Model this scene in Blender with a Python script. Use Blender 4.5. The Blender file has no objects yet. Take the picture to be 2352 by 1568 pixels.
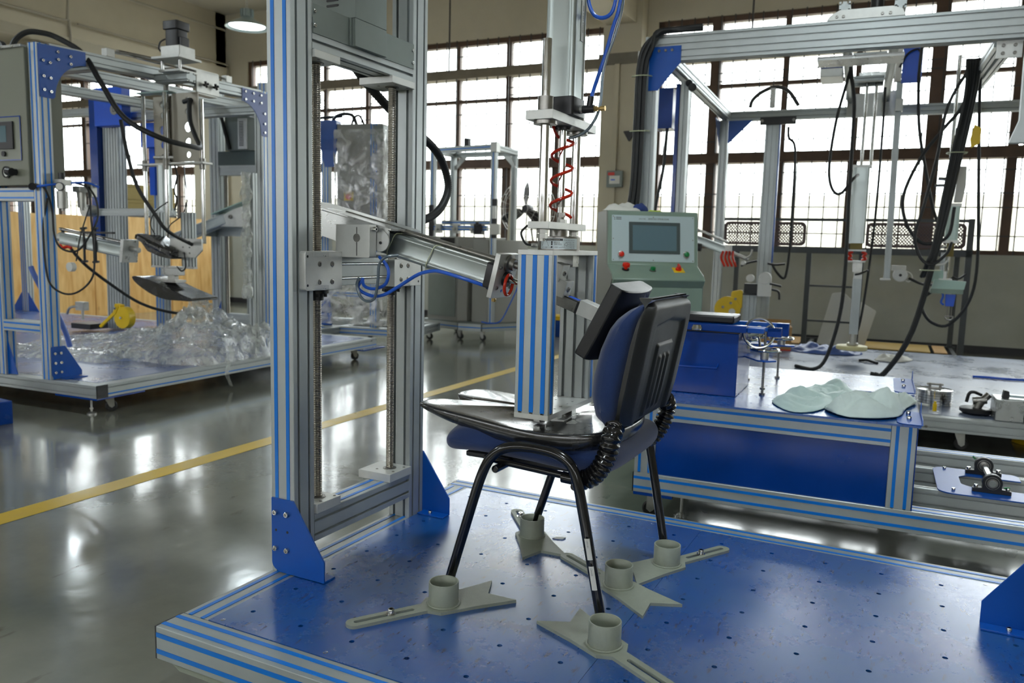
import bpy, bmesh, math, random
from mathutils import Vector, Matrix, Quaternion
random.seed(7)
SC = bpy.context.scene
COL = SC.collection
V = Vector
R = math.radians
FLOOR = -0.195          # height of the factory floor; z = 0 is the top of the machine base plates

# ------------------------------------------------------------------ camera
cam = bpy.data.cameras.new('camera')
cam.sensor_width = 36.0
cam.lens = 1836.57 / 2352 * 36
cam.dof.use_dof = True
cam.dof.focus_distance = 2.0
cam.dof.aperture_fstop = 5.6
cam.clip_end = 200
cam_ob = bpy.data.objects.new('camera', cam)
COL.objects.link(cam_ob)
_r = V((0.89022954, 0.45485242, 0.0245079)); _u = V((-0.07573188, 0.09473795, 0.99261745)); _f = V((-0.44917262, 0.88551341, -0.11878535))
cam_ob.matrix_world = Matrix(((_r.x, _u.x, -_f.x, 1.52631808), (_r.y, _u.y, -_f.y, -1.21100049), (_r.z, _u.z, -_f.z, 0.90073), (0, 0, 0, 1)))
SC.camera = cam_ob

# ------------------------------------------------------------------ world and exposure
world = bpy.data.worlds.new('overcast_sky'); SC.world = world
world.use_nodes = True
bg = world.node_tree.nodes['Background']
bg.inputs[0].default_value = (0.93, 0.965, 1.0, 1)
bg.inputs[1].default_value = 42.0
SC.view_settings.view_transform = 'Standard'
SC.view_settings.look = 'None'
SC.view_settings.exposure = -1.75
SC.view_settings.gamma = 1.0
SC.view_settings.use_curve_mapping = False
SC.cycles.use_denoising = True
SC.cycles.max_bounces = 8
SC.cycles.diffuse_bounces = 4
SC.cycles.glossy_bounces = 4
SC.cycles.transparent_max_bounces = 16
SC.cycles.sample_clamp_indirect = 30.0
SC.cycles.caustics_reflective = False
SC.cycles.caustics_refractive = False

def area(name, loc, rot, sx, sy, power, colour=(1, 1, 1), portal=False):
    l = bpy.data.lights.new(name, 'AREA'); l.shape = 'RECTANGLE'; l.size = sx; l.size_y = sy
    l.energy = power; l.color = colour
    if portal: l.cycles.is_portal = True
    o = bpy.data.objects.new(name, l); o.location = loc; o.rotation_euler = rot
    COL.objects.link(o); return o
# portals in the window openings (they only guide the sampling of the sky)
area('window_portal', (-5.6, 9.02, 2.4), (R(90), 0, R(1.83)), 6.4, 2.9, 1, portal=True)
area('window_portal', (2.0, 9.27, 2.4), (R(90), 0, R(1.83)), 7.4, 2.9, 1, portal=True)
area('window_portal', (-12.6, 8.8, 2.4), (R(90), 0, R(1.83)), 6.4, 2.9, 1, portal=True)
area('window_portal', (-3.6, -5.9, 1.95), (R(-90), 0, 0), 22.0, .5, 1, portal=True)

# ------------------------------------------------------------------ materials
MATS = {}
def nt(name):
    m = bpy.data.materials.new(name); m.use_nodes = True
    t = m.node_tree; p = t.nodes['Principled BSDF']; MATS[name] = m
    return m, t, p
def mat(name, col, rough=.5, metal=0., coat=0., noise=0., nscale=8., bump=0., bscale=60., rvar=0., spec=.5, stretch=None, trans=0., emit=None, sheen=0.):
    m, t, p = nt(name)
    p.inputs['Base Color'].default_value = (*col, 1)
    p.inputs['Roughness'].default_value = rough
    p.inputs['Metallic'].default_value = metal
    p.inputs['Specular IOR Level'].default_value = spec
    if coat: p.inputs['Coat Weight'].default_value = coat; p.inputs['Coat Roughness'].default_value = .12
    if sheen: p.inputs['Sheen Weight'].default_value = sheen
    if trans: p.inputs['Transmission Weight'].default_value = trans
    if emit: p.inputs['Emission Color'].default_value = (*emit[0], 1); p.inputs['Emission Strength'].default_value = emit[1]
    tc = t.nodes.new('ShaderNodeTexCoord'); mp = t.nodes.new('ShaderNodeMapping')
    t.links.new(tc.outputs['Object'], mp.inputs[0])
    if stretch: mp.inputs['Scale'].default_value = stretch
    if noise or rvar:
        n = t.nodes.new('ShaderNodeTexNoise'); n.inputs['Scale'].default_value = nscale; n.inputs['Detail'].default_value = 6; n.inputs['Roughness'].default_value = .62
        t.links.new(mp.outputs[0], n.inputs['Vector'])
        if noise:
            r = t.nodes.new('ShaderNodeValToRGB')
            r.color_ramp.elements[0].position = .3; r.color_ramp.elements[1].position = .72
            r.color_ramp.elements[0].color = (*[c * (1 - noise) for c in col], 1)
            r.color_ramp.elements[1].color = (*[min(1, c * (1 + noise)) for c in col], 1)
            t.links.new(n.outputs[0], r.inputs[0]); t.links.new(r.outputs[0], p.inputs['Base Color'])
        if rvar:
            a = t.nodes.new('ShaderNodeMapRange'); a.inputs[1].default_value = .3; a.inputs[2].default_value = .7
            a.inputs[3].default_value = max(.02, rough - rvar); a.inputs[4].default_value = rough + rvar
            t.links.new(n.outputs[0], a.inputs[0]); t.links.new(a.outputs[0], p.inputs['Roughness'])
    if bump:
        n2 = t.nodes.new('ShaderNodeTexNoise'); n2.inputs['Scale'].default_value = bscale; n2.inputs['Detail'].default_value = 4
        t.links.new(mp.outputs[0], n2.inputs['Vector'])
        b = t.nodes.new('ShaderNodeBump'); b.inputs['Strength'].default_value = bump; b.inputs['Distance'].default_value = .002
        t.links.new(n2.outputs[0], b.inputs['Height']); t.links.new(b.outputs[0], p.inputs['Normal'])
    return m
def srgb(r, g, b):
    f = lambda c: (c / 255 / 12.92) if c <= 10 else ((c / 255 + .055) / 1.055) ** 2.4
    return (f(r), f(g), f(b))
ALU = mat('anodised_aluminium', srgb(178, 184, 184), .42, .55, noise=.05, nscale=14, rvar=.05)
ALU_D = mat('milled_aluminium', srgb(190, 192, 190), .3, .75, noise=.06, nscale=20, rvar=.06, bump=.05, bscale=200)
ALU_W = mat('bright_cast_aluminium', srgb(205, 206, 202), .4, .45, noise=.06, nscale=20, bump=.05, bscale=150)
STRIP = mat('blue_plastic_strip', srgb(0, 118, 214), .32)
BLUE = mat('blue_powder_coat', srgb(0, 80, 172), .34, bump=.12, bscale=900, noise=.08, nscale=5)
BLUE_B = mat('bright_blue_enamel', srgb(20, 90, 215), .35, noise=.05, nscale=5)
BLUE_D = mat('deep_blue_enamel', srgb(2, 58, 142), .22, noise=.1, nscale=6, rvar=.06)
GREY_M = mat('grey_sheet_steel', srgb(118, 126, 122), .42, .25, noise=.05, nscale=10)
BLACK = mat('black_plastic', (.012, .012, .014), .38, bump=.05, bscale=400)
BLACK_G = mat('black_gloss_paint', (.008, .008, .009), .16, coat=.3)
RUBBER = mat('black_rubber', (.014, .015, .016), .55, bump=.2, bscale=300)
LEATHER = mat('black_vinyl', (.010, .010, .011), .3, bump=.25, bscale=500, rvar=.06, nscale=6)
FORM = mat('black_moulded_form', (.016, .016, .017), .26, noise=.5, nscale=9, rvar=.1, bump=.04, bscale=60, coat=.55, spec=.7)
SHELL = mat('textured_black_shell', (.017, .018, .018), .42, bump=.35, bscale=700, rvar=.05, nscale=5)
STEEL = mat('polished_steel', (.62, .62, .61), .14, 1., noise=.05, nscale=30, rvar=.04)
STEEL_D = mat('dark_steel', (.30, .29, .27), .32, .9, noise=.15, nscale=40, rvar=.08)
SCREWM = mat('screw_steel', (.36, .33, .28), .28, .95, noise=.1, nscale=30)
CYL = mat('cylinder_tube_aluminium', srgb(170, 178, 176), .3, .8, noise=.05, nscale=10, rvar=.04, stretch=(1, 1, .1))
BRASS = mat('brass', (.52, .36, .14), .3, .9)
RED = mat('red_plastic', srgb(214, 40, 18), .28)
REDT = mat('red_hose', srgb(205, 44, 20), .22)
BLUEH = mat('blue_hose', srgb(38, 96, 205), .3)
CLEARH = mat('grey_clear_hose', srgb(120, 135, 145), .2, trans=.35)
WHITE = mat('white_plastic', srgb(222, 222, 216), .4)
CUP = mat('grey_hammered_paint', srgb(146, 152, 138), .45, noise=.07, nscale=30, bump=.25, bscale=260)
FABRIC = mat('blue_seat_fabric', srgb(16, 46, 98), .85, noise=.16, nscale=5, bump=.5, bscale=900, sheen=.35)
WHEEL = mat('caster_rubber', (.02, .02, .022), .5)
ZINC = mat('zinc_plate', (.5, .5, .47), .38, .8, noise=.12, nscale=20)
CONSOLE = mat('grey_green_enamel', srgb(128, 148, 134), .32, noise=.04, nscale=6)
CON_S = mat('grey_console_side', srgb(132, 134, 126), .4)
PANEL = mat('brushed_silver_panel', srgb(196, 214, 218), .3, .35, noise=.03, nscale=40, stretch=(1, 1, 30))
SCREEN = mat('screen_glass', srgb(96, 120, 128), .12)
GREEN = mat('green_plastic', srgb(10, 120, 60), .3)
YELLOW = mat('yellow_paint', srgb(228, 190, 20), .4, noise=.05)
CREAM = mat('cream_plastic', srgb(225, 216, 160), .45)
WALLM = mat('beige_wall_paint', srgb(196, 188, 166), .75, noise=.07, nscale=1.4, bump=.15, bscale=30)
CEILM = mat('ceiling_paint', srgb(206, 200, 184), .8, noise=.05, nscale=1.0)
WALLW = mat('white_lower_wall', srgb(178, 180, 170), .7, noise=.08, nscale=2.0)
BROWN = mat('brown_window_steel', srgb(84, 62, 46), .55, noise=.25, nscale=6, bump=.2, bscale=60)
BARM = mat('dark_iron_bar', srgb(62, 58, 56), .6)
RACK = mat('dark_grey_steel_tube', srgb(62, 66, 68), .45, noise=.1, nscale=8)
CARD = mat('cardboard', srgb(176, 140, 90), .8, noise=.08, nscale=6)
PAPER = mat('white_paper', srgb(222, 222, 216), .7)
CLOTHW = mat('pale_cloth', srgb(200, 214, 210), .75, noise=.08, nscale=14, bump=.4, bscale=90)
CLOTHB = mat('navy_cloth', srgb(40, 60, 120), .8)
BAGM = mat('printed_sack', srgb(190, 212, 208), .5, noise=.06, nscale=12, bump=.3, bscale=60)
TIE = mat('pale_cable_tie', srgb(196, 204, 170), .5)
BASEB = mat('dark_skirting', srgb(36, 36, 40), .5)
PIPE = mat('grey_painted_pipe', srgb(168, 162, 146), .6)
LAMPM = mat('lamp_housing', srgb(170, 185, 185), .35, .6)
LAMPE = mat('lit_lamp_glass', (.9, .98, 1), .4, emit=((.80, .95, 1), 40.0))
OUTW = mat('outdoor_cream_wall', (.25, .21, .12), .8, noise=.08, nscale=1.5)
OUTG = mat('outdoor_concrete', (.2, .18, .14), .9)
LEAFM = mat('outdoor_leaves', srgb(70, 120, 60), .8, noise=.4, nscale=12)

def film(name, col, mixf, bumps=.9, sc=14., transl=.25):
    m = bpy.data.materials.new(name); m.use_nodes = True; t = m.node_tree; t.nodes.clear()
    out = t.nodes.new('ShaderNodeOutputMaterial'); tr = t.nodes.new('ShaderNodeBsdfTransparent'); gl = t.nodes.new('ShaderNodeBsdfPrincipled')
    gl.inputs['Base Color'].default_value = (*col, 1); gl.inputs['Roughness'].default_value = .1; gl.inputs['Specular IOR Level'].default_value = 1.
    gl.inputs['Coat Weight'].default_value = 1.
    mx = t.nodes.new('ShaderNodeMixShader'); n = t.nodes.new('ShaderNodeTexNoise'); n.inputs['Scale'].default_value = sc; n.inputs['Detail'].default_value = 8
    n.inputs['Distortion'].default_value = 1.2
    tc = t.nodes.new('ShaderNodeTexCoord'); t.links.new(tc.outputs['Object'], n.inputs['Vector'])
    mr = t.nodes.new('ShaderNodeMapRange'); mr.inputs[1].default_value = .35; mr.inputs[2].default_value = .65
    mr.inputs[3].default_value = max(0, mixf - transl); mr.inputs[4].default_value = min(1, mixf + transl)
    t.links.new(n.outputs[0], mr.inputs[0]); t.links.new(mr.outputs[0], mx.inputs[0])
    b = t.nodes.new('ShaderNodeBump'); b.inputs['Strength'].default_value = bumps; b.inputs['Distance'].default_value = .02
    t.links.new(n.outputs[0], b.inputs['Height']); t.links.new(b.outputs[0], gl.inputs['Normal'])
    t.links.new(tr.outputs[0], mx.inputs[1]); t.links.new(gl.outputs[0], mx.inputs[2]); t.links.new(mx.outputs[0], out.inputs[0])
    return m
FILM = film('clear_plastic_film', (.75, .78, .74), .42)
FILMW = film('stretch_wrap_film', (.82, .82, .80), .36, 1., 7., .3)
ACRYL = film('clear_acrylic', (.8, .86, .86), .22, .0, 3., .05)

def glass_mat():
    m = bpy.data.materials.new('frosted_window_glass'); m.use_nodes = True; t = m.node_tree; t.nodes.clear()
    out = t.nodes.new('ShaderNodeOutputMaterial'); tr = t.nodes.new('ShaderNodeBsdfTransparent'); tr.inputs[0].default_value = (.93, .95, .94, 1)
    tl = t.nodes.new('ShaderNodeBsdfTranslucent'); tl.inputs[0].default_value = (.9, .9, .86, 1)
    gl = t.nodes.new('ShaderNodeBsdfGlossy'); gl.inputs['Roughness'].default_value = .15
    m1 = t.nodes.new('ShaderNodeMixShader'); m1.inputs[0].default_value = .2; m2 = t.nodes.new('ShaderNodeMixShader'); m2.inputs[0].default_value = .05
    t.links.new(tr.outputs[0], m1.inputs[1]); t.links.new(tl.outputs[0], m1.inputs[2])
    t.links.new(m1.outputs[0], m2.inputs[1]); t.links.new(gl.outputs[0], m2.inputs[2]); t.links.new(m2.outputs[0], out.inputs[0])
    return m
GLASS = glass_mat()

def floor_mat():
    m, t, p = nt('polished_epoxy_floor')
    tc = t.nodes.new('ShaderNodeTexCoord')
    n = t.nodes.new('ShaderNodeTexNoise'); n.inputs['Scale'].default_value = 1.3; n.inputs['Detail'].default_value = 9; n.inputs['Roughness'].default_value = .62
    t.links.new(tc.outputs['Object'], n.inputs['Vector'])
    r = t.nodes.new('ShaderNodeValToRGB'); r.color_ramp.elements[0].position = .3; r.color_ramp.elements[1].position = .7
    r.color_ramp.elements[0].color = (*srgb(104, 108, 98), 1); r.color_ramp.elements[1].color = (*srgb(136, 136, 124), 1)
    t.links.new(n.outputs[0], r.inputs[0])
    # dark scuffs: sparse streaks
    mp = t.nodes.new('ShaderNodeMapping'); mp.inputs['Scale'].default_value = (3.2, 1.1, 1); mp.inputs['Rotation'].default_value = (0, 0, .6)
    t.links.new(tc.outputs['Object'], mp.inputs[0])
    n2 = t.nodes.new('ShaderNodeTexNoise'); n2.inputs['Scale'].default_value = 3.6; n2.inputs['Detail'].default_value = 5; t.links.new(mp.outputs[0], n2.inputs['Vector'])
    r2 = t.nodes.new('ShaderNodeValToRGB'); r2.color_ramp.elements[0].position = .66; r2.color_ramp.elements[1].position = .76
    r2.color_ramp.elements[0].color = (1, 1, 1, 1); r2.color_ramp.elements[1].color = (.4, .36, .3, 1); t.links.new(n2.outputs[0], r2.inputs[0])
    mx = t.nodes.new('ShaderNodeMix'); mx.data_type = 'RGBA'; mx.blend_type = 'MULTIPLY'; mx.inputs[0].default_value = .8
    t.links.new(r.outputs[0], mx.inputs[6]); t.links.new(r2.outputs[0], mx.inputs[7]); t.links.new(mx.outputs[2], p.inputs['Base Color'])
    a = t.nodes.new('ShaderNodeMapRange'); a.inputs[1].default_value = .3; a.inputs[2].default_value = .75; a.inputs[3].default_value = .12; a.inputs[4].default_value = .26
    t.links.new(n.outputs[0], a.inputs[0]); t.links.new(a.outputs[0], p.inputs['Roughness'])
    p.inputs['Specular IOR Level'].default_value = .8; p.inputs['Coat Weight'].default_value = .6; p.inputs['Coat Roughness'].default_value = .1
    n3 = t.nodes.new('ShaderNodeTexNoise'); n3.inputs['Scale'].default_value = 5.; n3.inputs['Detail'].default_value = 6; t.links.new(tc.outputs['Object'], n3.inputs['Vector'])
    b = t.nodes.new('ShaderNodeBump'); b.inputs['Strength'].default_value = .22; b.inputs['Distance'].default_value = .01
    t.links.new(n3.outputs[0], b.inputs['Height']); t.links.new(b.outputs[0], p.inputs['Normal'])
    return m
FLOORM = floor_mat()

def plate_mat():
    m, t, p = nt('scuffed_blue_base_plate')
    tc = t.nodes.new('ShaderNodeTexCoord')
    n = t.nodes.new('ShaderNodeTexNoise'); n.inputs['Scale'].default_value = 3.; n.inputs['Detail'].default_value = 10; n.inputs['Roughness'].default_value = .7
    t.links.new(tc.outputs['Object'], n.inputs['Vector'])
    r = t.nodes.new('ShaderNodeValToRGB'); r.color_ramp.elements[0].position = .42; r.color_ramp.elements[1].position = .7
    r.color_ramp.elements[0].color = (*srgb(0, 76, 158), 1); r.color_ramp.elements[1].color = (*srgb(30, 88, 146), 1)
    t.links.new(n.outputs[0], r.inputs[0])
    mp = t.nodes.new('ShaderNodeMapping'); mp.inputs['Scale'].default_value = (8, 2.2, 1); mp.inputs['Rotation'].default_value = (0, 0, .9); t.links.new(tc.outputs['Object'], mp.inputs[0])
    n2 = t.nodes.new('ShaderNodeTexNoise'); n2.inputs['Scale'].default_value = 9; n2.inputs['Detail'].default_value = 6; t.links.new(mp.outputs[0], n2.inputs['Vector'])
    r2 = t.nodes.new('ShaderNodeValToRGB'); r2.color_ramp.elements[0].position = .60; r2.color_ramp.elements[1].position = .72
    r2.color_ramp.elements[0].color = (0, 0, 0, 1); r2.color_ramp.elements[1].color = (1, 1, 1, 1); t.links.new(n2.outputs[0], r2.inputs[0])
    mx = t.nodes.new('ShaderNodeMix'); mx.data_type = 'RGBA'; mx.inputs[7].default_value = (*srgb(30, 44, 86), 1)
    t.links.new(r2.outputs[0], mx.inputs[0]); t.links.new(r.outputs[0], mx.inputs[6]); t.links.new(mx.outputs[2], p.inputs['Base Color'])
    a = t.nodes.new('ShaderNodeMapRange'); a.inputs[1].default_value = .3; a.inputs[2].default_value = .7; a.inputs[3].default_value = .2; a.inputs[4].default_value = .36
    t.links.new(n.outputs[0], a.inputs[0]); t.links.new(a.outputs[0], p.inputs['Roughness'])
    p.inputs['Specular IOR Level'].default_value = 1.
    p.inputs['Coat Weight'].default_value = .8; p.inputs['Coat Roughness'].default_value = .24
    n3 = t.nodes.new('ShaderNodeTexNoise'); n3.inputs['Scale'].default_value = 500; t.links.new(tc.outputs['Object'], n3.inputs['Vector'])
    b = t.nodes.new('ShaderNodeBump'); b.inputs['Strength'].default_value = .12; b.inputs['Distance'].default_value = .001
    t.links.new(n3.outputs[0], b.inputs['Height']); t.links.new(b.outputs[0], p.inputs['Normal'])
    return m
PLATE = plate_mat()

def ply_mat():
    m, t, p = nt('varnished_plywood')
    tc = t.nodes.new('ShaderNodeTexCoord'); mp = t.nodes.new('ShaderNodeMapping'); mp.inputs['Scale'].default_value = (1.5, 1.5, .25); t.links.new(tc.outputs['Object'], mp.inputs[0])
    n = t.nodes.new('ShaderNodeTexNoise'); n.inputs['Scale'].default_value = 5.; n.inputs['Detail'].default_value = 7; n.inputs['Distortion'].default_value = 1.5; t.links.new(mp.outputs[0], n.inputs['Vector'])
    r = t.nodes.new('ShaderNodeValToRGB'); r.color_ramp.elements[0].position = .3; r.color_ramp.elements[1].position = .7
    r.color_ramp.elements[0].color = (*srgb(206, 152, 78), 1); r.color_ramp.elements[1].color = (*srgb(238, 198, 128), 1); t.links.new(n.outputs[0], r.inputs[0])
    vo = t.nodes.new('ShaderNodeTexVoronoi'); vo.inputs['Scale'].default_value = 3.2; mp2 = t.nodes.new('ShaderNodeMapping'); mp2.inputs['Scale'].default_value = (1, 1, .6)
    t.links.new(tc.outputs['Object'], mp2.inputs[0]); t.links.new(mp2.outputs[0], vo.inputs['Vector'])
    r2 = t.nodes.new('ShaderNodeValToRGB'); r2.color_ramp.elements[0].position = .05; r2.color_ramp.elements[1].position = .13
    r2.color_ramp.elements[0].color = (.36, .2, .08, 1); r2.color_ramp.elements[1].color = (1, 1, 1, 1); t.links.new(vo.outputs['Distance'], r2.inputs[0])
    mx = t.nodes.new('ShaderNodeMix'); mx.data_type = 'RGBA'; mx.blend_type = 'MULTIPLY'; mx.inputs[0].default_value = .9
    t.links.new(r.outputs[0], mx.inputs[6]); t.links.new(r2.outputs[0], mx.inputs[7]); t.links.new(mx.outputs[2], p.inputs['Base Color'])
    p.inputs['Roughness'].default_value = .5
    return m
PLY = ply_mat()

# ------------------------------------------------------------------ mesh building helpers
OFF = {}                 # offset of an object's origin in its thing's frame
def perp(d):
    d = V(d).normalized(); a = V((0, 0, 1)) if abs(d.z) < .9 else V((1, 0, 0))
    u = d.cross(a).normalized(); return u, u.cross(d).normalized()
class B:
    def __init__(s): s.v = []; s.f = []
    def add(s, vs, fs):
        n = len(s.v); s.v += [V(p) for p in vs]; s.f += [tuple(i + n for i in f) for f in fs]; return s
    def box(s, a, b):
        x0, x1 = sorted((a[0], b[0])); y0, y1 = sorted((a[1], b[1])); z0, z1 = sorted((a[2], b[2]))
        return s.add([(x0, y0, z0), (x1, y0, z0), (x1, y1, z0), (x0, y1, z0), (x0, y0, z1), (x1, y0, z1), (x1, y1, z1), (x0, y1, z1)],
                     [(0, 3, 2, 1), (4, 5, 6, 7), (0, 1, 5, 4), (1, 2, 6, 5), (2, 3, 7, 6), (3, 0, 4, 7)])
    def prism(s, poly, o, ux, uy, d):
        # poly: counter clockwise when seen against d
        o, ux, uy, d = V(o), V(ux), V(uy), V(d); n = len(poly)
        if ux.cross(uy).dot(d) < 0: poly = poly[::-1]
        base = [o + ux * p[0] + uy * p[1] for p in poly]
        return s.add(base + [p + d for p in base], [tuple(range(n))[::-1], tuple(range(n, 2 * n))] + [(i, (i + 1) % n, n + (i + 1) % n, n + i) for i in range(n)])
    def obox(s, c, ax, ay, az):
        c, ax, ay, az = V(c), V(ax), V(ay), V(az)
        return s.prism([(-1, -1), (1, -1), (1, 1), (-1, 1)], c - az, ax, ay, az * 2)
    def cyl(s, a, b, r, n=20, r2=None, cap=True):
        a, b = V(a), V(b); u, w = perp(b - a); r2 = r if r2 is None else r2
        vs = []
        for c, q in ((a, r), (b, r2)):
            vs += [c + (u * math.cos(2 * math.pi * i / n) + w * math.sin(2 * math.pi * i / n)) * q for i in range(n)]
        fs = [(i, n + i, n + (i + 1) % n, (i + 1) % n) for i in range(n)]
        if cap: fs += [tuple(range(n)), tuple(range(n, 2 * n))[::-1]]
        return s.add(vs, fs)
    def lathe(s, prof, o, d, n=24, closed=False):
        # prof: (radius, height) list along d
        o = V(o); d = V(d).normalized(); u, w = perp(d); m = len(prof); vs = []
        for r, h in prof:
            vs += [o + d * h + (u * math.cos(2 * math.pi * i / n) + w * math.sin(2 * math.pi * i / n)) * r for i in range(n)]
        fs = []
        for k in range(m if closed else m - 1):
            k2 = (k + 1) % m
            fs += [(k * n + i, k2 * n + i, k2 * n + (i + 1) % n, k * n + (i + 1) % n) for i in range(n)]
        return s.add(vs, fs)
    def tube(s, pts, r, n=10, smooth=4, cap=True, radii=None):
        P = [V(p) for p in pts]
        if smooth > 1 and len(P) > 2:
            Q = []; RR = []
            for i in range(len(P) - 1):
                p0 = P[i - 1] if i else P[i] * 2 - P[i + 1]; p1 = P[i]; p2 = P[i + 1]; p3 = P[i + 2] if i + 2 < len(P) else P[i + 1] * 2 - P[i]
                for k in range(smooth):
                    t = k / smooth
                    Q.append(.5 * ((2 * p1) + (p2 - p0) * t + (2 * p0 - 5 * p1 + 4 * p2 - p3) * t * t + (3 * p1 - p0 - 3 * p2 + p3) * t ** 3))
                    if radii: RR.append(radii[i] * (1 - t) + radii[i + 1] * t)
            Q.append(P[-1]); RR += [radii[-1]] if radii else []
            P = Q; radii = RR if radii else None
        T = [(P[min(i + 1, len(P) - 1)] - P[max(i - 1, 0)]).normalized() for i in range(len(P))]
        u, w = perp(T[0]); vs = []
        for i, p in enumerate(P):
            if i:
                q = T[i - 1].rotation_difference(T[i]); u = q @ u
                u = (u - T[i] * u.dot(T[i])).normalized()
            w = T[i].cross(u)
            rr = radii[i] if radii else r
            vs += [p + (u * math.cos(2 * math.pi * k / n) + w * math.sin(2 * math.pi * k / n)) * rr for k in range(n)]
        fs = []
        for i in range(len(P) - 1):
            fs += [(i * n + k, i * n + (k + 1) % n, (i + 1) * n + (k + 1) % n, (i + 1) * n + k) for k in range(n)]
        if cap: fs += [tuple(range(n))[::-1], tuple(range((len(P) - 1) * n, len(P) * n))]
        return s.add(vs, fs)
    def grid(s, fn, nu, nv, closeu=False):
        vs = [fn(i / (nu if closeu else nu - 1), j / (nv - 1)) for j in range(nv) for i in range(nu)]
        m = nu if closeu else nu - 1
        fs = [(j * nu + i, j * nu + (i + 1) % nu, (j + 1) * nu + (i + 1) % nu, (j + 1) * nu + i) for j in range(nv - 1) for i in range(m)]
        return s.add(vs, fs)
    def build(s, name, m, parent=None, ang=35, bev=0., seg=2, fix=False, keep=False, sub=0):
        me = bpy.data.meshes.new(name)
        lo = V([min(v[i] for v in s.v) for i in range(3)]); hi = V([max(v[i] for v in s.v) for i in range(3)])
        c = (lo + hi) / 2
        if parent is None: c.z = lo.z
        if keep: c = V((0, 0, 0))
        me.from_pydata([v - c for v in s.v], [], s.f)
        if fix:
            bm = bmesh.new(); bm.from_mesh(me); bmesh.ops.recalc_face_normals(bm, faces=bm.faces); bm.to_mesh(me); bm.free()
        me.materials.append(m)
        if ang:
            me.shade_smooth(); me.set_sharp_from_angle(angle=R(ang))
        o = bpy.data.objects.new(name, me); COL.objects.link(o)
        return place(o, c, parent, bev, seg, sub)
def place(o, c, parent, bev=0., seg=2, sub=0):
    OFF[o.name] = V(c)
    if parent is not None:
        o.parent = parent; o.location = V(c) - OFF.get(parent.name, V((0, 0, 0)))
    else: o.location = c
    if sub:
        q = o.modifiers.new('s', 'SUBSURF'); q.levels = sub; q.render_levels = sub
    if bev:
        q = o.modifiers.new('b', 'BEVEL'); q.width = bev; q.segments = seg; q.limit_method = 'ANGLE'; q.angle_limit = R(40)
    return o
def tag(o, label=None, cat=None, group=None, kind=None):
    if label: o['label'] = label
    if cat: o['category'] = cat
    if group: o['group'] = group
    if kind: o['kind'] = kind
    return o
def thing(name, loc, rz, label, cat, group=None, base=0.):
    # base: height of the Empty below the frame its parts are written in
    o = bpy.data.objects.new(name, None); o.empty_display_size = .05; COL.objects.link(o)
    o.location = V(loc) + V((0, 0, base)); o.rotation_euler = (0, 0, R(rz)); OFF[o.name] = V((0, 0, base))
    return tag(o, label, cat, group)
def copy_part(o, loc, parent, rot=None):
    c = o.copy(); COL.objects.link(c); OFF[c.name] = V(loc); c.parent = parent
    c.location = V(loc) - OFF.get(parent.name, V((0, 0, 0)))
    if rot is not None: c.rotation_mode = 'QUATERNION'; c.rotation_quaternion = rot
    return c
def copy_thing(root, loc, rz, label, group=None):
    r = root.copy(); COL.objects.link(r); r.location = loc; r.rotation_euler = (0, 0, R(rz)); r['label'] = label
    OFF[r.name] = V((0, 0, 0))
    if group: r['group'] = group
    for ch in list(root.children):
        c = ch.copy(); COL.objects.link(c); c.parent = r
        for g in list(ch.children):
            d = g.copy(); COL.objects.link(d); d.parent = c
    return r
def box(name, a, b, m, parent=None, bev=.0012, **k): return B().box(a, b).build(name, m, parent, bev=bev, ang=0 if not bev else 35, **k)

BOLTM = {}
def bolt(p, d, parent, r=.0065, m=None, h=None, name='bolt'):
    """socket head cap screw: knurled head with a hexagonal recess"""
    m = m or STEEL_D; h = h or r * 1.1
    key = (round(r, 4), m.name, round(h, 4))
    q = V((0, 0, 1)).rotation_difference(V(d).normalized())
    if key not in BOLTM:
        b = B(); b.lathe([(r, 0), (r, h * .85), (r * .88, h), (r * .55, h)], (0, 0, 0), (0, 0, 1), 14)
        b.lathe([(r * .55, h), (r * .5, h * .35), (.0001, h * .35)], (0, 0, 0), (0, 0, 1), 14)
        me = bpy.data.meshes.new(name); me.from_pydata(b.v, [], b.f); me.materials.append(m); me.shade_smooth(); me.set_sharp_from_angle(angle=R(35))
        BOLTM[key] = me
    o = bpy.data.objects.new(name, BOLTM[key]); COL.objects.link(o)
    OFF[o.name] = V(p); o.parent = parent
    o.location = V(p) - OFF.get(parent.name, V((0, 0, 0)))
    o.rotation_mode = 'QUATERNION'; o.rotation_quaternion = q
    return o

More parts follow.
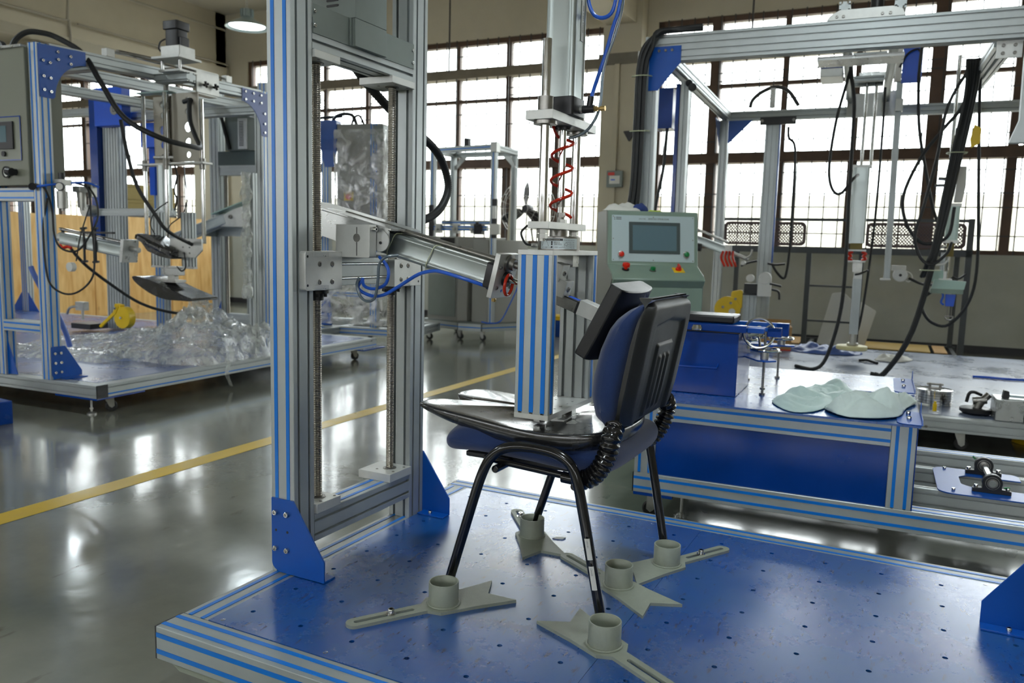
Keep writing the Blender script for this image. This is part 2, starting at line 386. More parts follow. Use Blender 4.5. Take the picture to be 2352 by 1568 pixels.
def prof(name, p0, p1, a, b, ua, parent, strips='', pitch=.04, m=None, gw=.0085, gd=.012, caps='', ins=(0, 0), sd=.0004):
    """slotted aluminium extrusion from p0 to p1, section a (along ua) by b; p0, p1 on the axis.
    strips: faces ('a+','a-','b+','b-') whose slots are filled by blue plastic"""
    m = m or ALU; p0, p1, ua = V(p0), V(p1), V(ua).normalized(); d = (p1 - p0); L = d.length; dn = d.normalized(); ub = dn.cross(ua).normalized()
    def slots(w):
        n = max(1, round(w / pitch)); s0 = -w / 2 + (w - (n - 1) * pitch) / 2
        return [s0 + i * pitch for i in range(n)]
    poly = []; rc = .0015
    def side(w, h, f):           # along +x at y=-h/2
        pts = [(-w / 2 + rc, -h / 2)]
        for c in slots(w):
            pts += [(c - gw / 2, -h / 2), (c - gw / 2, -h / 2 + gd), (c + gw / 2, -h / 2 + gd), (c + gw / 2, -h / 2)]
        pts += [(w / 2 - rc, -h / 2)]
        return [f(*q) for q in pts]
    poly += side(a, b, lambda x, y: (x, y)); poly += side(b, a, lambda x, y: (-y, x)); poly += side(a, b, lambda x, y: (-x, -y)); poly += side(b, a, lambda x, y: (y, -x))
    o = B().prism(poly, p0, ua, ub, d).build(name, m, parent, ang=0)
    fd = {'a+': (ua, ub, a, b), 'a-': (-ua, ub, a, b), 'b+': (ub, ua, b, a), 'b-': (-ub, ua, b, a)}
    for s in strips.split():
        nrm, tng, dep, wid = fd[s]
        for c in slots(wid):
            q = B().obox((p0 + dn * ins[0] + p1 - dn * ins[1]) / 2 + nrm * (dep / 2 - gd / 2 + sd / 2 + .0003) + tng * c, tng * (gw / 2 + .0012 if sd > .0003 else gw / 2), nrm * .0006, dn * ((L - ins[0] - ins[1]) / 2))
            q2 = B().obox((p0 + dn * ins[0] + p1 - dn * ins[1]) / 2 + nrm * (dep / 2 + .0005) + tng * c, tng * .0056, nrm * .0008, dn * ((L - ins[0] - ins[1]) / 2))
            q2.build('slot_strip', STRIP, o, ang=0)
    for k, e in (('0', p0), ('1', p1)):
        if k in caps:
            sg = -1 if k == '0' else 1
            B().obox(e + dn * sg * .0025, ua * a / 2, ub * b / 2, dn * .0025).build('end_cap', BLACK, o, ang=0)
    return o

def sheet(name, poly, o, ux, uy, d, m, parent, bev=.0008, holes=()):
    """extruded outline with optional round holes (cx, cy, r)"""
    if not holes: return B().prism(poly, o, ux, uy, d).build(name, m, parent, bev=bev, ang=35)
    o, ux, uy, d = V(o), V(ux), V(uy), V(d)
    bm = bmesh.new()
    loops = [poly] + [[(cx + r * math.cos(2 * math.pi * i / 20), cy + r * math.sin(2 * math.pi * i / 20)) if not isinstance(r, (list, tuple)) else None for i in range(20)] if not isinstance(r, (list, tuple)) else r for cx, cy, r in holes]
    es = []
    for lp in loops:
        vs = [bm.verts.new(o + ux * x + uy * y) for x, y in lp]
        es += [bm.edges.new((vs[i], vs[(i + 1) % len(vs)])) for i in range(len(vs))]
    r = bmesh.ops.triangle_fill(bm, use_beauty=True, use_dissolve=False, edges=es)
    ex = bmesh.ops.extrude_face_region(bm, geom=[f for f in bm.faces])
    bmesh.ops.translate(bm, verts=[e for e in ex['geom'] if isinstance(e, bmesh.types.BMVert)], vec=d)
    bmesh.ops.recalc_face_normals(bm, faces=bm.faces)
    lo = V([min(v.co[i] for v in bm.verts) for i in range(3)]); hi = V([max(v.co[i] for v in bm.verts) for i in range(3)]); c = (lo + hi) / 2
    for v in bm.verts: v.co -= c
    me = bpy.data.meshes.new(name); bm.to_mesh(me); bm.free(); me.materials.append(m)
    me.shade_smooth(); me.set_sharp_from_angle(angle=R(35))
    ob = bpy.data.objects.new(name, me); COL.objects.link(ob)
    return place(ob, c, parent)

def rounded(pts, r, n=5):
    """round the corners of a polygon; r may be a list"""
    out = []; N = len(pts)
    for i in range(N):
        p = V((*pts[i], 0)); a = V((*pts[i - 1], 0)) - p; b = V((*pts[(i + 1) % N], 0)) - p
        rr = r[i] if isinstance(r, (list, tuple)) else r
        if rr <= 0: out.append(pts[i]); continue
        la, lb = a.length, b.length; a.normalize(); b.normalize(); ang = a.angle(b)
        t = min(rr / math.tan(ang / 2), la * .49, lb * .49); rad = t * math.tan(ang / 2)
        c = p + (a + b).normalized() * (rad / math.sin(ang / 2))
        s = p + a * t - c; e = p + b * t - c
        for k in range(n + 1):
            q = Quaternion((0, 0, 1), 0)
            w = s.normalized().slerp(e.normalized(), k / n).normalized() * rad if s.length > 1e-6 else s
            out.append(((c + w).x, (c + w).y))
    return out

def caster(parent, x, y, top, name='caster', rz=0., wr=.036):
    """swivel caster: mounting plate, fork and wheel, standing on the floor"""
    zc = FLOOR + wr; c, s_ = math.cos(R(rz)), math.sin(R(rz)); f = lambda px, py, z: (x + px * c - py * s_, y + px * s_ + py * c, z)
    b = B(); ax = V(f(0, .016, zc)) - V(f(0, 0, zc)); dx = V(f(1, 0, 0)) - V(f(0, 0, 0))
    b.lathe([(.012, -.013), (wr * .8, -.013), (wr, -.008), (wr, .008), (wr * .8, .013), (.012, .013)], f(.012, 0, zc), ax, 22, closed=True)
    w = b.build(name, WHEEL, parent)
    fb = B()
    for sy in (-.019, .019):
        fb.prism([(-.026, top - .012), (.026, top - .012), (.028, zc), (.012, zc - .012), (-.004, zc)], f(0, sy - .0015, 0), dx, (0, 0, 1), ax.normalized() * .003)
    fb.cyl(f(-.0, 0, top - .014), f(0, 0, top - .001), .026, 16)
    fb.obox(f(0, 0, top - .002), dx * .04, ax.normalized() * .034, (0, 0, .002))
    fb.cyl(f(.012, -.023, zc), f(.012, .023, zc), .006, 10)
    fb.build('fork', ZINC, w)
    return w
def foot(parent, x, y, top, name='levelling_foot'):
    b = B(); b.cyl((x, y, FLOOR + .012), (x, y, top), .006, 10); b.lathe([(.0, 0), (.028, 0), (.028, .008), (.012, .016), (.0, .016)], (x, y, FLOOR), (0, 0, 1), 18)
    b.cyl((x, y, FLOOR + .03), (x, y, FLOOR + .04), .011, 6)
    return b.build(name, ZINC, parent)
# ================================================================== THE ROOM
K_, YW = .032, 9.3
def W(x, y, z): return V((x, YW + K_ * x + y, z))       # along the window wall, y < 0 is inside
def wbox(b, x0, x1, y0, y1, z0, z1):
    p = [W(x0, y0, z0), W(x1, y0, z0), W(x1, y1, z0), W(x0, y1, z0), W(x0, y0, z1), W(x1, y0, z1), W(x1, y1, z1), W(x0, y1, z1)]
    return b.add(p, [(0, 3, 2, 1), (4, 5, 6, 7), (0, 1, 5, 4), (1, 2, 6, 5), (2, 3, 7, 6), (3, 0, 4, 7)])
ZC = 4.62
def struct(name, b, m, bev=0, ang=0): return tag(b.build(name, m, None, bev=bev, ang=ang), kind='structure')
struct('floor', B().box((-18, -6.2, FLOOR - .1), (9.5, 9.75, FLOOR)), FLOORM)
struct('ceiling', B().box((-18, -6.2, ZC), (9.5, 9.9, ZC + .15)), CEILM)
# yellow safety line painted on the floor
b = B(); zl = FLOOR + .0012
q = []
for y in (-6, -2, 2, 5.2, 8.8):
    cx = -1.556 - .018 * y; w = .062 - .0022 * y
    q.append((cx - w, cx + w, y))
vs = []; fs = []
for i, (a, c, y) in enumerate(q):
    vs += [(a, y, zl), (c, y, zl)]
    if i: fs.append((2 * i - 2, 2 * i - 1, 2 * i + 1, 2 * i))
b.add(vs, fs)
LINEM = mat('worn_yellow_line_paint', srgb(212, 178, 36), .35, noise=.12, nscale=4, rvar=.1)
tag(b.build('trim_1', LINEM, None, ang=0), kind='structure')
# window wall: three window bays
bays = [('window_1', -15.2, -9.75), ('window_2', -8.73, -2.44), ('window_3', -1.75, 8.6)]
SILL, HEAD = .93, 3.83
b = B()
wbox(b, -18, 9.5, 0, .3, FLOOR, SILL)
struct('wall_back', b, WALLW)
b = B()
wbox(b, -18, 9.5, 0, .3, HEAD, ZC)
for x0, x1 in ((-18, -15.2), (-9.75, -8.73), (-2.44, -1.75), (8.6, 9.5)): wbox(b, x0, x1, 0, .3, SILL, HEAD)
struct('wall_back_upper', b, WALLM)
b = B()
for x0, x1 in ((-9.75, -9.2), (-2.42, -1.9)): wbox(b, x0, x1, -.22, -.001, FLOOR, ZC)
struct('wall_back_pillars', b, WALLM)
b = B(); wbox(b, -18, 9.5, -.025, 0, FLOOR, FLOOR + .085)
struct('baseboard_back', b, BASEB)
# the concrete band that crosses the pillar at the height of the thick window rail
b = B(); wbox(b, -2.45, -1.7, -.26, -.2205, 3.285, 3.42); struct('trim_2', b, mat('bare_concrete', srgb(122, 118, 106), .85, noise=.15, nscale=6))
struct('wall_left', B().box((-18, -6.2, FLOOR), (-17.8, 8.7, ZC)), WALLM)
struct('wall_right', B().box((9.3, -6.2, FLOOR), (9.5, 9.6, ZC)), WALLM)
b = B(); b.box((-18, -6.2, FLOOR), (9.5, -6.0, 1.7)); b.box((-18, -6.2, 2.2), (9.5, -6.0, ZC))
for x in (-18, -14.4, -9.9, -2.7, 4.5, 9.1): b.box((x, -6.2, 1.7), (x + .5, -6.0, 2.2))
struct('wall_front', b, WALLM)
b = B()
for x in [-13.5 + i * 1.13 for i in range(21)]: b.box((x, -6.12, 1.7), (x + .06, -6.06, 2.2))
b.box((-18, -6.12, 1.95), (9.3, -6.06, 2.0))
struct('unseen_fill_window', b, BROWN)  # unseen window band, its height cut down to limit the fill light
# ceiling beams
b = B(); b.box((-9.62, -6, 3.74), (-9.2, 9.0, ZC)); b.box((-9.7, -6, 3.59), (-9.12, 9.0, 3.74)); struct('ceiling_beam', b, WALLM)
b = B(); b.box((-2.38, -6, 3.79), (-1.98, 9.02, ZC)); struct('ceiling_beam', b, WALLM)
b = B(); b.box((4.9, -6, 3.79), (5.3, 9.2, ZC)); struct('ceiling_beam', b, WALLM)
# pipe runs on the left beam
b = B(); b.tube([(-9.098, -5.5, 3.79), (-9.098, 5.98, 3.79), (-9.098, 6.1, 3.81), (-9.098, 6.12, 4.1), (-9.098, 6.2, 4.32), (-9.098, 6.5, 4.34), (-9.098, 8.9, 4.34)], .017, 8, smooth=1)
b.tube([(-9.098, 6.12, 3.82), (-9.098, 6.14, 3.6), (-9.09, 6.13, 3.5)], .017, 8, smooth=1); b.tube([(-9.098, 6.25, 3.79), (-9.098, 8.96, 3.79), (-9.098, 8.9, 3.5)], .014, 8, smooth=1)
o = b.build('conduit_pipe', PIPE, None); tag(o, 'grey conduit pipe run along the face of the left ceiling beam', 'pipe')
b = B()
for x, y0, y1 in ((-2.2, 3.40, 1.45),):
    b.box((x - .04, 8.975, y1), (x + .03, 9.0, y0))
tag(b.build('cable_trunking', WALLM, None, bev=.003), 'pale vertical cable trunking on the pillar between the big windows', 'trunking')

# windows
random.seed(11)
def window(name, x0, x1, mull, thick):
    w = thing(name, W(x0, 0, SILL), 0, None, None); w['kind'] = 'structure'
    org = W(x0, 0, SILL)
    f = lambda x, y, z: W(x, y, z) - org
    def lb(b, *a):
        n = len(b.v); wbox(b, *a)
        for i in range(n, len(b.v)): b.v[i] = b.v[i] - org
    b = B(); lb(b, x0, x1, .02, .14, SILL, SILL + .05); lb(b, x0, x1, .02, .14, HEAD - .07, HEAD); lb(b, x0, x0 + .07, .02, .14, SILL, HEAD); lb(b, x1 - .07, x1, .02, .14, SILL, HEAD)
    b.build('window_frame', BROWN, w, ang=0)
    b = B(); lb(b, x0, x1, -.06, .16, 2.01, 2.135); b.build('transom', BROWN, w, ang=0)
    b = B(); lb(b, x0, x1, -.05, .16, 3.29, 3.42); b.build('transom', mat('rail_concrete_' + name, srgb(128, 120, 104), .8, noise=.15, nscale=4), w, ang=0)
    b = B(); lb(b, x0, x1, .03, .11, 2.955, 3.0); b.build('glazing_bar', BROWN, w, ang=0)
    for x in mull:
        t = thick.get(x, .03)
        b = B(); lb(b, x - t, x + t, .0 if t > .04 else .03, .13, SILL, HEAD); b.build('mullion', BROWN, w, ang=0)
        if t <= .04:
            b = B(); lb(b, x - t * 1.7, x + t * 1.7, .02, .12, SILL + .05, 2.01); b.build('sash_stile', BROWN, w, ang=0)
    xs = [x0 + .07] + list(mull) + [x1 - .07]
    rows = [(SILL + .05, 2.01), (2.135, 2.955), (3.0, 3.29), (3.42, HEAD - .07)]
    for i in range(len(xs) - 1):
        a, c = xs[i] + .025, xs[i + 1] - .025
        for z0, z1 in rows:
            b = B(); lb(b, a, c, .078, .082, z0, z1); b.build('pane', GLASS, w, ang=0)
    # iron grille inside the panes: upright bars with staggered links
    b = B(); t = .0065; g0 = -.03; k = 0
    x = x0 + .14; nb = []
    while x < x1 - .06: nb.append(x); x += .168
    for z0, z1, hs in ((SILL, 2.01, 'low'), (2.135, HEAD, 'up')):
        for i, xx in enumerate(nb):
            lb(b, xx - t, xx + t, g0 - t, g0 + t, z0, z1)
            if hs == 'up' and i + 1 < len(nb):
                for zz in ((2.28, 2.78) if i % 2 else (2.62, 3.02)): lb(b, xx, nb[i + 1], g0 - t * .8, g0 + t * .8, zz - t, zz + t)
                if i % 2: lb(b, xx, nb[i + 1], g0 - t * .8, g0 + t * .8, 3.6 - t, 3.6 + t)
                else: lb(b, xx, nb[i + 1], g0 - t * .8, g0 + t * .8, 3.12 - t, 3.12 + t)
            if hs == 'low' and i + 1 < len(nb) and i % 2: lb(b, xx, nb[i + 1], g0 - t * .8, g0 + t * .8, 1.88 - t, 1.88 + t)
        if hs == 'low':
            for zz in (1.62, 1.46, 1.14): lb(b, x0, x1, g0 - t, g0 + t, zz - t, zz + t)
    g = b.build('window_grille', BARM, w, ang=0); g['kind'] = 'stuff'
    return w
window('window_1', -15.2, -9.75, [-14.4, -13.6, -12.8, -12.0, -11.2, -10.4], {-12.8: .06, -11.2: .06})
window('window_2', -8.73, -2.44, [-7.95, -7.157, -6.348, -5.55, -4.735, -3.916, -3.153], {-5.55: .055, -3.916: .04})
window('window_3', -1.75, 8.6, [-.99, -.145, .685, 1.53, 2.33, 3.15, 3.97, 4.8, 5.6, 6.4, 7.2, 8.0], {-.99: .065, 1.53: .08, 2.33: .05, 3.97: .08, 6.4: .08})
# outdoors, seen through the glass
b = B(); b.box((-40, 9.9, FLOOR - .3), (30, 60, FLOOR - .25)); struct('outdoor_ground', b, OUTG)
b = B(); b.box((-40, 15.2, FLOOR - .25), (30, 15.5, 2.0)); struct('outdoor_wall', b, OUTW)

# ------------------------------------------------------------------ things on the walls and ceiling
# high bay lamps
def bay_lamp(loc, label):
    t = thing('high_bay_lamp', loc, 0, label, 'lamp', 'high bay lamps under the ceiling')
    b = B(); b.lathe([(.055, .12), (.075, .10), (.24, .012), (.245, 0), (.236, 0), (.07, .09), (.0, .09)], (0, 0, 0), (0, 0, 1), 32); b.build('reflector', LAMPM, t)
    b = B(); b.lathe([(0, .028), (.205, .026), (.215, .02), (.0, .018)], (0, 0, 0), (0, 0, 1), 32); b.build('lamp_glass', LAMPE, t)
    b = B(); b.cyl((0, 0, .12), (0, 0, .2), .06, 16)
    for i in range(12):
        a = i * math.pi / 6; b.obox((.062 * math.cos(a), .062 * math.sin(a), .16), (.014 * math.cos(a), .014 * math.sin(a), 0), (-.0025 * math.sin(a), .0025 * math.cos(a), 0), (0, 0, .04))
    b.build('heat_sink', LAMPM, t)
    b = B(); h = ZC - loc[2]
    z = .2
    i = 0
    while z < h - .01:
        d = (1, 0, 0) if i % 2 else (0, 1, 0); d = V(d)
        b.tube([V((0, 0, z)) + d * .008, V((0, 0, z + .017)) + d * .014, V((0, 0, z + .034)) + d * .008, V((0, 0, z + .034)) - d * .008, V((0, 0, z + .017)) - d * .014, V((0, 0, z)) - d * .008, V((0, 0, z)) + d * .008], .003, 5, smooth=1)
        z += .032; i += 1
    b.build('chain', ZINC, t)
    l = bpy.data.lights.new('lamp_light', 'AREA'); l.shape = 'DISK'; l.size = .4; l.energy = 150; l.color = (.86, .96, 1); lo = bpy.data.objects.new('lamp_light', l); COL.objects.link(lo); lo.parent = t; lo.location = (0, 0, .012)
    return t
bay_lamp((-5.55, 5.85, 3.30), 'lit high bay lamp hanging by a chain beside the near aluminium column')
for i, (x, y, lb) in enumerate([(-9.95, 6.6, 'lit high bay lamp over the plywood hoarding on the far left'), (-5.6, .6, 'added high bay fill lamp above the left test machine, out of the picture'),
                               (1.2, -3.2, 'added high bay fill lamp behind the camera'), (1.4, .9, 'added high bay fill lamp above the blue base plate, out of the picture'), (-5.6, -3.6, 'added high bay fill lamp behind and left of the camera')]):
    bay_lamp((x, y, 3.5), lb)  # the last four hang out of view, added for fill light
# black triangular sign and junction box on the pillar
b = B(); b.prism(rounded([(-.088, .145), (.088, .145), (0, -.0)], .012, 3), (-1.999, 8.99, 2.28), (1, 0, 0), (0, 0, 1), (0, -.03, 0))
tag(b.build('wall_marker', BLACK, None, bev=.003), 'black triangular marker pointing down on the pillar', 'marker')
t = thing('junction_box', (-2.17, 8.99, 1.70), 0, 'small grey box with a white card on the pillar', 'box')
box('housing', (-.11, -.05, 0), (.11, 0, .215), GREY_M, t, bev=.006)
box('card', (-.07, -.054, .045), (.075, -.051, .15), PAPER, t, bev=0); box('red_label', (-.09, -.053, .155), (-.0, -.0505, .195), RED, t, bev=0)
box('blue_mark', (-.05, -.0555, .09), (.01, -.0545, .105), BLUE_B, t, bev=0)
# thin dark suspension rods hanging in front of the windows
for x, y, z0, lb in ((-4.35, 8.3, 3.2, 'thin dark rod hanging before the left window'), (-.43, 8.6, 3.2, 'thin dark rod hanging before the right window above the gantry')):
    tag(B().cyl((x, y, z0), (x, y, ZC), .012, 8).build('hanging_rod', BARM, None), lb, 'rod')
# wall fan
t = thing('wall_fan', (-3.47, 9.0, 1.42), 0, 'black three-bladed fan in a wire guard by the window frame', 'fan')
b = B(); b.lathe([(0, -.06), (.05, -.06), (.065, -.03), (.07, .06), (.05, .12), (0, .12)], (0, 0, 0), (0, 1, 0), 20); b.build('motor', BLACK, t)
for k in range(3):
    a0 = R(86 + 120 * k); bb = B(); bb.grid(lambda u, v: (math.cos(a0) * (.05 + .33 * v) - math.sin(a0) * ((u - .5) * (.045 + .09 * math.sin(v * math.pi) ** .8)), -.05 + (u - .5) * .09, math.sin(a0) * (.05 + .33 * v) + math.cos(a0) * ((u - .5) * (.045 + .09 * math.sin(v * math.pi) ** .8))), 6, 10)
    o = bb.build('blade', BLACK, t); s_ = o.modifiers.new('t', 'SOLIDIFY'); s_.thickness = .004
b = B()
for r, yy in ((.41, -.02), (.41, .06), (.30, -.1), (.18, -.115), (.07, -.12)):
    b.tube([(r * math.cos(2 * math.pi * i / 40), yy, r * math.sin(2 * math.pi * i / 40)) for i in range(41)], .003, 5, smooth=1, cap=False)
for i in range(24):
    a = 2 * math.pi * i / 24; b.tube([(r * math.cos(a), yy, r * math.sin(a)) for r, yy in ((.07, -.12), (.2, -.115), (.32, -.09), (.41, -.02), (.41, .06))], .0016, 4, smooth=1, cap=False)
b.build('wire_guard', ZINC, t)
b = B(); b.tube([(0, .1, 0), (0, .17, -.1), (0, .17, -.30), (0, .24, -.48)], .014, 8); b.build('bracket', RACK, t)
# plywood hoarding
t = thing('plywood_hoarding', (-8.5, 4.2, FLOOR), 0, 'long honey-coloured plywood hoarding standing behind the left test machine', 'hoarding')
ys = [3.3, 4.2, 5.0, 5.94, 6.47, 7.2, 8.0]
for i in range(len(ys) - 1):
    y0, y1 = ys[i] - 4.2 + .004, ys[i + 1] - 4.2 - .004; h = 1.345 + (i % 2) * .012 + i * .006
    box('plywood_panel', (-.018, y0, .0), (0 + (i % 2) * .003, y1, h), PLY, t, bev=.001)
b = B()
for i in range(3): b.box((-.07, -.9, .15 + i * .5), (-.02, 3.8, .22 + i * .5))
b.build('batten', PLY, t, ang=0)
# olive crate above the hoarding
t = thing('shelf_stand', (-9.0, 7.0, FLOOR), 0, 'steel stand behind the hoarding under the olive crates', 'stand')
b = B()
for x in (-.3, .3):
    for y in (-.45, .45): b.box((x - .02, y - .02, 0), (x + .02, y + .02, 1.42))
b.box((-.32, -.47, 1.38), (.32, .47, 1.42)); b.build('stand_frame', RACK, t)
OLIVE = mat('olive_card', srgb(132, 116, 62), .7, noise=.06)
for k, (z, h, lb) in enumerate(((1.225, .2, 'lower khaki crate seen above the hoarding'), (1.427, .22, 'upper khaki crate seen above the hoarding'))):
    t = thing('khaki_crate', (-9.0, 7.0, z), 0, lb, 'crate', 'khaki crates behind the hoarding')
    box('crate_body', (-.3, -.44, 0), (.3, .46, h), OLIVE, t, bev=.004); box('lid', (-.305, -.445, h - .045), (.305, .465, h), OLIVE, t, bev=.004)
# ================================================================== MAIN TEST MACHINE
def text_mesh(s, size, bold=0.):
    cu = bpy.data.curves.new('t', 'FONT'); cu.body = s; cu.size = size; cu.offset = bold; cu.resolution_u = 2
    ob = bpy.data.objects.new('t', cu); COL.objects.link(ob)
    me = bpy.data.meshes.new_from_object(ob.evaluated_get(bpy.context.evaluated_depsgraph_get()))
    vs = [v.co.copy() for v in me.vertices]; fs = [tuple(p.vertices) for p in me.polygons]
    bpy.data.objects.remove(ob); bpy.data.curves.remove(cu); bpy.data.meshes.remove(me)
    return vs, fs
def write(name, items, mp, m, parent):
    """items: (text, x, y, size); mp maps flat (x, y) to space"""
    b = B()
    for s, x, y, size in items:
        vs, fs = text_mesh(s, size)
        b.add([mp(v.x + x, v.y + y) for v in vs], fs)
    return b.build(name, m, parent, ang=0)
INK = mat('printed_ink', (.02, .02, .025), .5)

XL, YL = 1.905, 1.38
MM = thing('chair_testing_machine', (0, 0, 0), 0, 'aluminium test machine with blue base plate and screw columns loading the blue chair', 'machine', base=FLOOR)
prof('base_beam', (0, .04, -.04), (XL, .04, -.04), .08, .08, (0, 1, 0), MM, 'b+ a-', caps='0')
prof('base_beam', (.04, .0805, -.04), (.04, YL - .0805, -.04), .08, .08, (1, 0, 0), MM, 'b-')
prof('base_beam', (0, YL - .04, -.04), (XL, YL - .04, -.04), .08, .08, (0, 1, 0), MM, 'b+ a+', caps='0')
prof('base_beam', (XL - .04, .0805, -.04), (XL - .04, YL - .0805, -.04), .08, .08, (1, 0, 0), MM, 'b-')
for y in (.5, .92): prof('cross_member', (.0805, y, -.045), (XL - .0805, y, -.045), .04, .06, (0, 1, 0), MM)
def perforated(name, x0, x1, y0, y1):
    hs = [(.29 + .15 * i, .165 + .15 * j, .0062) for i in range(-1, 12) for j in range(8) if x0 + .02 < .29 + .15 * i < x1 - .02 and y0 + .02 < .165 + .15 * j < y1 - .02]
    return sheet(name, [(x0, y0), (x1, y0), (x1, y1), (x0, y1)], (0, 0, -.006), (1, 0, 0), (0, 1, 0), (0, 0, .0075), PLATE, MM, holes=hs)
p1 = perforated('base_plate', .0805, .9545, .0805, YL - .0805)
p2 = perforated('base_plate', .9555, XL - .0805, .0805, YL - .0805)
for p, xs in ((p1, (.11, .42, .8)), (p2, (1.05, 1.4, 1.75))):
    for x in xs:
        for y in (.098, YL - .098): bolt((x, y, -.0012), (0, 0, 1), p, .006, STEEL, .003, 'countersunk_screw')
for x, y in ((.08, .09), (.14, 1.25), (1.75, .13), (1.75, 1.25)):
    caster(MM, x + .08, y + .05, -.08); foot(MM, x + .18, y + .02, -.08)
B().prism([(0.02, 0), (.5, 0), (.5, -.02), (.06, -.02)], (0, .012, -.081), (1, 0, 0), (0, 0, 1), (0, .12, 0)).build('caster_mounting_plate', CUP, MM, ang=0)
HC = 2.25
prof('column', (.04, .417, .0005), (.04, .417, HC), .08, .08, (1, 0, 0), MM, 'b-', ins=(.012, 0))
prof('column', (.04, .959, .0005), (.04, .959, HC), .08, .08, (1, 0, 0), MM, '')
for y in (.417, .959): prof('column', (XL - .04, y, .0005), (XL - .04, y, HC), .08, .08, (1, 0, 0), MM, 'b-')
def gusset(y, s, x0, sx):
    # upright plate on the outer face of a column with an inward flange bolted to the base plate
    poly = rounded([(0.004, .016), (.004, .209), (.08, .209), (.185, .06), (.185, .003), (.03, .003)], [.03, 0, 0, 0, 0, .02], 5)
    poly = [(x0 + sx * x, z) for x, z in poly]
    g = B().prism(poly, (0, y, 0), (1, 0, 0), (0, 0, 1), (0, s * .005, 0)).build('gusset_plate', BLUE, MM, bev=.0006)
    xs = sorted((x0 + sx * .085, x0 + sx * .185))
    B().box((xs[0], y, .002), (xs[1], y - s * .04, .007)).build('flange', BLUE, g, bev=.0006)
    bolt((x0 + sx * .125, y - s * .022, .007), (0, 0, 1), g, .0065, STEEL, .009)
    if sx > 0 and s < 0:
        for x in (.02, .06):
            for z in (.17, .07): bolt((x, y + s * .005, z), (0, s, 0), g, .0075, STEEL)
            B().cyl((x, y - .0055, .12), (x, y - .0045, .12), .0038, 10).build('empty_hole', BLACK, g)
gusset(.3765, -1, 0, 1); gusset(.9995, 1, 0, 1); gusset(.9995, 1, XL, -1); gusset(.3765, -1, XL, -1)
prof('lower_crossbeam', (.04, .4575, .11), (.04, .9185, .11), .08, .08, (1, 0, 0), MM, 'b-', ins=(.1, .1))
prof('upper_crossbeam', (.04, .4575, 1.435), (.04, .9185, 1.435), .08, .08, (1, 0, 0), MM, '')
prof('upper_crossbeam', (.04, .4575, HC - .04), (.04, .9185, HC - .04), .08, .08, (1, 0, 0), MM, '')
for y in (.64, .72): prof('gantry_beam', (.0805, y, HC - .04), (XL - .0805, y, HC - .04), .04, .08, (0, 1, 0), MM, '')
prof('upper_crossbeam', (XL - .04, .4575, HC - .04), (XL - .04, .9185, HC - .04), .08, .08, (1, 0, 0), MM, '')
# motor housing
c = box('cover_plate', (.0805, .4575, 1.434), (.083, .9185, 1.508), GREY_M, MM, bev=.0005)
for y in (.464, .912):
    for z in (1.453, 1.489): bolt((.083, y, z), (1, 0, 0), c, .005, STEEL, .003)
mb = box('motor_housing', (-.11, .612, 1.5085), (.098, .756, 1.78), GREY_M, MM, bev=.0015)
box('housing_skirt', (.0835, .612, 1.434), (.098, .756, 1.508), GREY_M, mb, bev=.001)
box('housing_skirt', (.0835, .603, 1.434), (.0875, .6115, 1.508), GREY_M, mb, bev=.0005)
b = B()
for k in range(9):
    z = 1.545 + k * .014; b.prism(rounded([(.0, 0), (.042, 0), (.042, .006), (0, .006)], .0029, 3), (-.002, .6105, z), (1, 0, 0), (0, 0, 1), (0, .002, 0))
b.build('vent_slots', BLACK, mb, ang=0)
# lead screws with bearing blocks
def ridged(r, L, p, d):
    n = int(L / p); o = []
    for i in range(n):
        z = i * p; o += [(r - d, z), (r - d, z + p * .2), (r, z + p * .4), (r, z + p * .75)]
    o += [(r - d, L)]
    return o
for k, y in enumerate((.518, .865)):
    b = B(); b.lathe(ridged(.0122, 1.195, .0052, .0016), (.04, y, .179), (0, 0, 1), 18); b.cyl((.04, y, .15), (.04, y, .18), .009, 12); b.build('lead_screw', SCREWM, MM, ang=60)
    y0, y1 = (.458, .56) if k == 0 else (.80, .918)
    for z0, z1, up in ((.1505, .177, 1), (1.3735, 1.394, -1)):
        bb = box('bearing_block', (-.035, y0, z0), (.088, y1, z1), ALU_W, MM, bev=.001)
        zz = z1 if up > 0 else z0
        q = B(); q.lathe([(.0135, 0), (.0215, 0), (.0215, .002), (.019, .002), (.019, .0008), (.0165, .0008), (.0165, .0022), (.0135, .0022)], (.04, y, zz), (0, 0, up), 24, closed=True); q.build('bearing', STEEL_D, bb)
        for dx in (-.028, .035):
            for dy in (-.03, .03):
                if y0 < y + dy < y1: bolt((.04 + dx, y + dy, zz - up * .001), (0, 0, up), bb, .0045, STEEL_D, .002)
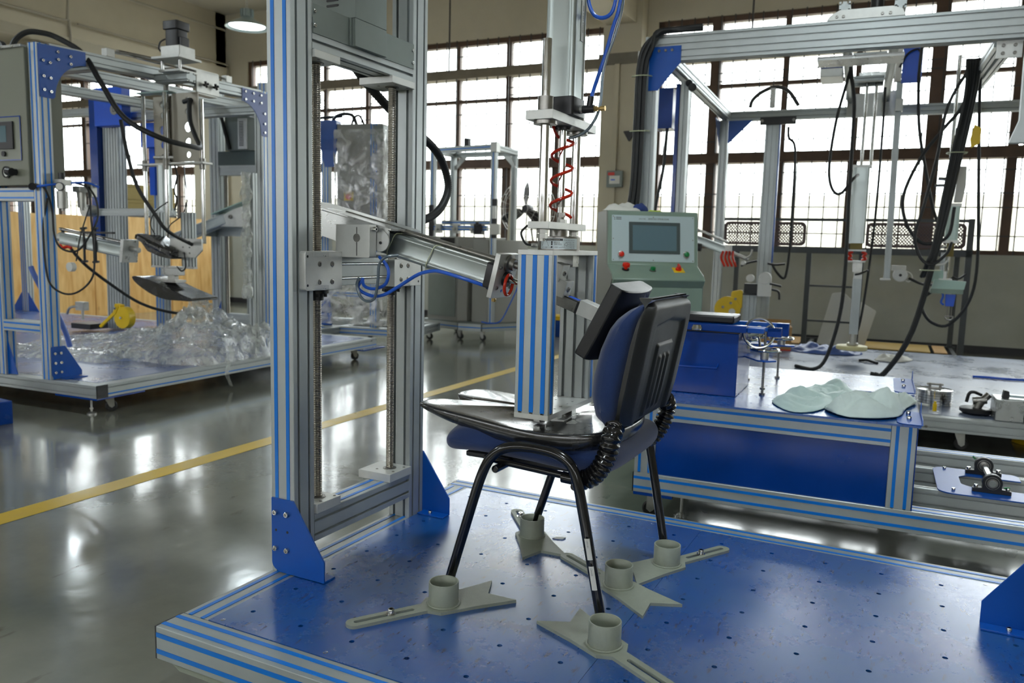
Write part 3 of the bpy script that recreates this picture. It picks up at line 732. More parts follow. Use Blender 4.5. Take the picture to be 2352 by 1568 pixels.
# travelling carriage
def carriage(y0, y1, near):
    poly = [(y0, .77), (y1, .77), (y1, .874), (y0, .874)] if near else [(y0, .768), (y1, .768), (y1, .85), (y0, .85)]
    poly = rounded(poly, [.008, 0, 0, .008] if near else [0, .008, .008, 0], 4)
    g = B().prism(poly, (.062, 0, 0), (0, 1, 0), (0, 0, 1), (.038, 0, 0)).build('carriage_block', ALU_W, MM, bev=.001)
    for yy in ((.459, .51) if near else (.835, .872)):
        for z in (.792, .84) if near else (.79, .832): bolt((.099, yy, z), (1, 0, 0), g, .0072, STEEL_D, .003)
    for z in (.784, .86) if near else (.781,):
        B().cyl((.0992, (.412 if near else .93), z), (.1004, (.412 if near else .93), z), .0035, 12).build('screw_hole', BLACK, g)
    a, c = (.436, .496) if near else (.84, .885)
    for z in (.772, .86) if near else (.77,): B().box((.0995, a, z), (.1008, c, z + .012)).build('inlay_bar', ALU_D, g, bev=.0003)
    B().box((.004, (.458 if near else .80), .772), (.0615, (.55 if near else .918), .85)).build('nut_housing', ALU_D, g, bev=.001)
    q = B(); yc = .518 if near else .865
    q.cyl((.04, yc, .757), (.04, yc, .7715), .031, 24); q.cyl((.04, yc, .738), (.04, yc, .757), .018, 20)
    for i in range(6): q.cyl((.04 + .025 * math.cos(i * 1.047 + .3), yc + .025 * math.sin(i * 1.047 + .3), .748), (.04 + .025 * math.cos(i * 1.047 + .3), yc + .025 * math.sin(i * 1.047 + .3), .757), .0045, 10)
    q.build('lead_nut', BLACK, g)
carriage(.403, .552, True); carriage(.80, .945, False)
cb = prof('carriage_beam', (.05, .5525, .818), (.05, .7995, .818), .05, .08, (1, 0, 0), MM, '')
for z in (.838, .798): B().cyl((.0735, .5525, z), (.0735, .7995, z), .0042, 14).build('guide_shaft', STEEL, cb)
# tilting cylinder on the carriage
D = V((1, 0, -.2375)).normalized(); N = V((.2375, 0, 1)).normalized(); Yv = V((0, 1, 0))
clamp = B().prism(rounded([(.076, .8585), (.190, .8585), (.193, .862), (.193, .948), (.079, .948)], 0), (0, .552, 0), (1, 0, 0), (0, 0, 1), (0, .03, 0)).build('pivot_clamp', ALU_W, MM, bev=.0008)
B().box((.028, .553, .8585), (.076, .581, .874)).build('clamp_foot', ALU_W, clamp, bev=.0008)
B().cyl((.150, .5512, .912), (.150, .5525, .912), .0115, 28).build('pivot_pin', STEEL_D, clamp)
b = B(); b.box((.1492, .5512, .8635), (.1512, .5525, .9003)); b.box((.1492, .5512, .9237), (.1512, .5525, .941)); b.build('clamp_slit', BLACK, clamp, ang=0)
bolt((.193, .567, .936), (1, 0, 0), clamp, .0062, STEEL, .012)
B().cyl((.205, .5835, .905), (.205, .588, .905), .029, 36).build('pivot_disc', ALU_D, clamp); bolt((.207, .5835, .9), (0, -1, 0), clamp, .004, BLACK, .003)
tm = B().prism(rounded([(-.085, 1.006), (.228, .937), (.228, .914), (.170, .876), (.12, .882), (.0, .915), (-.085, .935)], 0), (0, .588, 0), (1, 0, 0), (0, 0, 1), (0, .008, 0)).build('tilt_bracket', ALU_D, MM, bev=.0008)
B().prism([(-.085, 1.006), (.228, .937), (.228, .914), (.170, .876), (.12, .882), (.0, .915), (-.085, .935)], (0, .724, 0), (1, 0, 0), (0, 0, 1), (0, .008, 0)).build('bracket_cheek', ALU_D, tm, bev=.0008)
B().obox(V((.0725, .66, .9745)), D * .17, Yv * .072, N * .0028).build('bracket_top', ALU_D, tm, bev=.0006)
b = B(); b.box((.12, .60, .8585), (.20, .70, .866)); b.box((.02, .62, .8585), (.19, .70, .8625)); b.build('bracket_shelf', ALU_D, tm, ang=0)
def cyl_tube(b, a, d, L, n, y, h, rr):
    """four-lobed pneumatic cylinder tube section of half size h swept along d"""
    poly = []
    for k, (sx, sy) in enumerate(((1, 1), (-1, 1), (-1, -1), (1, -1))):
        cx, cy = sx * (h - rr), sy * (h - rr); st = math.pi / 2 * k - .55
        for i in range(11):
            an = st + (math.pi / 2 + 1.1) * i / 10; poly.append((cx + rr * math.cos(an), cy + rr * math.sin(an)))
        f = h - rr * .22; m_ = h - 2.25 * rr
        nx = [(0, 1), (-1, 0), (0, -1), (1, 0)][k]; tx = [(-1, 0), (0, -1), (1, 0), (0, 1)][k]
        for q in (-m_, 0, m_): poly.append((nx[0] * f + tx[0] * q, nx[1] * f + tx[1] * q))
    return b.prism(poly, a, n, y, V(d) * L)
A0 = V((.06, .66, .9315))
cy = cyl_tube(B(), A0, D, .462, N, Yv, .0315, .0085).build('air_cylinder', CYL, MM, ang=30)
for s in (.152, .285):
    P0 = A0 + D * s; q = B(); pts = []
    for an in range(33):
        a = 2 * math.pi * an / 32; c_, s_ = math.cos(a), math.sin(a); k = .0338 / max(abs(c_), abs(s_), .0001); k = min(k, .0425)
        pts.append(P0 + N * c_ * k + Yv * s_ * k + D * .010 * c_)
    q.tube(pts, .0016, 5, smooth=1, cap=False); q.build('cable_tie', TIE, cy)
e = A0 + D * .462
B().prism(rounded([(-.034, -.034), (.034, -.034), (.034, .034), (-.034, .034)], .006, 4), e, N, Yv, D * .03).build('cylinder_end_cap', BLACK, cy, bev=.001)
ep = e + D * .0305
pl = B().prism(rounded([(-.052, -.056), (.066, -.056), (.066, .056), (-.052, .056)], .002, 2), ep, N, Yv, D * .014).build('end_plate', ALU_W, MM, bev=.0006)
for s in (-.024, .03):
    for t_ in (-.04, .04): bolt(ep + D * .014 + N * s + Yv * t_, D, pl, .0055, STEEL_D, .004)
ga = ep + N * .0415
B().lathe([(.0085, -.014), (.0165, -.014), (.0165, 0), (.0085, 0)], ga, D, 24, closed=True).build('rod_bushing', STEEL_D, pl)
B().lathe([(.0085, .014), (.0245, .014), (.0245, .02), (.016, .022), (.016, .034), (.0085, .034)], ga, D, 28, closed=True).build('rod_bushing', STEEL_D, pl)
B().cyl(ga - D * .535, ga + D * .075, .0083, 20).build('guide_rod', STEEL_D, MM)
B().lathe([(.008, .014), (.020, .014), (.020, .024), (.008, .024)], ep, D, 24, closed=True).build('rod_seal', BLACK, pl)
B().cyl(ep, ep + D * .135, .0072, 18).build('piston_rod', STEEL, MM)
q = B(); c0 = ep + D * .028; q.tube([c0 + N * (-.012 + .026 * math.cos(a * math.pi / 12)) + Yv * (-.012 + .022 * math.sin(a * math.pi / 12)) + D * (.008 * math.sin(a * math.pi / 24)) for a in range(0, 25)], .0042, 9, smooth=1); q.build('red_air_hose', REDT, pl)
# fittings under the end cap
q = B(); f0 = e + D * .02 - N * .034
q.cyl(f0 + D * -.022, f0 + D * .014, .0085, 14); q.cyl(f0 + D * .006, f0 + D * .006 - N * .006, .0105, 14)
ft = q.build('push_fitting', BLACK, cy)
q = B(); q.cyl(f0 + D * .006 - N * .006, f0 + D * .006 - N * .014, .0075, 6); q.cyl(f0 + D * .006 - N * .014, f0 + D * .006 - N * .03, .0036, 10); q.cyl(f0 + D * .006 - N * .026, f0 + D * .006 - N * .034, .0062, 10); q.build('flow_valve', BRASS, cy)
B().tube([(.545, .655, .782), (.50, .63, .797), (.455, .61, .812), (.40, .6, .826), (.37, .595, .829), (.32, .6, .818), (.262, .6, .786), (.206, .6, .757), (.16, .6, .753), (.118, .6, .772), (.128, .61, .80)], .0048, 10).build('blue_air_hose', BLUEH, MM)
B().tube([(.19, .60, .862), (.212, .6, .842), (.222, .6, .82), (.214, .6, .79), (.19, .6, .776), (.165, .6, .772), (.135, .605, .779), (.125, .61, .8)], .0046, 10).build('blue_air_hose', BLUEH, MM)
B().tube([(.255, .60, .868), (.225, .583, .862), (.205, .58, .84), (.201, .58, .80), (.193, .58, .755), (.180, .58, .741), (.160, .58, .739), (.140, .58, .752), (.125, .585, .781), (.12, .6, .80)], .0040, 10).build('grey_air_hose', CLEARH, MM)
# corrugated black hose: out of the motor housing, behind the far column, round to the arm
hp = [(-.06, .615, 1.60), (-.055, .66, 1.575), (-.05, .697, 1.534), (-.05, .767, 1.463), (-.05, .83, 1.406), (-.05, .966, 1.337), (-.05, 1.078, 1.291), (-.05, 1.212, 1.252), (-.05, 1.30, 1.199), (-.05, 1.345, 1.109), (-.05, 1.29, 1.027), (-.05, 1.17, .98), (-.05, .95, .95), (-.04, .76, .945), (-.02, .70, .94)]
Bh = B(); Bh.tube(hp, .015, 12, smooth=26)
nn = 12; rings = len(Bh.v) // nn
for i in range(rings):
    c_ = sum((Bh.v[i * nn + k] for k in range(nn)), V((0, 0, 0))) / nn
    sc = 1.0 if i % 2 else .84
    for k in range(nn): Bh.v[i * nn + k] = c_ + (Bh.v[i * nn + k] - c_) * sc
Bh.build('corrugated_hose', RUBBER, MM, ang=80)

# vertical loading unit
AX, AY = .708, .655
def ring(name, o, d, r0, r1, h, m, parent, n=28): return B().lathe([(r0, 0), (r1, 0), (r1, h), (r0, h)], o, d, n, closed=True).build(name, m, parent)
vc = cyl_tube(B(), V((AX, AY, 1.264)), V((0, 0, 1)), .9, V((1, 0, 0)), Yv, .0385, .0095).build('vertical_air_cylinder', CYL, MM, ang=30)
B().prism(rounded([(-.040, -.040), (.040, -.040), (.040, .040), (-.040, .040)], .008, 4), (AX, AY, 1.219), (1, 0, 0), (0, 1, 0), (0, 0, .0445)).build('cylinder_end_cap', BLACK, vc, bev=.001)
B().box((AX + .0372, AY + .004, 1.40), (AX + .0382, AY + .018, 1.62)).build('rating_label', PAPER, vc, ang=0)
write('printed_lettering', [('SERIES 160 x 400', 0, 0, .009)], lambda x, y: V((AX + .0386, AY + .015 - y, 1.42 + x)), INK, vc)
B().box((AX - .05, AY - .05, HC - .085), (AX + .05, AY + .05, HC - .0805)).build('cylinder_mounting_plate', ALU_D, MM, ang=0)
up = B().prism(rounded([(AX - .041, AY - .13), (AX + .029, AY - .13), (AX + .029, AY + .148), (AX - .041, AY + .148)], 0), (0, 0, 1.197), (1, 0, 0), (0, 1, 0), (0, 0, .0215)).build('guide_plate', ALU_W, MM, bev=.0008)
RY = (AY - .098, AY + .098)
for k, y in enumerate(RY):
    B().cyl((AX - .004, y, .9605), (AX - .004, y, 1.385), .0112, 26).build('guide_rod', STEEL, MM)
    ring('linear_bushing', (AX - .004, y, 1.2186), (0, 0, 1), .0113, .019, .034, STEEL_D, up)
    ring('bushing_flange', (AX - .004, y, 1.1965), (0, 0, -1), .0113, .0285, .008, STEEL_D, up)
ring('rod_seal', (AX, AY, 1.1965), (0, 0, -1), .0095, .0205, .008, BLACK, up)
B().cyl((AX, AY, .985), (AX, AY, 1.2), .0088, 22).build('piston_rod', STEEL, MM)
q = B(); q.cyl((AX, AY, .975), (AX, AY, .986), .0115, 6); q.cyl((AX, AY, .9605), (AX, AY, .976), .0095, 16); q.cyl((AX, AY, 1.0), (AX, AY, 1.022), .0108, 18); q.build('rod_coupling', STEEL_D, MM)
q = B(); q.cyl((AX + .008, AY - .008, .9605), (AX + .008, AY - .008, .969), .0125, 6); q.build('lock_nut', ZINC, MM)
# red coiled hose round the piston rod
pts = []; n_ = 3.35
for i in range(int(n_ * 16) + 1):
    t_ = i / 16; a = -2 * math.pi * t_ + 2.6; z = 1.178 - .205 * (t_ / n_)
    pts.append((AX + .0265 * math.cos(a), AY + .0265 * math.sin(a), z))
pts = [(AX - .018, AY - .02, 1.196)] + pts
B().tube(pts, .0039, 9, smooth=2).build('coiled_red_hose', REDT, MM)
lp = B().prism(rounded([(AX - .034, AY - .118), (AX + .022, AY - .118), (AX + .022, AY + .118), (AX - .034, AY + .118)], 0), (0, 0, .9435), (1, 0, 0), (0, 1, 0), (0, 0, .0168)).build('load_plate', ALU_W, MM, bev=.0008)
for y in RY:
    q = B(); q.cyl((AX - .004, y, .9325), (AX - .004, y, .9434), .0125, 6); q.cyl((AX - .004, y, .9205), (AX - .004, y, .9315), .0135, 6); q.cyl((AX - .004, y, .914), (AX - .004, y, .9434), .008, 14); q.build('lock_nut', ZINC, lp)
ring('sensor_stud', (AX - .004, AY, .9265), (0, 0, 1), .002, .023, .0168, STEEL_D, lp)
# ring force sensor with its label
SX, SY, SR = .700, .668, .0535
sn = B().lathe([(0, 0), (SR, 0), (SR, .0335), (SR - .004, .0345), (0, .0345)], (SX, SY, .8925), (0, 0, 1), 56).build('force_sensor', STEEL_D, MM)
LABW = .105; a_mid = R(-66)
def onring(x, y, e=.0004): a = a_mid + (x - LABW / 2) / SR; return V((SX + (SR + e) * math.cos(a), SY + (SR + e) * math.sin(a), .8955 + y))
b = B(); b.grid(lambda u, v: onring(u * LABW, v * .0265, .0002), 24, 2); b.build('sensor_label', mat('silver_label', srgb(205, 218, 222), .35, .2), sn)
write('printed_lettering', [('300 KG', .040, .0095, .0062), ('BSLS-2', .040, .0145, .0050), ('2.000 mV/V', .038, .0022, .0056), ('NO 11080712363', .004, .0022, .0042), ('Wiring code & input wire', .064, .0215, .0030),
      ('Red   +Exc', .080, .0165, .0032), ('Black  -Exc', .080, .0120, .0032), ('Green +Sig', .080, .0075, .0032), ('White  -Sig', .080, .0028, .0032)], onring, INK, sn)
b = B()
def patch(x0, x1, y0, y1, e=.00045): b.grid(lambda u, v: onring(x0 + (x1 - x0) * u, y0 + (y1 - y0) * v, e), 8, 2)
patch(.020, .062, .0205, .0255)
b.add([onring(.004, .007), onring(.026, .007), onring(.018, .0245), onring(.012, .0245)], [(0, 1, 2, 3)])
for y in (.0095, .0145, .0022): patch(.0325, .0365, y, y + .0045)
for p_, q_ in (((.066, .012), (.0705, .0165)), ((.0705, .0165), (.075, .012)), ((.075, .012), (.0705, .0075)), ((.0705, .0075), (.066, .012)), ((.066, .012), (.066, .003)), ((.066, .003), (.079, .003)), ((.0705, .0165), (.079, .0172)), ((.075, .012), (.079, .0126)), ((.0705, .0075), (.079, .008))):
    dx, dy = q_[0] - p_[0], q_[1] - p_[1]; l = math.hypot(dx, dy); nx, ny = -dy / l * .00025, dx / l * .00025
    b.add([onring(p_[0] + nx, p_[1] + ny, .0006), onring(p_[0] - nx, p_[1] - ny, .0006), onring(q_[0] - nx, q_[1] - ny, .0006), onring(q_[0] + nx, q_[1] + ny, .0006)], [(0, 1, 2, 3)])
b.build('label_print', INK, sn, ang=0)
write('white_lettering', [('FORCE SENSOR', .0225, .0214, .0046)], lambda x, y: onring(x, y, .0008), PAPER, sn)
q = B(); g0 = V((SX - .048, SY - .026, .9035)); gd = V((-.88, -.47, 0)); q.cyl(g0, g0 + gd * .016, .0058, 12); q.cyl(g0 + gd * .006, g0 + gd * .012, .0072, 6); q.build('cable_gland', ZINC, sn)
s0_ = g0 + gd * .015
B().tube([s0_, s0_ + gd * .014 + V((0, 0, .003)), s0_ + gd * .024 + V((0, 0, .018)), s0_ + gd * .026 + V((0, 0, .034)), s0_ + gd * .012 + V((0, .012, .052)), s0_ + V((.0, .03, .058))], .0028, 8).build('sensor_cable', RUBBER, sn)
# fittings and hoses of the vertical cylinder
q = B(); q.cyl((AX + .040, AY + .012, 1.238), (AX + .046, AY + .012, 1.238), .0105, 16); q.build('port_collar', ZINC, vc)
q = B(); q.cyl((AX + .046, AY + .012, 1.238), (AX + .076, AY + .012, 1.238), .0098, 14); q.cyl((AX + .062, AY + .012, 1.238), (AX + .066, AY + .012, 1.268), .0078, 14); q.build('push_fitting', BLACK, vc)
q = B(); q.cyl((AX + .076, AY + .012, 1.238), (AX + .084, AY + .012, 1.238), .0068, 6); q.cyl((AX + .084, AY + .012, 1.238), (AX + .092, AY + .012, 1.238), .0036, 10); q.cyl((AX + .092, AY + .012, 1.238), (AX + .104, AY + .012, 1.238), .0062, 12); q.build('flow_valve', BRASS, vc)
B().tube([(AX + .066, AY + .012, 1.262), (.775, .69, 1.30), (.795, .70, 1.373), (.812, .70, 1.435), (.828, .70, 1.49), (.833, .70, 1.60), (.82, .70, 1.9), (.76, .70, HC - .1)], .0048, 10).build('blue_air_hose', BLUEH, MM)
B().tube([(.81, .70, 1.62), (.818, .70, 1.53), (.81, .70, 1.475), (.785, .70, 1.46), (.757, .70, 1.475), (.742, .70, 1.53), (.75, .7, 1.66), (.79, .7, 1.9), (.76, .69, HC - .1)], .0048, 10).build('blue_air_hose', BLUEH, MM)
B().tube([(.838, .70, 1.9), (.838, .70, 1.54), (.822, .70, 1.43), (.792, .70, 1.342), (.785, .70, 1.247), (.758, .70, 1.197), (.73, .69, 1.178), (.712, .68, 1.172)], .0036, 10).build('grey_air_hose', CLEARH, MM)

# loading frame that presses the seat
FX0, FX1, FY0, FY1 = .657, .749, .523, .817
fr = box('frame_top', (FX0, FY0, .8805), (FX1, FY1, .8922), ALU_W, MM, bev=.0006)
fb = sheet('frame_bottom', [(FX0, FY0), (FX1, FY0), (FX1, FY1), (FX0, FY1)], (0, 0, .4815), (1, 0, 0), (0, 1, 0), (0, 0, .0125), ALU_W, MM, holes=[(FX0 + dx, FY0 + dy, .0035) for dx in (.022, .07) for dy in (.09, .125, .17, .205)])
for y, s in ((FY0 + .015, 'b- a+ a-'), (FY1 - .015, 'a+ b+ a-')):
    prof('frame_side', ((FX0 + FX1) / 2, y, .4942), ((FX0 + FX1) / 2, y, .8803), FX1 - FX0, .03, (1, 0, 0), MM, s, pitch=.03, ins=(.004, .0))
# linkage inside the frame to the back pad
def ob(name, c, ax, ay, az, m, parent=MM, bev=.0008): return B().obox(c, ax, ay, az).build(name, m, parent, bev=bev)
k0 = ob('mounting_block', (.705, .72, .865), (.022, 0, 0), (0, .02, 0), (0, 0, .0153), ALU_D)
tl = V((.30, 0, 1)).normalized(); tx = V((1, 0, -.30)).normalized()
l1 = ob('link_block', V((.706, .665, .838)), tx * .014, Yv * .022, tl * .022, ALU_W); bolt(V((.706, .665, .838)) + tx * .014, tx, l1, .0065, STEEL_D, .003)
l2 = ob('link_block', V((.712, .668, .799)), tx * .019, Yv * .022, tl * .022, ALU_W); bolt(V((.712, .668, .799)) + tx * .019, tx, l2, .0068, STEEL_D, .003)
arm_d = V((.94, 0, -.33)).normalized(); arm_n = V((.33, 0, .94)).normalized()
ac = V((.733, .668, .759)); s1_ = ob('load_cell_bar', ac, arm_d * .036, Yv * .016, arm_n * .014, STEEL_D)
ob('cell_plate', ac + arm_n * .0158 + arm_d * .012, arm_d * .024, Yv * .017, arm_n * .0016, BLACK, s1_)
ob('cell_label', ac + arm_n * .0178 + arm_d * .010, arm_d * .014, Yv * .010, arm_n * .0003, BLUE_B, s1_)
ob('cell_band', ac + arm_d * .03, arm_d * .004, Yv * .0166, arm_n * .0146, BLACK, s1_)
wb = V((.792, .668, .744)); w1 = ob('pad_bracket', wb, arm_d * .026, Yv * .022, arm_n * .019, ALU_W)
ob('bracket_cheek', wb + arm_d * .03 - Yv * .0175 + arm_n * .002, arm_d * .022, Yv * .0045, arm_n * .015, ALU_W, w1); bolt(wb + arm_d * .037 - Yv * .022, (0, -1, 0), w1, .006, STEEL_D, .002)
ob('bracket_cheek', wb + arm_d * .03 + Yv * .0175 + arm_n * .002, arm_d * .022, Yv * .0045, arm_n * .015, ALU_W, w1)
# black back pad: a wedge-topped board with a bulging vinyl face
pu = V((.085, 0, .165)).normalized(); pw = V((.165, 0, -.085)).normalized()
def padf(u, v):
    y = .560 + .232 * u; t_ = 4 * u * (1 - u)
    return V((.792, 0, .648)) + pu * (.002 + .192 * v) + pw * (.034 + .022 * t_ ** .6 * (1 - .25 * abs(2 * v - 1) ** 6)) + Yv * y
pad = B(); nu, nv = 17, 13
pad.grid(padf, nu, nv)
bk = lambda u, v: V((.792, 0, .648)) + pu * (.002 + .192 * v) + pw * (0 if .02 < u < .98 else .004) + Yv * (.560 + .232 * u)
n0 = len(pad.v); pad.grid(bk, nu, nv)
def rim(i): return i
loop = [i for i in range(nu)] + [j * nu + nu - 1 for j in range(1, nv)] + [(nv - 1) * nu + i for i in range(nu - 2, -1, -1)] + [j * nu for j in range(nv - 2, 0, -1)]
for a_, c_ in zip(loop, loop[1:] + loop[:1]): pad.f.append((a_, n0 + a_, n0 + c_, c_))
pad.build('back_pad', LEATHER, MM, bev=.003, fix=True, ang=50)
# ------------------------------------------------------------------ black thigh-shaped loading form (part of the machine)
def catloop(pts, k=5):
    P = [V((*p, 0)) for p in pts]; n = len(P); o = []
    for i in range(n):
        p0, p1, p2, p3 = P[i - 1], P[i], P[(i + 1) % n], P[(i + 2) % n]
        for j in range(k):
            t = j / k; q = .5 * ((2 * p1) + (p2 - p0) * t + (2 * p0 - 5 * p1 + 4 * p2 - p3) * t * t + (3 * p1 - p0 - 3 * p2 + p3) * t ** 3); o.append((q.x, q.y))
    return o
out = catloop([(.334, .604), (.357, .566), (.43, .541), (.51, .526), (.63, .503), (.72, .484), (.80, .480), (.862, .50), (.905, .56), (.922, .68), (.905, .80), (.862, .86), (.80, .878), (.72, .876), (.63, .870), (.51, .866), (.405, .868), (.364, .846), (.348, .80), (.356, .757), (.386, .727), (.43, .702), (.392, .668), (.348, .650)])
fc = V((.66, .68)); n = len(out)
def zt(x, y, s):
    e = .474 - .014 * max(0, min(1, (x - .36) / .3)) + .010 * max(0, (x - .75) / .15)
    bowl = -.010 * (1 - s ** 2) * max(0, min(1, (x - .55) / .15)) + .004 * (1 - s * s)
    return e + bowl
def zb(x): return .034 * max(0, min(1, (x - .34) / .26)) ** .8 + .010
b = B(); S_ = [0.001, .2, .4, .6, .75, .88, .96, .99, 1.0]
for s in S_:
    for x, y in out: xx, yy = fc.x + (x - fc.x) * s, fc.y + (y - fc.y) * s; b.v.append(V((xx, yy, zt(x, y, s) if s < .985 else zt(x, y, 1) - (.001 if s < 1 else .004))))
for s, f in ((1.0, .35), (.985, .6), (.95, .85), (.86, 1.), (.6, 1.25), (.001, 1.3)):
    for x, y in out: xx, yy = fc.x + (x - fc.x) * s, fc.y + (y - fc.y) * s; b.v.append(V((xx, yy, zt(x, y, 1) - .004 - zb(xx) * f)))
for r in range(len(S_) + 5): b.f += [(r * n + i, r * n + (i + 1) % n, (r + 1) * n + (i + 1) % n, (r + 1) * n + i) for i in range(n)]
fm = b.build('seat_form', FORM, MM, ang=60)
RECESS_SHADE = mat('painted_recess_shade', (.004, .004, .004), .7)
B().prism(rounded([(.742, .60), (.828, .60), (.828, .775), (.742, .775)], .02, 4), (0, 0, .4615), (1, 0, 0), (0, 1, 0), (0, 0, .0012)).build('painted_recess', RECESS_SHADE, fm, ang=0)  # flat near-black patch: painted shade of the opening in the form
q = B()
for x, y in ((.69, .60), (.725, .63), (.735, .70)): q.box((x - .009, y - .014, .4605), (x + .009, y + .014, .4812))
q.box((.70, .615, .462), (.752, .72, .4675)); q.build('form_bracket', ALU_D, MM, bev=.0006)
box('bracket_foot', (.765, .60, .462), (.79, .64, .466), ALU_D, MM, bev=.0005)

# ================================================================== THE CHAIR
CH = thing('visitor_chair', (.70, .735, .012), 0, 'blue fabric visitor chair with black tube legs standing in the grey cups', 'chair')
OFF[CH.name] = V((.70, .735, .012))
def sgn(v): return 1 if v >= 0 else -1
# seat cushion
prof_s = catloop([(.455, .368), (.54, .372), (.66, .368), (.78, .360), (.86, .352), (.905, .368), (.918, .395), (.905, .422), (.872, .434), (.78, .436), (.68, .441), (.59, .448), (.535, .450), (.485, .442), (.452, .422), (.437, .395)], 4)
m_ = len(prof_s); cxs, czs = .67, .405; b = B(); NY = 30
for j in range(NY + 1):
    t = -1 + 2 * j / NY; tt = sgn(t) * abs(t) ** .7; f = (1 - min(1, abs(tt)) ** 6) ** .35 if abs(tt) < 1 else .0; f = max(f, .02)
    for x, z in prof_s:
        dx = x - cxs; ends = 1 - .10 * abs(tt) ** 4 * (1 if dx < 0 else .6)
        b.v.append(V((cxs + dx * (.90 + .10 * f) * ends, .735 + .224 * tt, czs + (z - czs) * (.15 + .85 * f) - .012 * (1 - tt * tt) * (1 if z > czs else 0) * max(0, 1 - abs(dx - .05) / .25))))
for j in range(NY): b.f += [(j * m_ + i, j * m_ + (i + 1) % m_, (j + 1) * m_ + (i + 1) % m_, (j + 1) * m_ + i) for i in range(m_)]
b.f += [tuple(range(m_)), tuple(range(NY * m_, NY * m_ + m_))[::-1]]
b.build('seat', FABRIC, CH, ang=70, fix=True)
B().box((.50, .56, .352), (.86, .91, .3665)).build('seat_board', BLACK, CH, bev=.004)
# backrest
def lerp(tab, z):
    for (a, x), (c, y) in zip(tab, tab[1:]):
        if z <= c: return x + (y - x) * (z - a) / (c - a)
    return tab[-1][1]
FR = [(.47, .858), (.50, .836), (.55, .828), (.60, .832), (.66, .846), (.71, .867), (.735, .885), (.757, .912), (.773, .942), (.79, .975)]
MD = [(.47, .905), (.52, .922), (.60, .935), (.68, .950), (.74, .965), (.80, .985)]
BK = [(.47, .930), (.50, .938), (.55, .949), (.62, .962), (.70, .976), (.75, .984), (.79, .988)]
BY, BH = .738, .205
def halfw(z):
    t = (z - .632) / .155; return BH * (1 - (.30 if t > 0 else .12) * abs(t) ** 6 - (.05 if z < .55 else 0) * ((.55 - z) / .08 if z < .55 else 0))
def slab(fx, bx, name, m, zs, edge, back=None):
    b = B(); M = 44; rows = []
    for z in zs:
        w = halfw(z); x0, x1 = lerp(fx, z), lerp(bx, z); tz = min(1, (z - zs[0]) / .022, (zs[-1] - z) / .022); e = max(0.05, (1 - (1 - max(0, tz)) ** 2) ** .5)
        for i in range(M):
            a = 2 * math.pi * i / M; c_, s_ = math.cos(a), math.sin(a); y = sgn(c_) * abs(c_) ** .42; d = sgn(s_) * abs(s_) ** .55
            xm, h = (x0 + x1) / 2, (x1 - x0) / 2 * e
            xx = xm + d * h
            if d < 0: xx += edge * abs(y) ** 3 * .5
            if back and d > .3: xx += back(y * w, z)
            b.v.append(V((xx, BY + y * w, z)))
    R_ = len(zs)
    for r in range(R_ - 1): b.f += [(r * M + i, r * M + (i + 1) % M, (r + 1) * M + (i + 1) % M, (r + 1) * M + i) for i in range(M)]
    b.f += [tuple(range(M)), tuple(range((R_ - 1) * M, R_ * M))[::-1]]
    return b.build(name, m, CH, ang=65, fix=True)
zs = [.474 + (.783 - .474) * i / 60 for i in range(61)]
slab(FR, MD, 'backrest_cushion', FABRIC, zs, .03)
# shell: a grid for the back face with a recessed panel and ribs, plus its rim
def ss(a, c, v): t = max(0, min(1, (v - a) / (c - a))); return t * t * (3 - 2 * t)
def backx(y, z):
    x = lerp(BK, z) + .004
    e = abs(y) / halfw(z)
    x -= .020 * ss(.80, 1.0, e)
    panel = (1 - ss(.118, .130, abs(y))) * (1 - ss(.725 - .1 * abs(y), .738 - .1 * abs(y), z)) * ss(.470, .478, z)
    x -= .009 * panel
    inner = (1 - ss(.060, .066, abs(y))) * (1 - ss(.668, .672, z)) * ss(.484, .49, z)
    x += .006 * inner
    for k in (-.036, 0., .036): x += .0045 * (1 - ss(.006, .0105, abs(y - k))) * ss(.50, .51, z) * (1 - ss(.635, .645, z))
    x -= .03 * ss(.755, .79, z) ** 2
    return x
b = B(); nu, nv = 90, 90; z0, z1 = .480, .787
b.grid(lambda u, v: V((backx((2 * u - 1) * halfw(z0 + (z1 - z0) * v), z0 + (z1 - z0) * v), BY + (2 * u - 1) * halfw(z0 + (z1 - z0) * v) * 1.012, z0 + (z1 - z0) * v)), nu, nv)
loop = [i for i in range(nu)] + [j * nu + nu - 1 for j in range(1, nv)] + [(nv - 1) * nu + i for i in range(nu - 2, -1, -1)] + [j * nu for j in range(nv - 2, 0, -1)]
n0 = len(b.v)
for i in loop: p = b.v[i]; b.v.append(V((lerp(MD, p.z) - .004, p.y * 1.0, p.z - (.004 if p.z < .49 else 0))))
L_ = len(loop)
for k in range(L_): b.f.append((loop[k], n0 + k, n0 + (k + 1) % L_, loop[(k + 1) % L_]))
b.build('backrest_shell', SHELL, CH, ang=50, fix=True)
# tubular frame loops
for y, nm in ((.462, 0), (1.008, 1)):
    yy = lambda z: y + (.016 if nm == 0 else -.004) * (1 - min(1, z / .35))
    xo = -.004 if nm else 0
    P_ = [(.499, .020), (.545, .165), (.585, .290), (.607, .350), (.628, .388), (.660, .414), (.705, .426), (.76, .427), (.806, .420), (.838, .400), (.856, .362), (.868, .310), (.895, .175), (.926, .020)]
    B().tube([(x + xo, yy(z), z) for x, z in P_], .0125, 16, smooth=5).build('leg_frame', BLACK_G, CH, ang=60)
for y in (.512, .962): B().tube([(.585, y, .372), (.66, y, .366), (.76, y, .360), (.85, y, .354)], .0088, 12).build('seat_rail', BLACK_G, CH)
for x, z in ((.632, .356), (.842, .345)): B().tube([(x, .475, z), (x, .995, z)], .0095, 14, smooth=1).build('cross_tube', BLACK_G, CH, bev=.002)
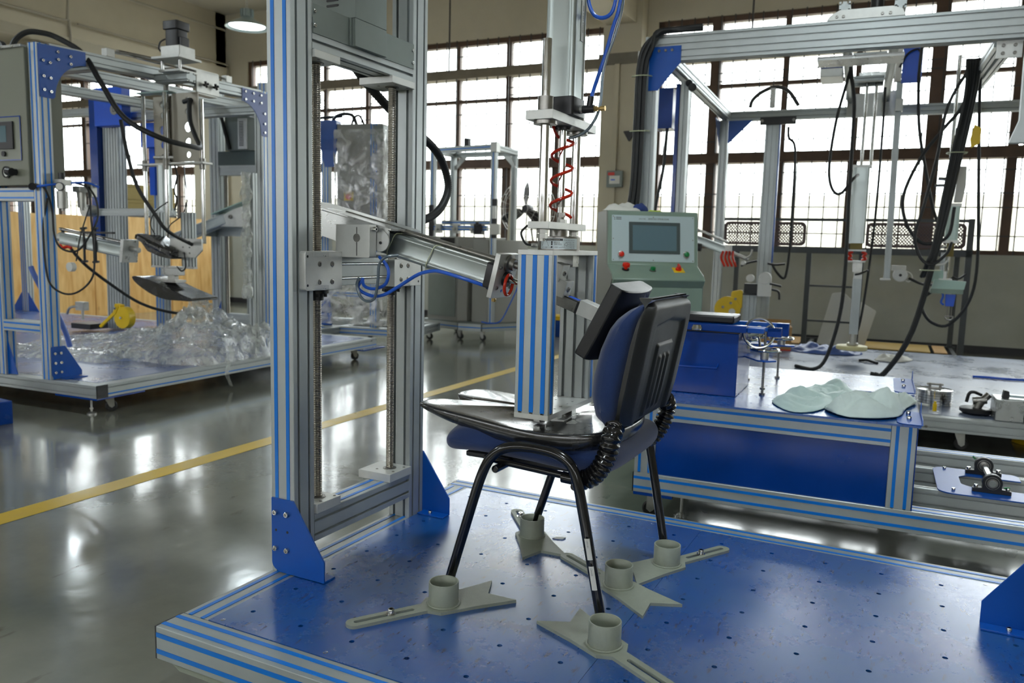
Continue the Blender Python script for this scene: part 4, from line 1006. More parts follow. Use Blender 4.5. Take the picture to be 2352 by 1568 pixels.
# corrugated boots of the two back supports
for k, y in enumerate((.505, .968)):
    path = [V((.918, y + (.03 if k == 0 else -.03), .492)), V((.918, y, .465)), V((.913, y, .435)), V((.902, y, .405)), V((.886, y, .379)), V((.866, y, .362)), V((.843, y, .354))]
    b = B(); b.tube(path, .0225, 20, smooth=9); nn = 20; rg = len(b.v) // nn
    for i in range(rg):
        c_ = sum((b.v[i * nn + q_] for q_ in range(nn)), V((0, 0, 0))) / nn; sc = 1.08 if (i % 4) in (1, 2) else .80
        if i < 2: sc = .75
        for q_ in range(nn): b.v[i * nn + q_] = c_ + (b.v[i * nn + q_] - c_) * sc
    b.build('corrugated_boot', BLACK_G, CH, ang=60)
    B().tube([(.80, y, .356), (.845, y, .354)], .014, 12, smooth=1).build('support_bar', BLACK_G, CH)
# stickers on the near rear leg
lp_ = lambda t_, a: V((.868 + (.926 - .868) * t_, .4605, .31 - .29 * t_)) + (V((math.sin(a), -math.cos(a), 0)) * .0132)
for t0, t1 in ((.25, .42), (.47, .66)):
    b = B(); b.grid(lambda u, v: lp_(t0 + (t1 - t0) * v, R(5 + 55 * u)), 6, 4); b.build('leg_sticker', PAPER, CH)
    write('printed_lettering', [('CH-0' + ('1' if t0 < .3 else '2'), 0.004, 0, .007)], lambda x, y: lp_(t0 + x * 3.2, R(20 + y * 3000)) + V((.0003, -.0003, 0)), INK, CH)

# ================================================================== LEG FIXTURES
def make_fixture():
    t = thing('leg_holder', (0, 0, 0), 0, '', 'holder', 'grey steel leg holders bolted to the blue base plate')
    ol = [(-.172, -.066), (-.126, .000), (-.172, .066), (-.06, .052), (-.02, .050), (.028, .047), (.052, .021), (.23, .021)] + [(.23 + .021 * math.sin(a * math.pi / 10), .021 * math.cos(a * math.pi / 10)) for a in range(1, 10)] + [(.23, -.021), (.052, -.021), (.028, -.047), (-.02, -.050), (-.06, -.052)]
    slot = [(.085, .0062)] + [(.085 - .0062 * math.sin(a * math.pi / 8), .0062 * math.cos(a * math.pi / 8)) for a in range(1, 8)] + [(.085, -.0062), (.226, -.0062)] + [(.226 + .0062 * math.sin(a * math.pi / 8), -.0062 * math.cos(a * math.pi / 8)) for a in range(1, 8)] + [(.226, .0062)]
    p = sheet('base_plate', ol, (0, 0, 0), (1, 0, 0), (0, 1, 0), (0, 0, .008), CUP, t, holes=[(0, 0, slot)])
    b = B(); b.lathe([(.0335, .001), (.0375, .001), (.0375, .056), (.0368, .057), (.0342, .057), (.0335, .056)], (0, 0, .008), (0, 0, 1), 48, closed=True); b.build('cup', CUP, t)
    b = B(); N_ = 60; random.seed(3)
    pts = [((.0385 + .0012 * random.random()) * math.cos(2 * math.pi * i / N_), (.0385 + .0012 * random.random()) * math.sin(2 * math.pi * i / N_), .0095) for i in range(N_)]; pts.append(pts[0])
    b.tube(pts, .0028, 7, smooth=1, cap=False); b.build('weld_bead', CUP, t)
    return t
fx0 = make_fixture()
FXS = [((.524, .422), -123.6, 'grey leg holder under the near front chair leg, slotted tail pointing left', .139),
       ((.950, .425), -29.4, 'grey leg holder nearest the camera, holding the near rear leg of the chair', None),
       ((.869, .749), 149.2, 'empty grey leg holder with no chair leg in its cup', None),
       ((.940, .958), 60.3, 'grey leg holder under the far rear leg of the chair, bolted tail to the right', .139),
       ((.510, .962), 128.2, 'grey leg holder under the far front chair leg beside a tape scrap', .173)]
for i, ((x, y), a, lb, bo) in enumerate(FXS):
    if i == 0: t = fx0; t.location = (x, y, .0015); t.rotation_euler = (0, 0, R(a)); t['label'] = lb
    else: t = copy_thing(fx0, (x, y, .0015), a, lb)
    OFF[t.name] = V((0, 0, 0))
for i, ((x, y), a, lb, bo) in enumerate(FXS):
    t = [o for o in bpy.data.objects if o.get('label') == lb][0]
    if bo:
        w = B().lathe([(.0065, 0), (.0125, 0), (.0125, .002), (.0065, .002)], (bo, 0, .008), (0, 0, 1), 24, closed=True).build('washer', STEEL, t)
        bolt((bo, 0, .010), (0, 0, 1), t, .0082, STEEL, .012)
tag(B().prism([(0, 0), (.03, .008), (.034, .026), (.008, .018)], (.57, .985, .0018), (1, 0, 0), (0, 1, 0), (0, 0, .003)).build('tape_scrap', PAPER, None, ang=0), 'crumpled scrap of white tape on the base plate by the far leg holder', 'tape')
# ================================================================== BENCH MACHINE WITH BLUE PANEL (middle right)
BN = thing('bench_machine', (.546, 1.847, 0), 2.37, 'long low aluminium bench with a dark blue front panel behind the chair', 'bench', base=FLOOR)
prof('base_rail', (0, .04, -.04), (3.2, .04, -.04), .08, .08, (0, 1, 0), BN, 'b+ a-', caps='0')
for y, w in ((.36, .04), (.70, .04)): prof('slide_rail', (.0805, y, -.04), (3.2, y, -.04), w, .08, (0, 1, 0), BN, '')
prof('base_rail', (.0, 1.06, -.04), (3.2, 1.06, -.04), .08, .08, (0, 1, 0), BN, 'b+')
prof('base_rail', (.04, .0805, -.04), (.04, 1.0195, -.04), .08, .08, (1, 0, 0), BN, '')
B().box((.0, .0, -.0925), (.16, .3, -.0805)).build('caster_plate', BLUE_D, BN, bev=.001)
B().box((.0, .8, -.0925), (.16, 1.1, -.0805)).build('caster_plate', BLUE_D, BN, bev=.001)
for x, y in ((.075, .06), (.075, 1.0), (3.0, .06)): caster(BN, x, y, -.0925, rz=180 if x < 1 else 0)
foot(BN, .19, .05, -.0805)
for x, y in ((.041, .04), (.970, .04), (.041, 1.06), (.970, 1.06)): prof('upright', (x, y, .0005), (x, y, .3035), .082, .08, (1, 0, 0), BN, 'b-' if y < .5 else '', ins=(.004, .0))
prof('upper_rail', (.0825, .04, .264), (.9285, .04, .264), .08, .08, (0, 1, 0), BN, 'a-')
prof('upper_rail', (.0825, 1.06, .264), (.9285, 1.06, .264), .08, .08, (0, 1, 0), BN, '')
prof('cross_rail', (.970, .0805, .264), (.970, 1.0195, .264), .08, .08, (1, 0, 0), BN, '')
B().box((.083, .010, .0005), (.928, .013, .2235)).build('front_panel', BLUE_D, BN, ang=0)
B().box((1.0115, .0, .001), (1.0145, 1.1, .3035)).build('side_panel', BLUE_D, BN, ang=0)
hs = [(.13 + .15 * i, .1 + .15 * j, .005) for i in range(6) for j in range(7) if not (i > 4 and 3 <= j <= 4)]
tp = sheet('bench_plate', [(0, -.018), (1.022, -.018), (1.022, .622), (.79, .622), (.79, .664), (1.022, .664), (1.03, 1.17), (.0, 1.13)], (0, 0, .3042), (1, 0, 0), (0, 1, 0), (0, 0, .008), PLATE, BN, holes=hs)
for y0, y1 in ((-.018, .24), (.70, 1.14)):
    g = B().prism(rounded([(.945, y0 + .002), (1.024, y0 + .002), (1.024, y1), (.945, y1)], [.03, 0, 0, .03], 4), (0, 0, .3125), (1, 0, 0), (0, 1, 0), (0, 0, .003)).build('bracket_plate', BLUE, BN, bev=.0005)
    B().prism([(y0 + .002, .313), (y1, .313), (y1, .325), (y1 - .05, .362), (y1 - .09, .33), (y0 + .02, .33)], (1.0245, 0, 0), (0, 1, 0), (0, 0, 1), (.0025, 0, 0)).build('bracket_lip', BLUE, g, bev=.0004)
    for q in (.35, .75): bolt((.985, y0 + (y1 - y0) * q, .3156), (0, 0, 1), g, .008, STEEL, .012)
# bearing carriage lying on the slide rails
BR = thing('bearing_unit', BN.matrix_world @ V((0, 0, 0)), 0, 'blue plate carrying two black pillow-block bearings on the slide rails', 'bearing')
BR.location = (.546, 1.847, .0005); BR.rotation_euler = (0, 0, R(2.37))
ol = rounded([(1.12, .31), (1.375, .345), (1.43, .40), (1.43, .50), (1.24, .455), (1.215, .50), (1.225, .60), (1.27, .66), (1.43, .66), (1.43, .72), (1.12, .71)], [.03, .03, .02, .01, .03, .02, .03, .03, .01, .01, .03], 4)
ol = rounded([(1.115, .305), (1.43, .305), (1.43, .44), (1.235, .44), (1.205, .47), (1.205, .585), (1.235, .62), (1.43, .62), (1.43, .72), (1.115, .72)], [.05, .04, 0, .02, .03, .03, .02, 0, .03, .05], 4)
B().prism(ol, (0, 0, 0), (1, 0, 0), (0, 1, 0), (0, 0, .005)).build('carriage_plate', BLUE, BR, bev=.0006)
for x, y in ((1.17, .355), (1.16, .69)): bolt((x, y, .005), (0, 0, 1), BR, .0065, STEEL, .009)
for y in (.385, .665):
    q = B(); n_ = 24
    hp_ = [(1.235, .005), (1.365, .005), (1.365, .02), (1.333, .024)] + [(1.30 + .034 * math.cos(a), .045 + .034 * math.sin(a)) for a in [R(-20 + 220 * i / n_) for i in range(n_ + 1)]] + [(1.267, .024), (1.235, .02)]
    q.prism(hp_, (0, y - .013, 0), (1, 0, 0), (0, 0, 1), (0, .026, 0)); o = q.build('pillow_block', BLACK, BR, bev=.0015)
    B().lathe([(.0135, -.0155), (.0245, -.0155), (.0245, .0155), (.0135, .0155)], (1.30, y, .045), (0, 1, 0), 28, closed=True).build('bearing_ring', STEEL_D, o)
    B().lathe([(.0185, -.016), (.0225, -.016), (.0225, .016), (.0185, .016)], (1.30, y, .045), (0, 1, 0), 28, closed=True).build('bearing_seal', BLACK, o)
    for x in (1.247, 1.353): bolt((x, y, .02), (0, 0, 1), o, .0075, STEEL, .012)
    B().cyl((1.268 if y > .5 else 1.34, y + .0, .068 if y > .5 else .03), (1.258 if y > .5 else 1.36, y + .0, .078 if y > .5 else .032), .0035, 10).build('grease_nipple', GREEN, o)
B().cyl((1.30, .365, .045), (1.30, .69, .045), .0132, 24).build('shaft', STEEL, BR)

def BNl(x, y, z): c, s = math.cos(R(2.37)), math.sin(R(2.37)); return V((.546 + x * c - y * s, 1.847 + x * s + y * c, z))
# blue steel box with a bar handle
BX = thing('blue_steel_box', BNl(.03, .19, .3125), 2.37, 'blue painted steel box with a bar handle standing on the bench behind the chair', 'box')
box('box_body', (0, 0, 0), (.325, .34, .258), BLUE_D, BX, bev=.004)
B().tube([(.06, -.003, .12), (.06, -.03, .118), (.075, -.036, .116), (.235, -.036, .116), (.248, -.03, .118), (.25, -.003, .13)], .0042, 10, smooth=2).build('handle', BLUE_D, BX)
box('gasket', (.0, -.004, .2585), (.33, .34, .264), BLACK, BX, bev=0)
# clamping fixture: blue top bars, handwheels and threaded rods
CF = thing('clamping_fixture', BNl(0, 0, .3125), 2.37, 'blue clamping fixture with chrome handwheels and threaded rods beside the steel box', 'fixture')
z0 = -.3125
def bx(name, a, b_, m, **k): return box(name, (a[0], a[1], a[2] + z0), (b_[0], b_[1], b_[2] + z0), m, CF, **k)
bx('top_bar', (.04, .17, .5775), (.385, .21, .606), BLUE_D, bev=.002); bx('top_bar', (.04, .30, .577), (.505, .33, .5935), BLUE, bev=.002); bx('top_bar', (.04, .42, .577), (.52, .45, .604), BLUE, bev=.002)
bx('top_bar', (.385, .20, .577), (.45, .23, .597), BLUE, bev=.002)
bx('end_block', (.45, .30, .556), (.506, .34, .5935), BLUE_D, bev=.002); bx('end_block', (.47, .42, .55), (.522, .46, .604), BLUE_D, bev=.002)
bx('bridge_plate', (.04, .2, .571), (.34, .46, .5765), BLUE_D, bev=.001)
def wheel(c, d, r, name='handwheel', hub=.014):
    c = V((c[0], c[1], c[2] + z0)); u, w = perp(V(d)); b = B()
    b.tube([c + (u * math.cos(2 * math.pi * i / 36) + w * math.sin(2 * math.pi * i / 36)) * r for i in range(37)], .0055, 10, smooth=1, cap=False)
    for k in range(3):
        a = 2 * math.pi * k / 3 + .4; e = u * math.cos(a) + w * math.sin(a); b.tube([c - V(d) * .010 + e * .01, c - V(d) * .007 + e * r * .5, c + e * r], .005, 8)
    b.cyl(c - V(d) * .022, c + V(d) * .004, hub, 20)
    return b.build(name, STEEL, CF)
v1 = wheel((.418, .30, .569), (.18, -.98, 0), .060)
q = B(); q.cyl((.424, .31, .562 + z0), (.405, .40, .58 + z0), .012, 16); q.cyl((.42, .285, .569 + z0), (.38, .275, .557 + z0), .006, 10); q.build('spindle', CUP, CF)
wheel((.444, .313, .502), (0, 0, 1), .055); wheel((.345, .468, .523), (0, 0, 1), .05); wheel((.475, .62, .523), (0, 0, 1), .05); wheel((.36, .60, .525), (0, 0, 1), .045)
q = B(); q.cyl((.444, .313, .462 + z0), (.444, .313, .49 + z0), .017, 20); q.build('spacer', ZINC, CF)
q = B(); q.cyl((.475, .62, .494 + z0), (.475, .62, .512 + z0), .017, 20); q.build('spacer', ZINC, CF)
q = B(); q.cyl((.345, .468, .482 + z0), (.345, .468, .51 + z0), .017, 20); q.build('spacer', ZINC, CF)
tear = lambda x0, y0, x1, y1, r: rounded([(x0 - r, y0 - r), (x1 + .02, y1 - r), (x1 + .045, y1), (x1 + .02, y1 + r), (x0 - r, y0 + r)], .02, 4)
for (pts, z) in (([(.315, .44), (.42, .272), (.46, .262), (.497, .30), (.48, .335), (.37, .505), (.33, .50)], .455), ([(.33, .57), (.45, .575), (.535, .60), (.53, .635), (.45, .66), (.33, .66)], .4875)):
    B().prism(rounded(pts, .018, 4), (0, 0, z + z0), (1, 0, 0), (0, 1, 0), (0, 0, .0065)).build('arm_plate', BLUE, CF, bev=.001)
for x, y, zt_, nz in ((.331, .468, .54, .36), (.331, .67, .54, .0), (.444, .309, .575, .335), (.447, .817, .49, .43)):
    b = B(); b.lathe(ridged(.0058, zt_ - .3165, .004, .001), (x, y, .0035), (0, 0, 1), 10)
    b.cyl((x, y, 0), (x, y, .009), .0125, 6)
    if nz: b.cyl((x, y, nz + z0), (x, y, nz + z0 + .009), .0115, 6)
    b.build('threaded_rod', STEEL_D, CF, ang=50)
BP = box('vinyl_pad', BNl(.0, .2, .6065) * 0 + V((-.16, -.09, 0)), V((.16, .09, .032)), LEATHER, None, bev=.008)
BP.location = BNl(.17, .30, .6065); BP.rotation_euler = (0, 0, R(2.37)); tag(BP, 'flat black vinyl pad lying on the blue fixture bars behind the chair back', 'pad')
CK = B().lathe([(0, 0), (.022, 0), (.023, .006), (.016, .02), (0, .021)], (0, 0, 0), (0, 0, 1), 24).build('clamp_knob', STEEL, None); CK.location = BNl(.195, .172, .578) + V((0, -.0235, 0)); tag(CK, 'small domed steel knob at the front edge of the fixture bar', 'knob')
CK.parent = CF; CK.location = (.195, .145, .27); del CK['label']; del CK['category']; CK.name = 'clamp_knob'

# printed sack lying crumpled on the bench
def crumple(name, outline, z, amp, m, seed, n=34, thick=.002, folds=()):
    """sheet draped on a surface: outline in local xy, folds add long ridges"""
    from mathutils import noise
    b = B(); c = V((sum(p[0] for p in outline) / len(outline), sum(p[1] for p in outline) / len(outline)))
    ol_ = catloop(outline, 4); N_ = len(ol_)
    for r in range(n + 1):
        s = r / n
        for i, (x, y) in enumerate(ol_):
            xx, yy = c.x + (x - c.x) * max(s, .001), c.y + (y - c.y) * max(s, .001)
            h = amp * (abs(noise.noise(V((xx * 9 + seed, yy * 9, 0)))) * 1.4 + .35 * abs(noise.noise(V((xx * 26 + seed, yy * 26, 2)))))
            h += amp * .5 * (1 - s ** 3)
            for (fx, fy, fa, fw, fh) in folds:
                d = (xx - fx) * math.sin(fa) - (yy - fy) * math.cos(fa); h += fh * math.exp(-(d / fw) ** 2)
            h *= (1 - s ** 8) * .95 + .05
            b.v.append(V((xx, yy, z + thick + max(0, h))))
    for r in range(n): b.f += [(r * N_ + i, r * N_ + (i + 1) % N_, (r + 1) * N_ + (i + 1) % N_, (r + 1) * N_ + i) for i in range(N_)]
    o = b.build(name, m, None, ang=80); s_ = o.modifiers.new('t', 'SOLIDIFY'); s_.thickness = thick; s_.offset = 1
    return o
def to_bn(o): o.location = BNl(*[o.location[0], o.location[1], 0]) + V((0, 0, o.location[2])); o.rotation_euler = (0, 0, R(2.37)); return o
sk = to_bn(crumple('plastic_sack', [(.50, .17), (.545, .33), (.64, .62), (.74, .68), (.80, .55), (.79, .36), (.72, .20), (.66, .03), (.58, .0)], .3125, .035, BAGM, 3, folds=((.6, .3, 1.2, .05, .012),)))
tag(sk, 'pale printed sack lying flat on the bench left of the folded cloth', 'sack')
sk2 = to_bn(crumple('folded_cloth', [(.70, .10), (.73, .26), (.84, .36), (1.02, .47), (.98, .28), (.95, .09), (.86, .0), (.77, -.01)], .3165, .04, CLOTHW, 8, folds=((.8, .1, .5, .03, .03), (.85, .2, .9, .025, .02))))
tag(sk2, 'crumpled pale grey-green cloth folded on the bench corner', 'cloth')
write('printed_lettering', [('NIVJ', 0, 0, .035)], lambda x, y: (sk.matrix_world.inverted() if False else Matrix()) @ V((0, 0, 0)) + V((.10 + x * .9 - y * .5, .20 + y * .3 + x * .5, .045)) - V((0, 0, 0)), INK, sk).location = V((.07, .19, .052))

# ================================================================== CONTROL CONSOLE
CN = thing('control_console', (.008, 2.865, 0), 33, 'grey-green control console with touch screen and coloured push buttons behind the chair', 'console', base=FLOOR)
WC = .50
side = [(-.115, FLOOR + .03), (-.115, .70), (-.145, .742), (-.115, .768), (-.012, .815), (.035, 1.104), (.25, 1.10), (.25, FLOOR + .03)]
B().prism(side, (.012, 0, 0), (0, 1, 0), (0, 0, 1), (WC, 0, 0)).build('console_body', CONSOLE, CN, bev=.006)
B().prism([(p[0] + (.004 if p[0] < 0 else 0), p[1]) for p in side], (.006, 0, 0), (0, 1, 0), (0, 0, 1), (.006, 0, 0)).build('console_side', CON_S, CN, ang=0)
B().box((.02, -.10, FLOOR + .001), (WC, .24, FLOOR + .03)).build('plinth', BLACK, CN, ang=0)
pu_ = V((0, .047, .289)).normalized(); pn_ = V((0, -.289, .047)).normalized(); ps = V((.012, -.012, .815)) + pn_ * .0012
fp = lambda x, h, e=0: ps + V((x, 0, 0)) + pu_ * h + pn_ * e
pan = B().prism(rounded([(.022, .018), (.478, .018), (.478, .268), (.022, .268)], .004, 3), ps, (1, 0, 0), pu_, pn_ * .002).build('display_panel', PANEL, CN, bev=.0004)
b = B().prism(rounded([(.115, .062), (.398, .062), (.398, .232), (.115, .232)], .003, 3), ps + pn_ * .002, (1, 0, 0), pu_, pn_ * .005).build('screen_bezel', mat('dark_bezel', srgb(70, 82, 82), .3), CN, bev=.001)
B().prism([(.135, .078), (.378, .078), (.378, .214), (.135, .214)], ps + pn_ * .0072, (1, 0, 0), pu_, pn_ * .0004).build('screen', SCREEN, b, ang=0)
for x, h in ((.03, .026), (.25, .026), (.47, .026), (.03, .14), (.47, .14), (.03, .26), (.25, .26), (.47, .26)): bolt(fp(x, h, .002), pn_, pan, .003, STEEL_D, .0015)
write('printed_lettering', [('XK-0174A  ', .17, .2465, .0085), ('\u5ea7\u6905\u7efc\u5408\u529b\u5b66\u6027\u80fd\u8bd5\u9a8c\u673a', .222, .2465, .0105), ('EMERGENCY', .055, .038, .005)], lambda x, y: fp(x, y, .0024), INK, pan)
b = B()
for x, w, h in ((.034, .006, .252), (.044, .03, .253), (.034, .006, .243), (.044, .03, .244)): b.prism([(x, h), (x + w, h), (x + w, h + .0035), (x, h + .0035)], ps + pn_ * .0022, (1, 0, 0), pu_, pn_ * .0002)
b.build('maker_mark', INK, pan, ang=0)
def button(o, d, r, m, h=.012, mush=0, parent=CN, nm='push_button'):
    b = B(); b.lathe([(0, 0), (r * 1.15, 0), (r * 1.15, .004), (r * .95, .005), (0, .005)], o, d, 24); bb = b.build('button_collar', BLACK if mush else STEEL_D, parent)
    b = B(); b.lathe([(r * .85, .005), (r * .85, h)] if not mush else [(r * .6, .005), (r * .6, h * .6), (r * 1.25, h * .7)], o, d, 24); rr = r * .85 if not mush else r * 1.25
    b.lathe([(rr, h * (1 if not mush else .7)), (rr * .96, h * 1.15), (rr * .6, h * 1.28), (0, h * 1.3)], o, d, 24); return b.build(nm, m, parent)
button(fp(.072, .055, .002), pn_, .016, RED, .016); button(fp(.432, .060, .002), pn_, .016, GREEN, .016)
dn_ = V((0, -.047 / .1131, .1031 / .1131)).normalized(); dn_ = V((0, -.41, .91)).normalized(); dk = lambda x, t: V((.012 + x, -.115 + .103 * t, .768 + .047 * t)) + dn_ * .001
button(dk(.085, .45), dn_, .0165, RED, .030, 1, nm='emergency_button'); button(dk(.232, .42), dn_, .016, GREEN, .016)
sq = B().obox(dk(.375, .5), V((.030, 0, 0)), V((0, .91, .41)) * .028, dn_ * .002).build('switch_plate', YELLOW, CN, bev=.001)
q = B(); q.cyl(dk(.375, .5), dk(.375, .5) + dn_ * .012, .016, 20); q.obox(dk(.375, .5) + dn_ * .02, (.005, 0, 0), V((0, .91, .41)) * .018, dn_ * .01); q.build('rotary_switch', RED, sq)
def CNl(x, y, z): c, s = math.cos(R(33)), math.sin(R(33)); return V((.008 + x * c - y * s, 2.865 + x * s + y * c, z))
def on_console(o, x, y, z): o.location = CNl(x, y, z); o.rotation_euler = (0, 0, R(33)); return o
r1 = on_console(crumple('white_rag', [(-.10, -.04), (-.06, .04), (.0, .06), (.10, .05), (.11, -.02), (.03, -.05)], 0, .035, PAPER, 5, n=14), .105, .12, 1.104); tag(r1, 'crumpled white rag on top of the console', 'rag')
r2 = on_console(crumple('navy_glove', [(-.04, -.02), (-.01, .03), (.04, .05), (.06, .0), (.02, -.03)], 0, .05, CLOTHB, 9, n=10), .215, .14, 1.104); tag(r2, 'small navy cloth beside the white rag on the console', 'cloth')
r3 = on_console(crumple('green_slip', [(-.04, -.015), (-.01, .02), (.04, .01), (.03, -.015)], 0, .008, mat('lime_plastic', srgb(190, 210, 70), .5), 2, n=6), .29, .1, 1.104); tag(r3, 'lime green slip lying on the console top', 'slip')
# ================================================================== GANTRY MACHINE (right, behind the bench)
G = thing('gantry_machine', (-.1, 3.72, 0), 3.6, 'large aluminium gantry test machine with hanging heads by the right windows', 'machine', base=FLOOR)
GX, GY = 3.7, 3.28
prof('base_rail', (0, .04, -.04), (GX, .04, -.04), .08, .08, (0, 1, 0), G, '', caps='0')
prof('base_rail', (0, GY - .04, -.04), (GX, GY - .04, -.04), .08, .08, (0, 1, 0), G, '')
for x in (.04, GX - .04): prof('base_rail', (x, .0805, -.04), (x, GY - .0805, -.04), .08, .08, (1, 0, 0), G, '')
DUST = mat('dusty_blue_deck', srgb(112, 124, 148), .3, noise=.28, nscale=2.2, rvar=.12)
B().box((.0805, .075, -.008), (GX - .0805, GY - .0, .0015)).build('deck_plate', DUST, G, bev=.001)
bolt((1.72, -.0, -.058), (0, -1, 0), G, .008, STEEL_D, .006)
for x, y in ((.1, .1), (GX - .2, .1), (.1, GY - .2), (1.9, .1)): caster(G, x, y, -.08)
prof('post', (.04, .04, .002), (.04, .04, 2.2), .08, .08, (1, 0, 0), G, '')
prof('post', (.0, GY - .1, .002), (.0, GY - .1, 2.17), .08, .08, (1, 0, 0), G, '')
for y in (.04, GY - .04): prof('post', (GX - .04, y, .002), (GX - .04, y, 2.2), .08, .08, (1, 0, 0), G, '')
fbm = prof('front_beam', (.04, .04, 2.126), (GX, .04, 2.126), .08, .16, (0, 1, 0), G, '', caps='0')
prof('rear_beam', (.05, GY - .08, 2.205), (GX, GY - .08, 2.205), .08, .09, (0, 1, 0), G, '')
prof('side_beam', (.045, .085, 2.16), (.02, GY - .125, 2.205), .08, .08, (1, 0, 0), G, '')
prof('side_beam', (GX - .04, .085, 2.16), (GX - .04, GY - .125, 2.2), .08, .08, (1, 0, 0), G, '')
gg = B().prism([(.03, 2.135), (.225, 2.135), (.225, 2.035), (.09, 1.875), (.03, 1.875)], (0, -.006, 0), (1, 0, 0), (0, 0, 1), (0, .006, 0)).build('gusset_plate', BLUE, G, bev=.0006)
for x in (.09, .13, .17): bolt((x, -.006, 2.11), (0, -1, 0), gg, .008, STEEL_D)
B().prism([(.042, 2.159), (.27, 2.159), (.06, 1.95), (.042, 1.95)], (0, GY - .145, 0), (1, 0, 0), (0, 0, 1), (0, .005, 0)).build('gusset_plate', BLUE, G, bev=.0006)
B().prism([(.0, 2.16), (-.3, 2.16), (.0, 1.9)], (-.045, GY - .10, 0), (0, 1, 0), (0, 0, 1), (.004, 0, 0)).build('gusset_plate', BLUE, G, bev=.0006)
# carriages on top of the beams, with cross beams between them
tc_ = B().prism(rounded([(1.04, 2.207), (1.06, 2.235), (1.11, 2.262), (1.38, 2.262), (1.43, 2.245), (1.45, 2.207)], .004, 2), (0, .0, 0), (1, 0, 0), (0, 0, 1), (0, .08, 0)).build('carriage_plate', ALU_W, G, bev=.001)
for x in (1.095, 1.13, 1.33, 1.37): bolt((x, 0, 2.225), (0, -1, 0), tc_, .008, STEEL_D)
q = B(); q.lathe([(.0, 0), (.034, 0), (.034, .055), (.037, .058), (.037, .075), (.0, .078)], (1.30, .05, 2.262), (0, 0, 1), 24); q.build('motor_cap', BLACK, G)
B().prism(rounded([(1.10, 2.15), (1.10, 2.30), (1.16, 2.35), (1.50, 2.37), (1.55, 2.34), (1.55, 2.15)], .01, 3), (0, GY - .17, 0), (1, 0, 0), (0, 0, 1), (0, .012, 0)).build('carriage_plate', ALU_W, G, bev=.001)
for x in (1.13, 1.42): prof('cross_beam', (x, .085, 2.30), (x, GY - .18, 2.30), .06, .06, (1, 0, 0), G, '', pitch=.03)
for y in (.5, 1.3, 2.1, 2.3): prof('cross_tie', (1.165, y, 2.285), (1.385, y, 2.285), .06, .04, (0, 1, 0), G, '', pitch=.03)
q = B(); q.box((1.0, .10, 2.015), (1.46, .30, 2.035)); q.build('carriage_shoe', ALU_D, G, ang=0)
bxm = box('drive_box', (.93, 1.7, 2.24), (1.09, 2.0, 2.33), ALU_W, G, bev=.002); box('drive_cover', (.93, 1.69, 2.30), (1.09, 1.70, 2.36), BLUE_D, bxm, bev=.001)
# head 1: vertical cylinder with a yellow disc foot
hx, hy = 1.30, 2.2
for dx in (-.035, .035): B().cyl((hx + dx, hy, 1.60), (hx + dx, hy, 2.34), .012, 14).build('guide_rod', STEEL, G)
box('guide_block', (hx - .10, hy - .05, 2.30), (hx + .12, hy + .05, 2.345), ALU_D, G)
box('guide_block', (hx - .10, hy - .05, 1.60), (hx + .045, hy + .05, 1.622), ALU_W, G)
cy1 = cyl_tube(B(), V((hx - .03, hy, .99)), V((0, 0, 1)), .61, V((1, 0, 0)), Yv, .063, .014).build('air_cylinder', CYL, G, ang=30)
q = B(); q.box((hx - .075, hy - .045, .942), (hx + .02, hy + .045, .99)); q.build('cylinder_end', OLIVE, cy1, ang=0)
for z in (.925, .835): box('bellow_plate', (hx - .09, hy - .05, z), (hx + .05, hy + .05, z + .014), ALU_W, cy1)
q = B()
for s in (-1, 1): q.tube([(hx - .015 + s * .035, hy - .03, .92), (hx - .015 + s * .065, hy - .035, .905), (hx - .015 + s * .045, hy - .03, .885), (hx - .015 + s * .068, hy - .035, .865), (hx - .015 + s * .035, hy - .03, .852)], .011, 8)
q.build('red_coil_hose', REDT, cy1)
box('load_cell', (hx - .045, hy - .03, .755), (hx + .03, hy + .03, .834), ZINC, cy1); box('rod_clamp', (hx - .03, hy - .03, .70), (hx + .035, hy + .03, .754), ALU_W, cy1)
B().tube([(hx - .02, hy - .04, .735), (hx + .02, hy - .05, .745), (hx + .075, hy - .06, .775)], .008, 8).build('clamp_lever', BLACK, cy1)
prof('lower_post', (hx, hy, .24), (hx, hy, .70), .07, .06, (1, 0, 0), G, '', pitch=.03)
q = B(); q.cyl((hx - .0, hy, .152), (hx, hy, .24), .028, 16); q.cyl((hx, hy, .148), (hx, hy, .165), .045, 20); q.build('rod_end', ZINC, G)
q = B(); q.lathe([(0, 0), (.115, 0), (.122, .006), (.122, .03), (.116, .036), (0, .036)], (hx - .005, hy, .108), (0, 0, 1), 40); q.build('disc_foot', CREAM, G)
# slim white post with a geared motor
px, py = 1.50, 2.6
prof('slim_post', (px + .03, py, .70), (px + .012, py, 2.36), .05, .05, (1, 0, 0), G, '', pitch=.05)
box('post_foot', (px - .02, py - .04, .685), (px + .06, py + .04, .70), ALU_W, G); box('post_slide', (px - .01, py - .04, 2.10), (px + .05, py + .04, 2.20), ALU_W, G)
q = B(); q.cyl((px + .13, py - .12, .735), (px + .13, py - .01, .735), .056, 28); q.cyl((px + .13, py - .126, .735), (px + .13, py - .12, .735), .05, 28); q.box((px + .06, py - .10, .77), (px + .17, py - .02, .815)); gm = q.build('geared_motor', WHITE, G, bev=.002)
B().cyl((px + .13, py - .1275, .735), (px + .13, py - .1262, .735), .012, 16).build('motor_shaft', BLACK, gm)
B().tube([(px + .17, py - .06, .77), (px + .21, py - .07, .75), (px + .225, py - .07, .71), (px + .20, py - .07, .68), (px + .175, py - .07, .69)], .005, 8).build('motor_lead', WHITE, gm)
pb = box('blue_panel', (px + .02, py - .03, 2.325), (px + .17, py - .02, 2.62), BLUE_B, G, bev=.001)
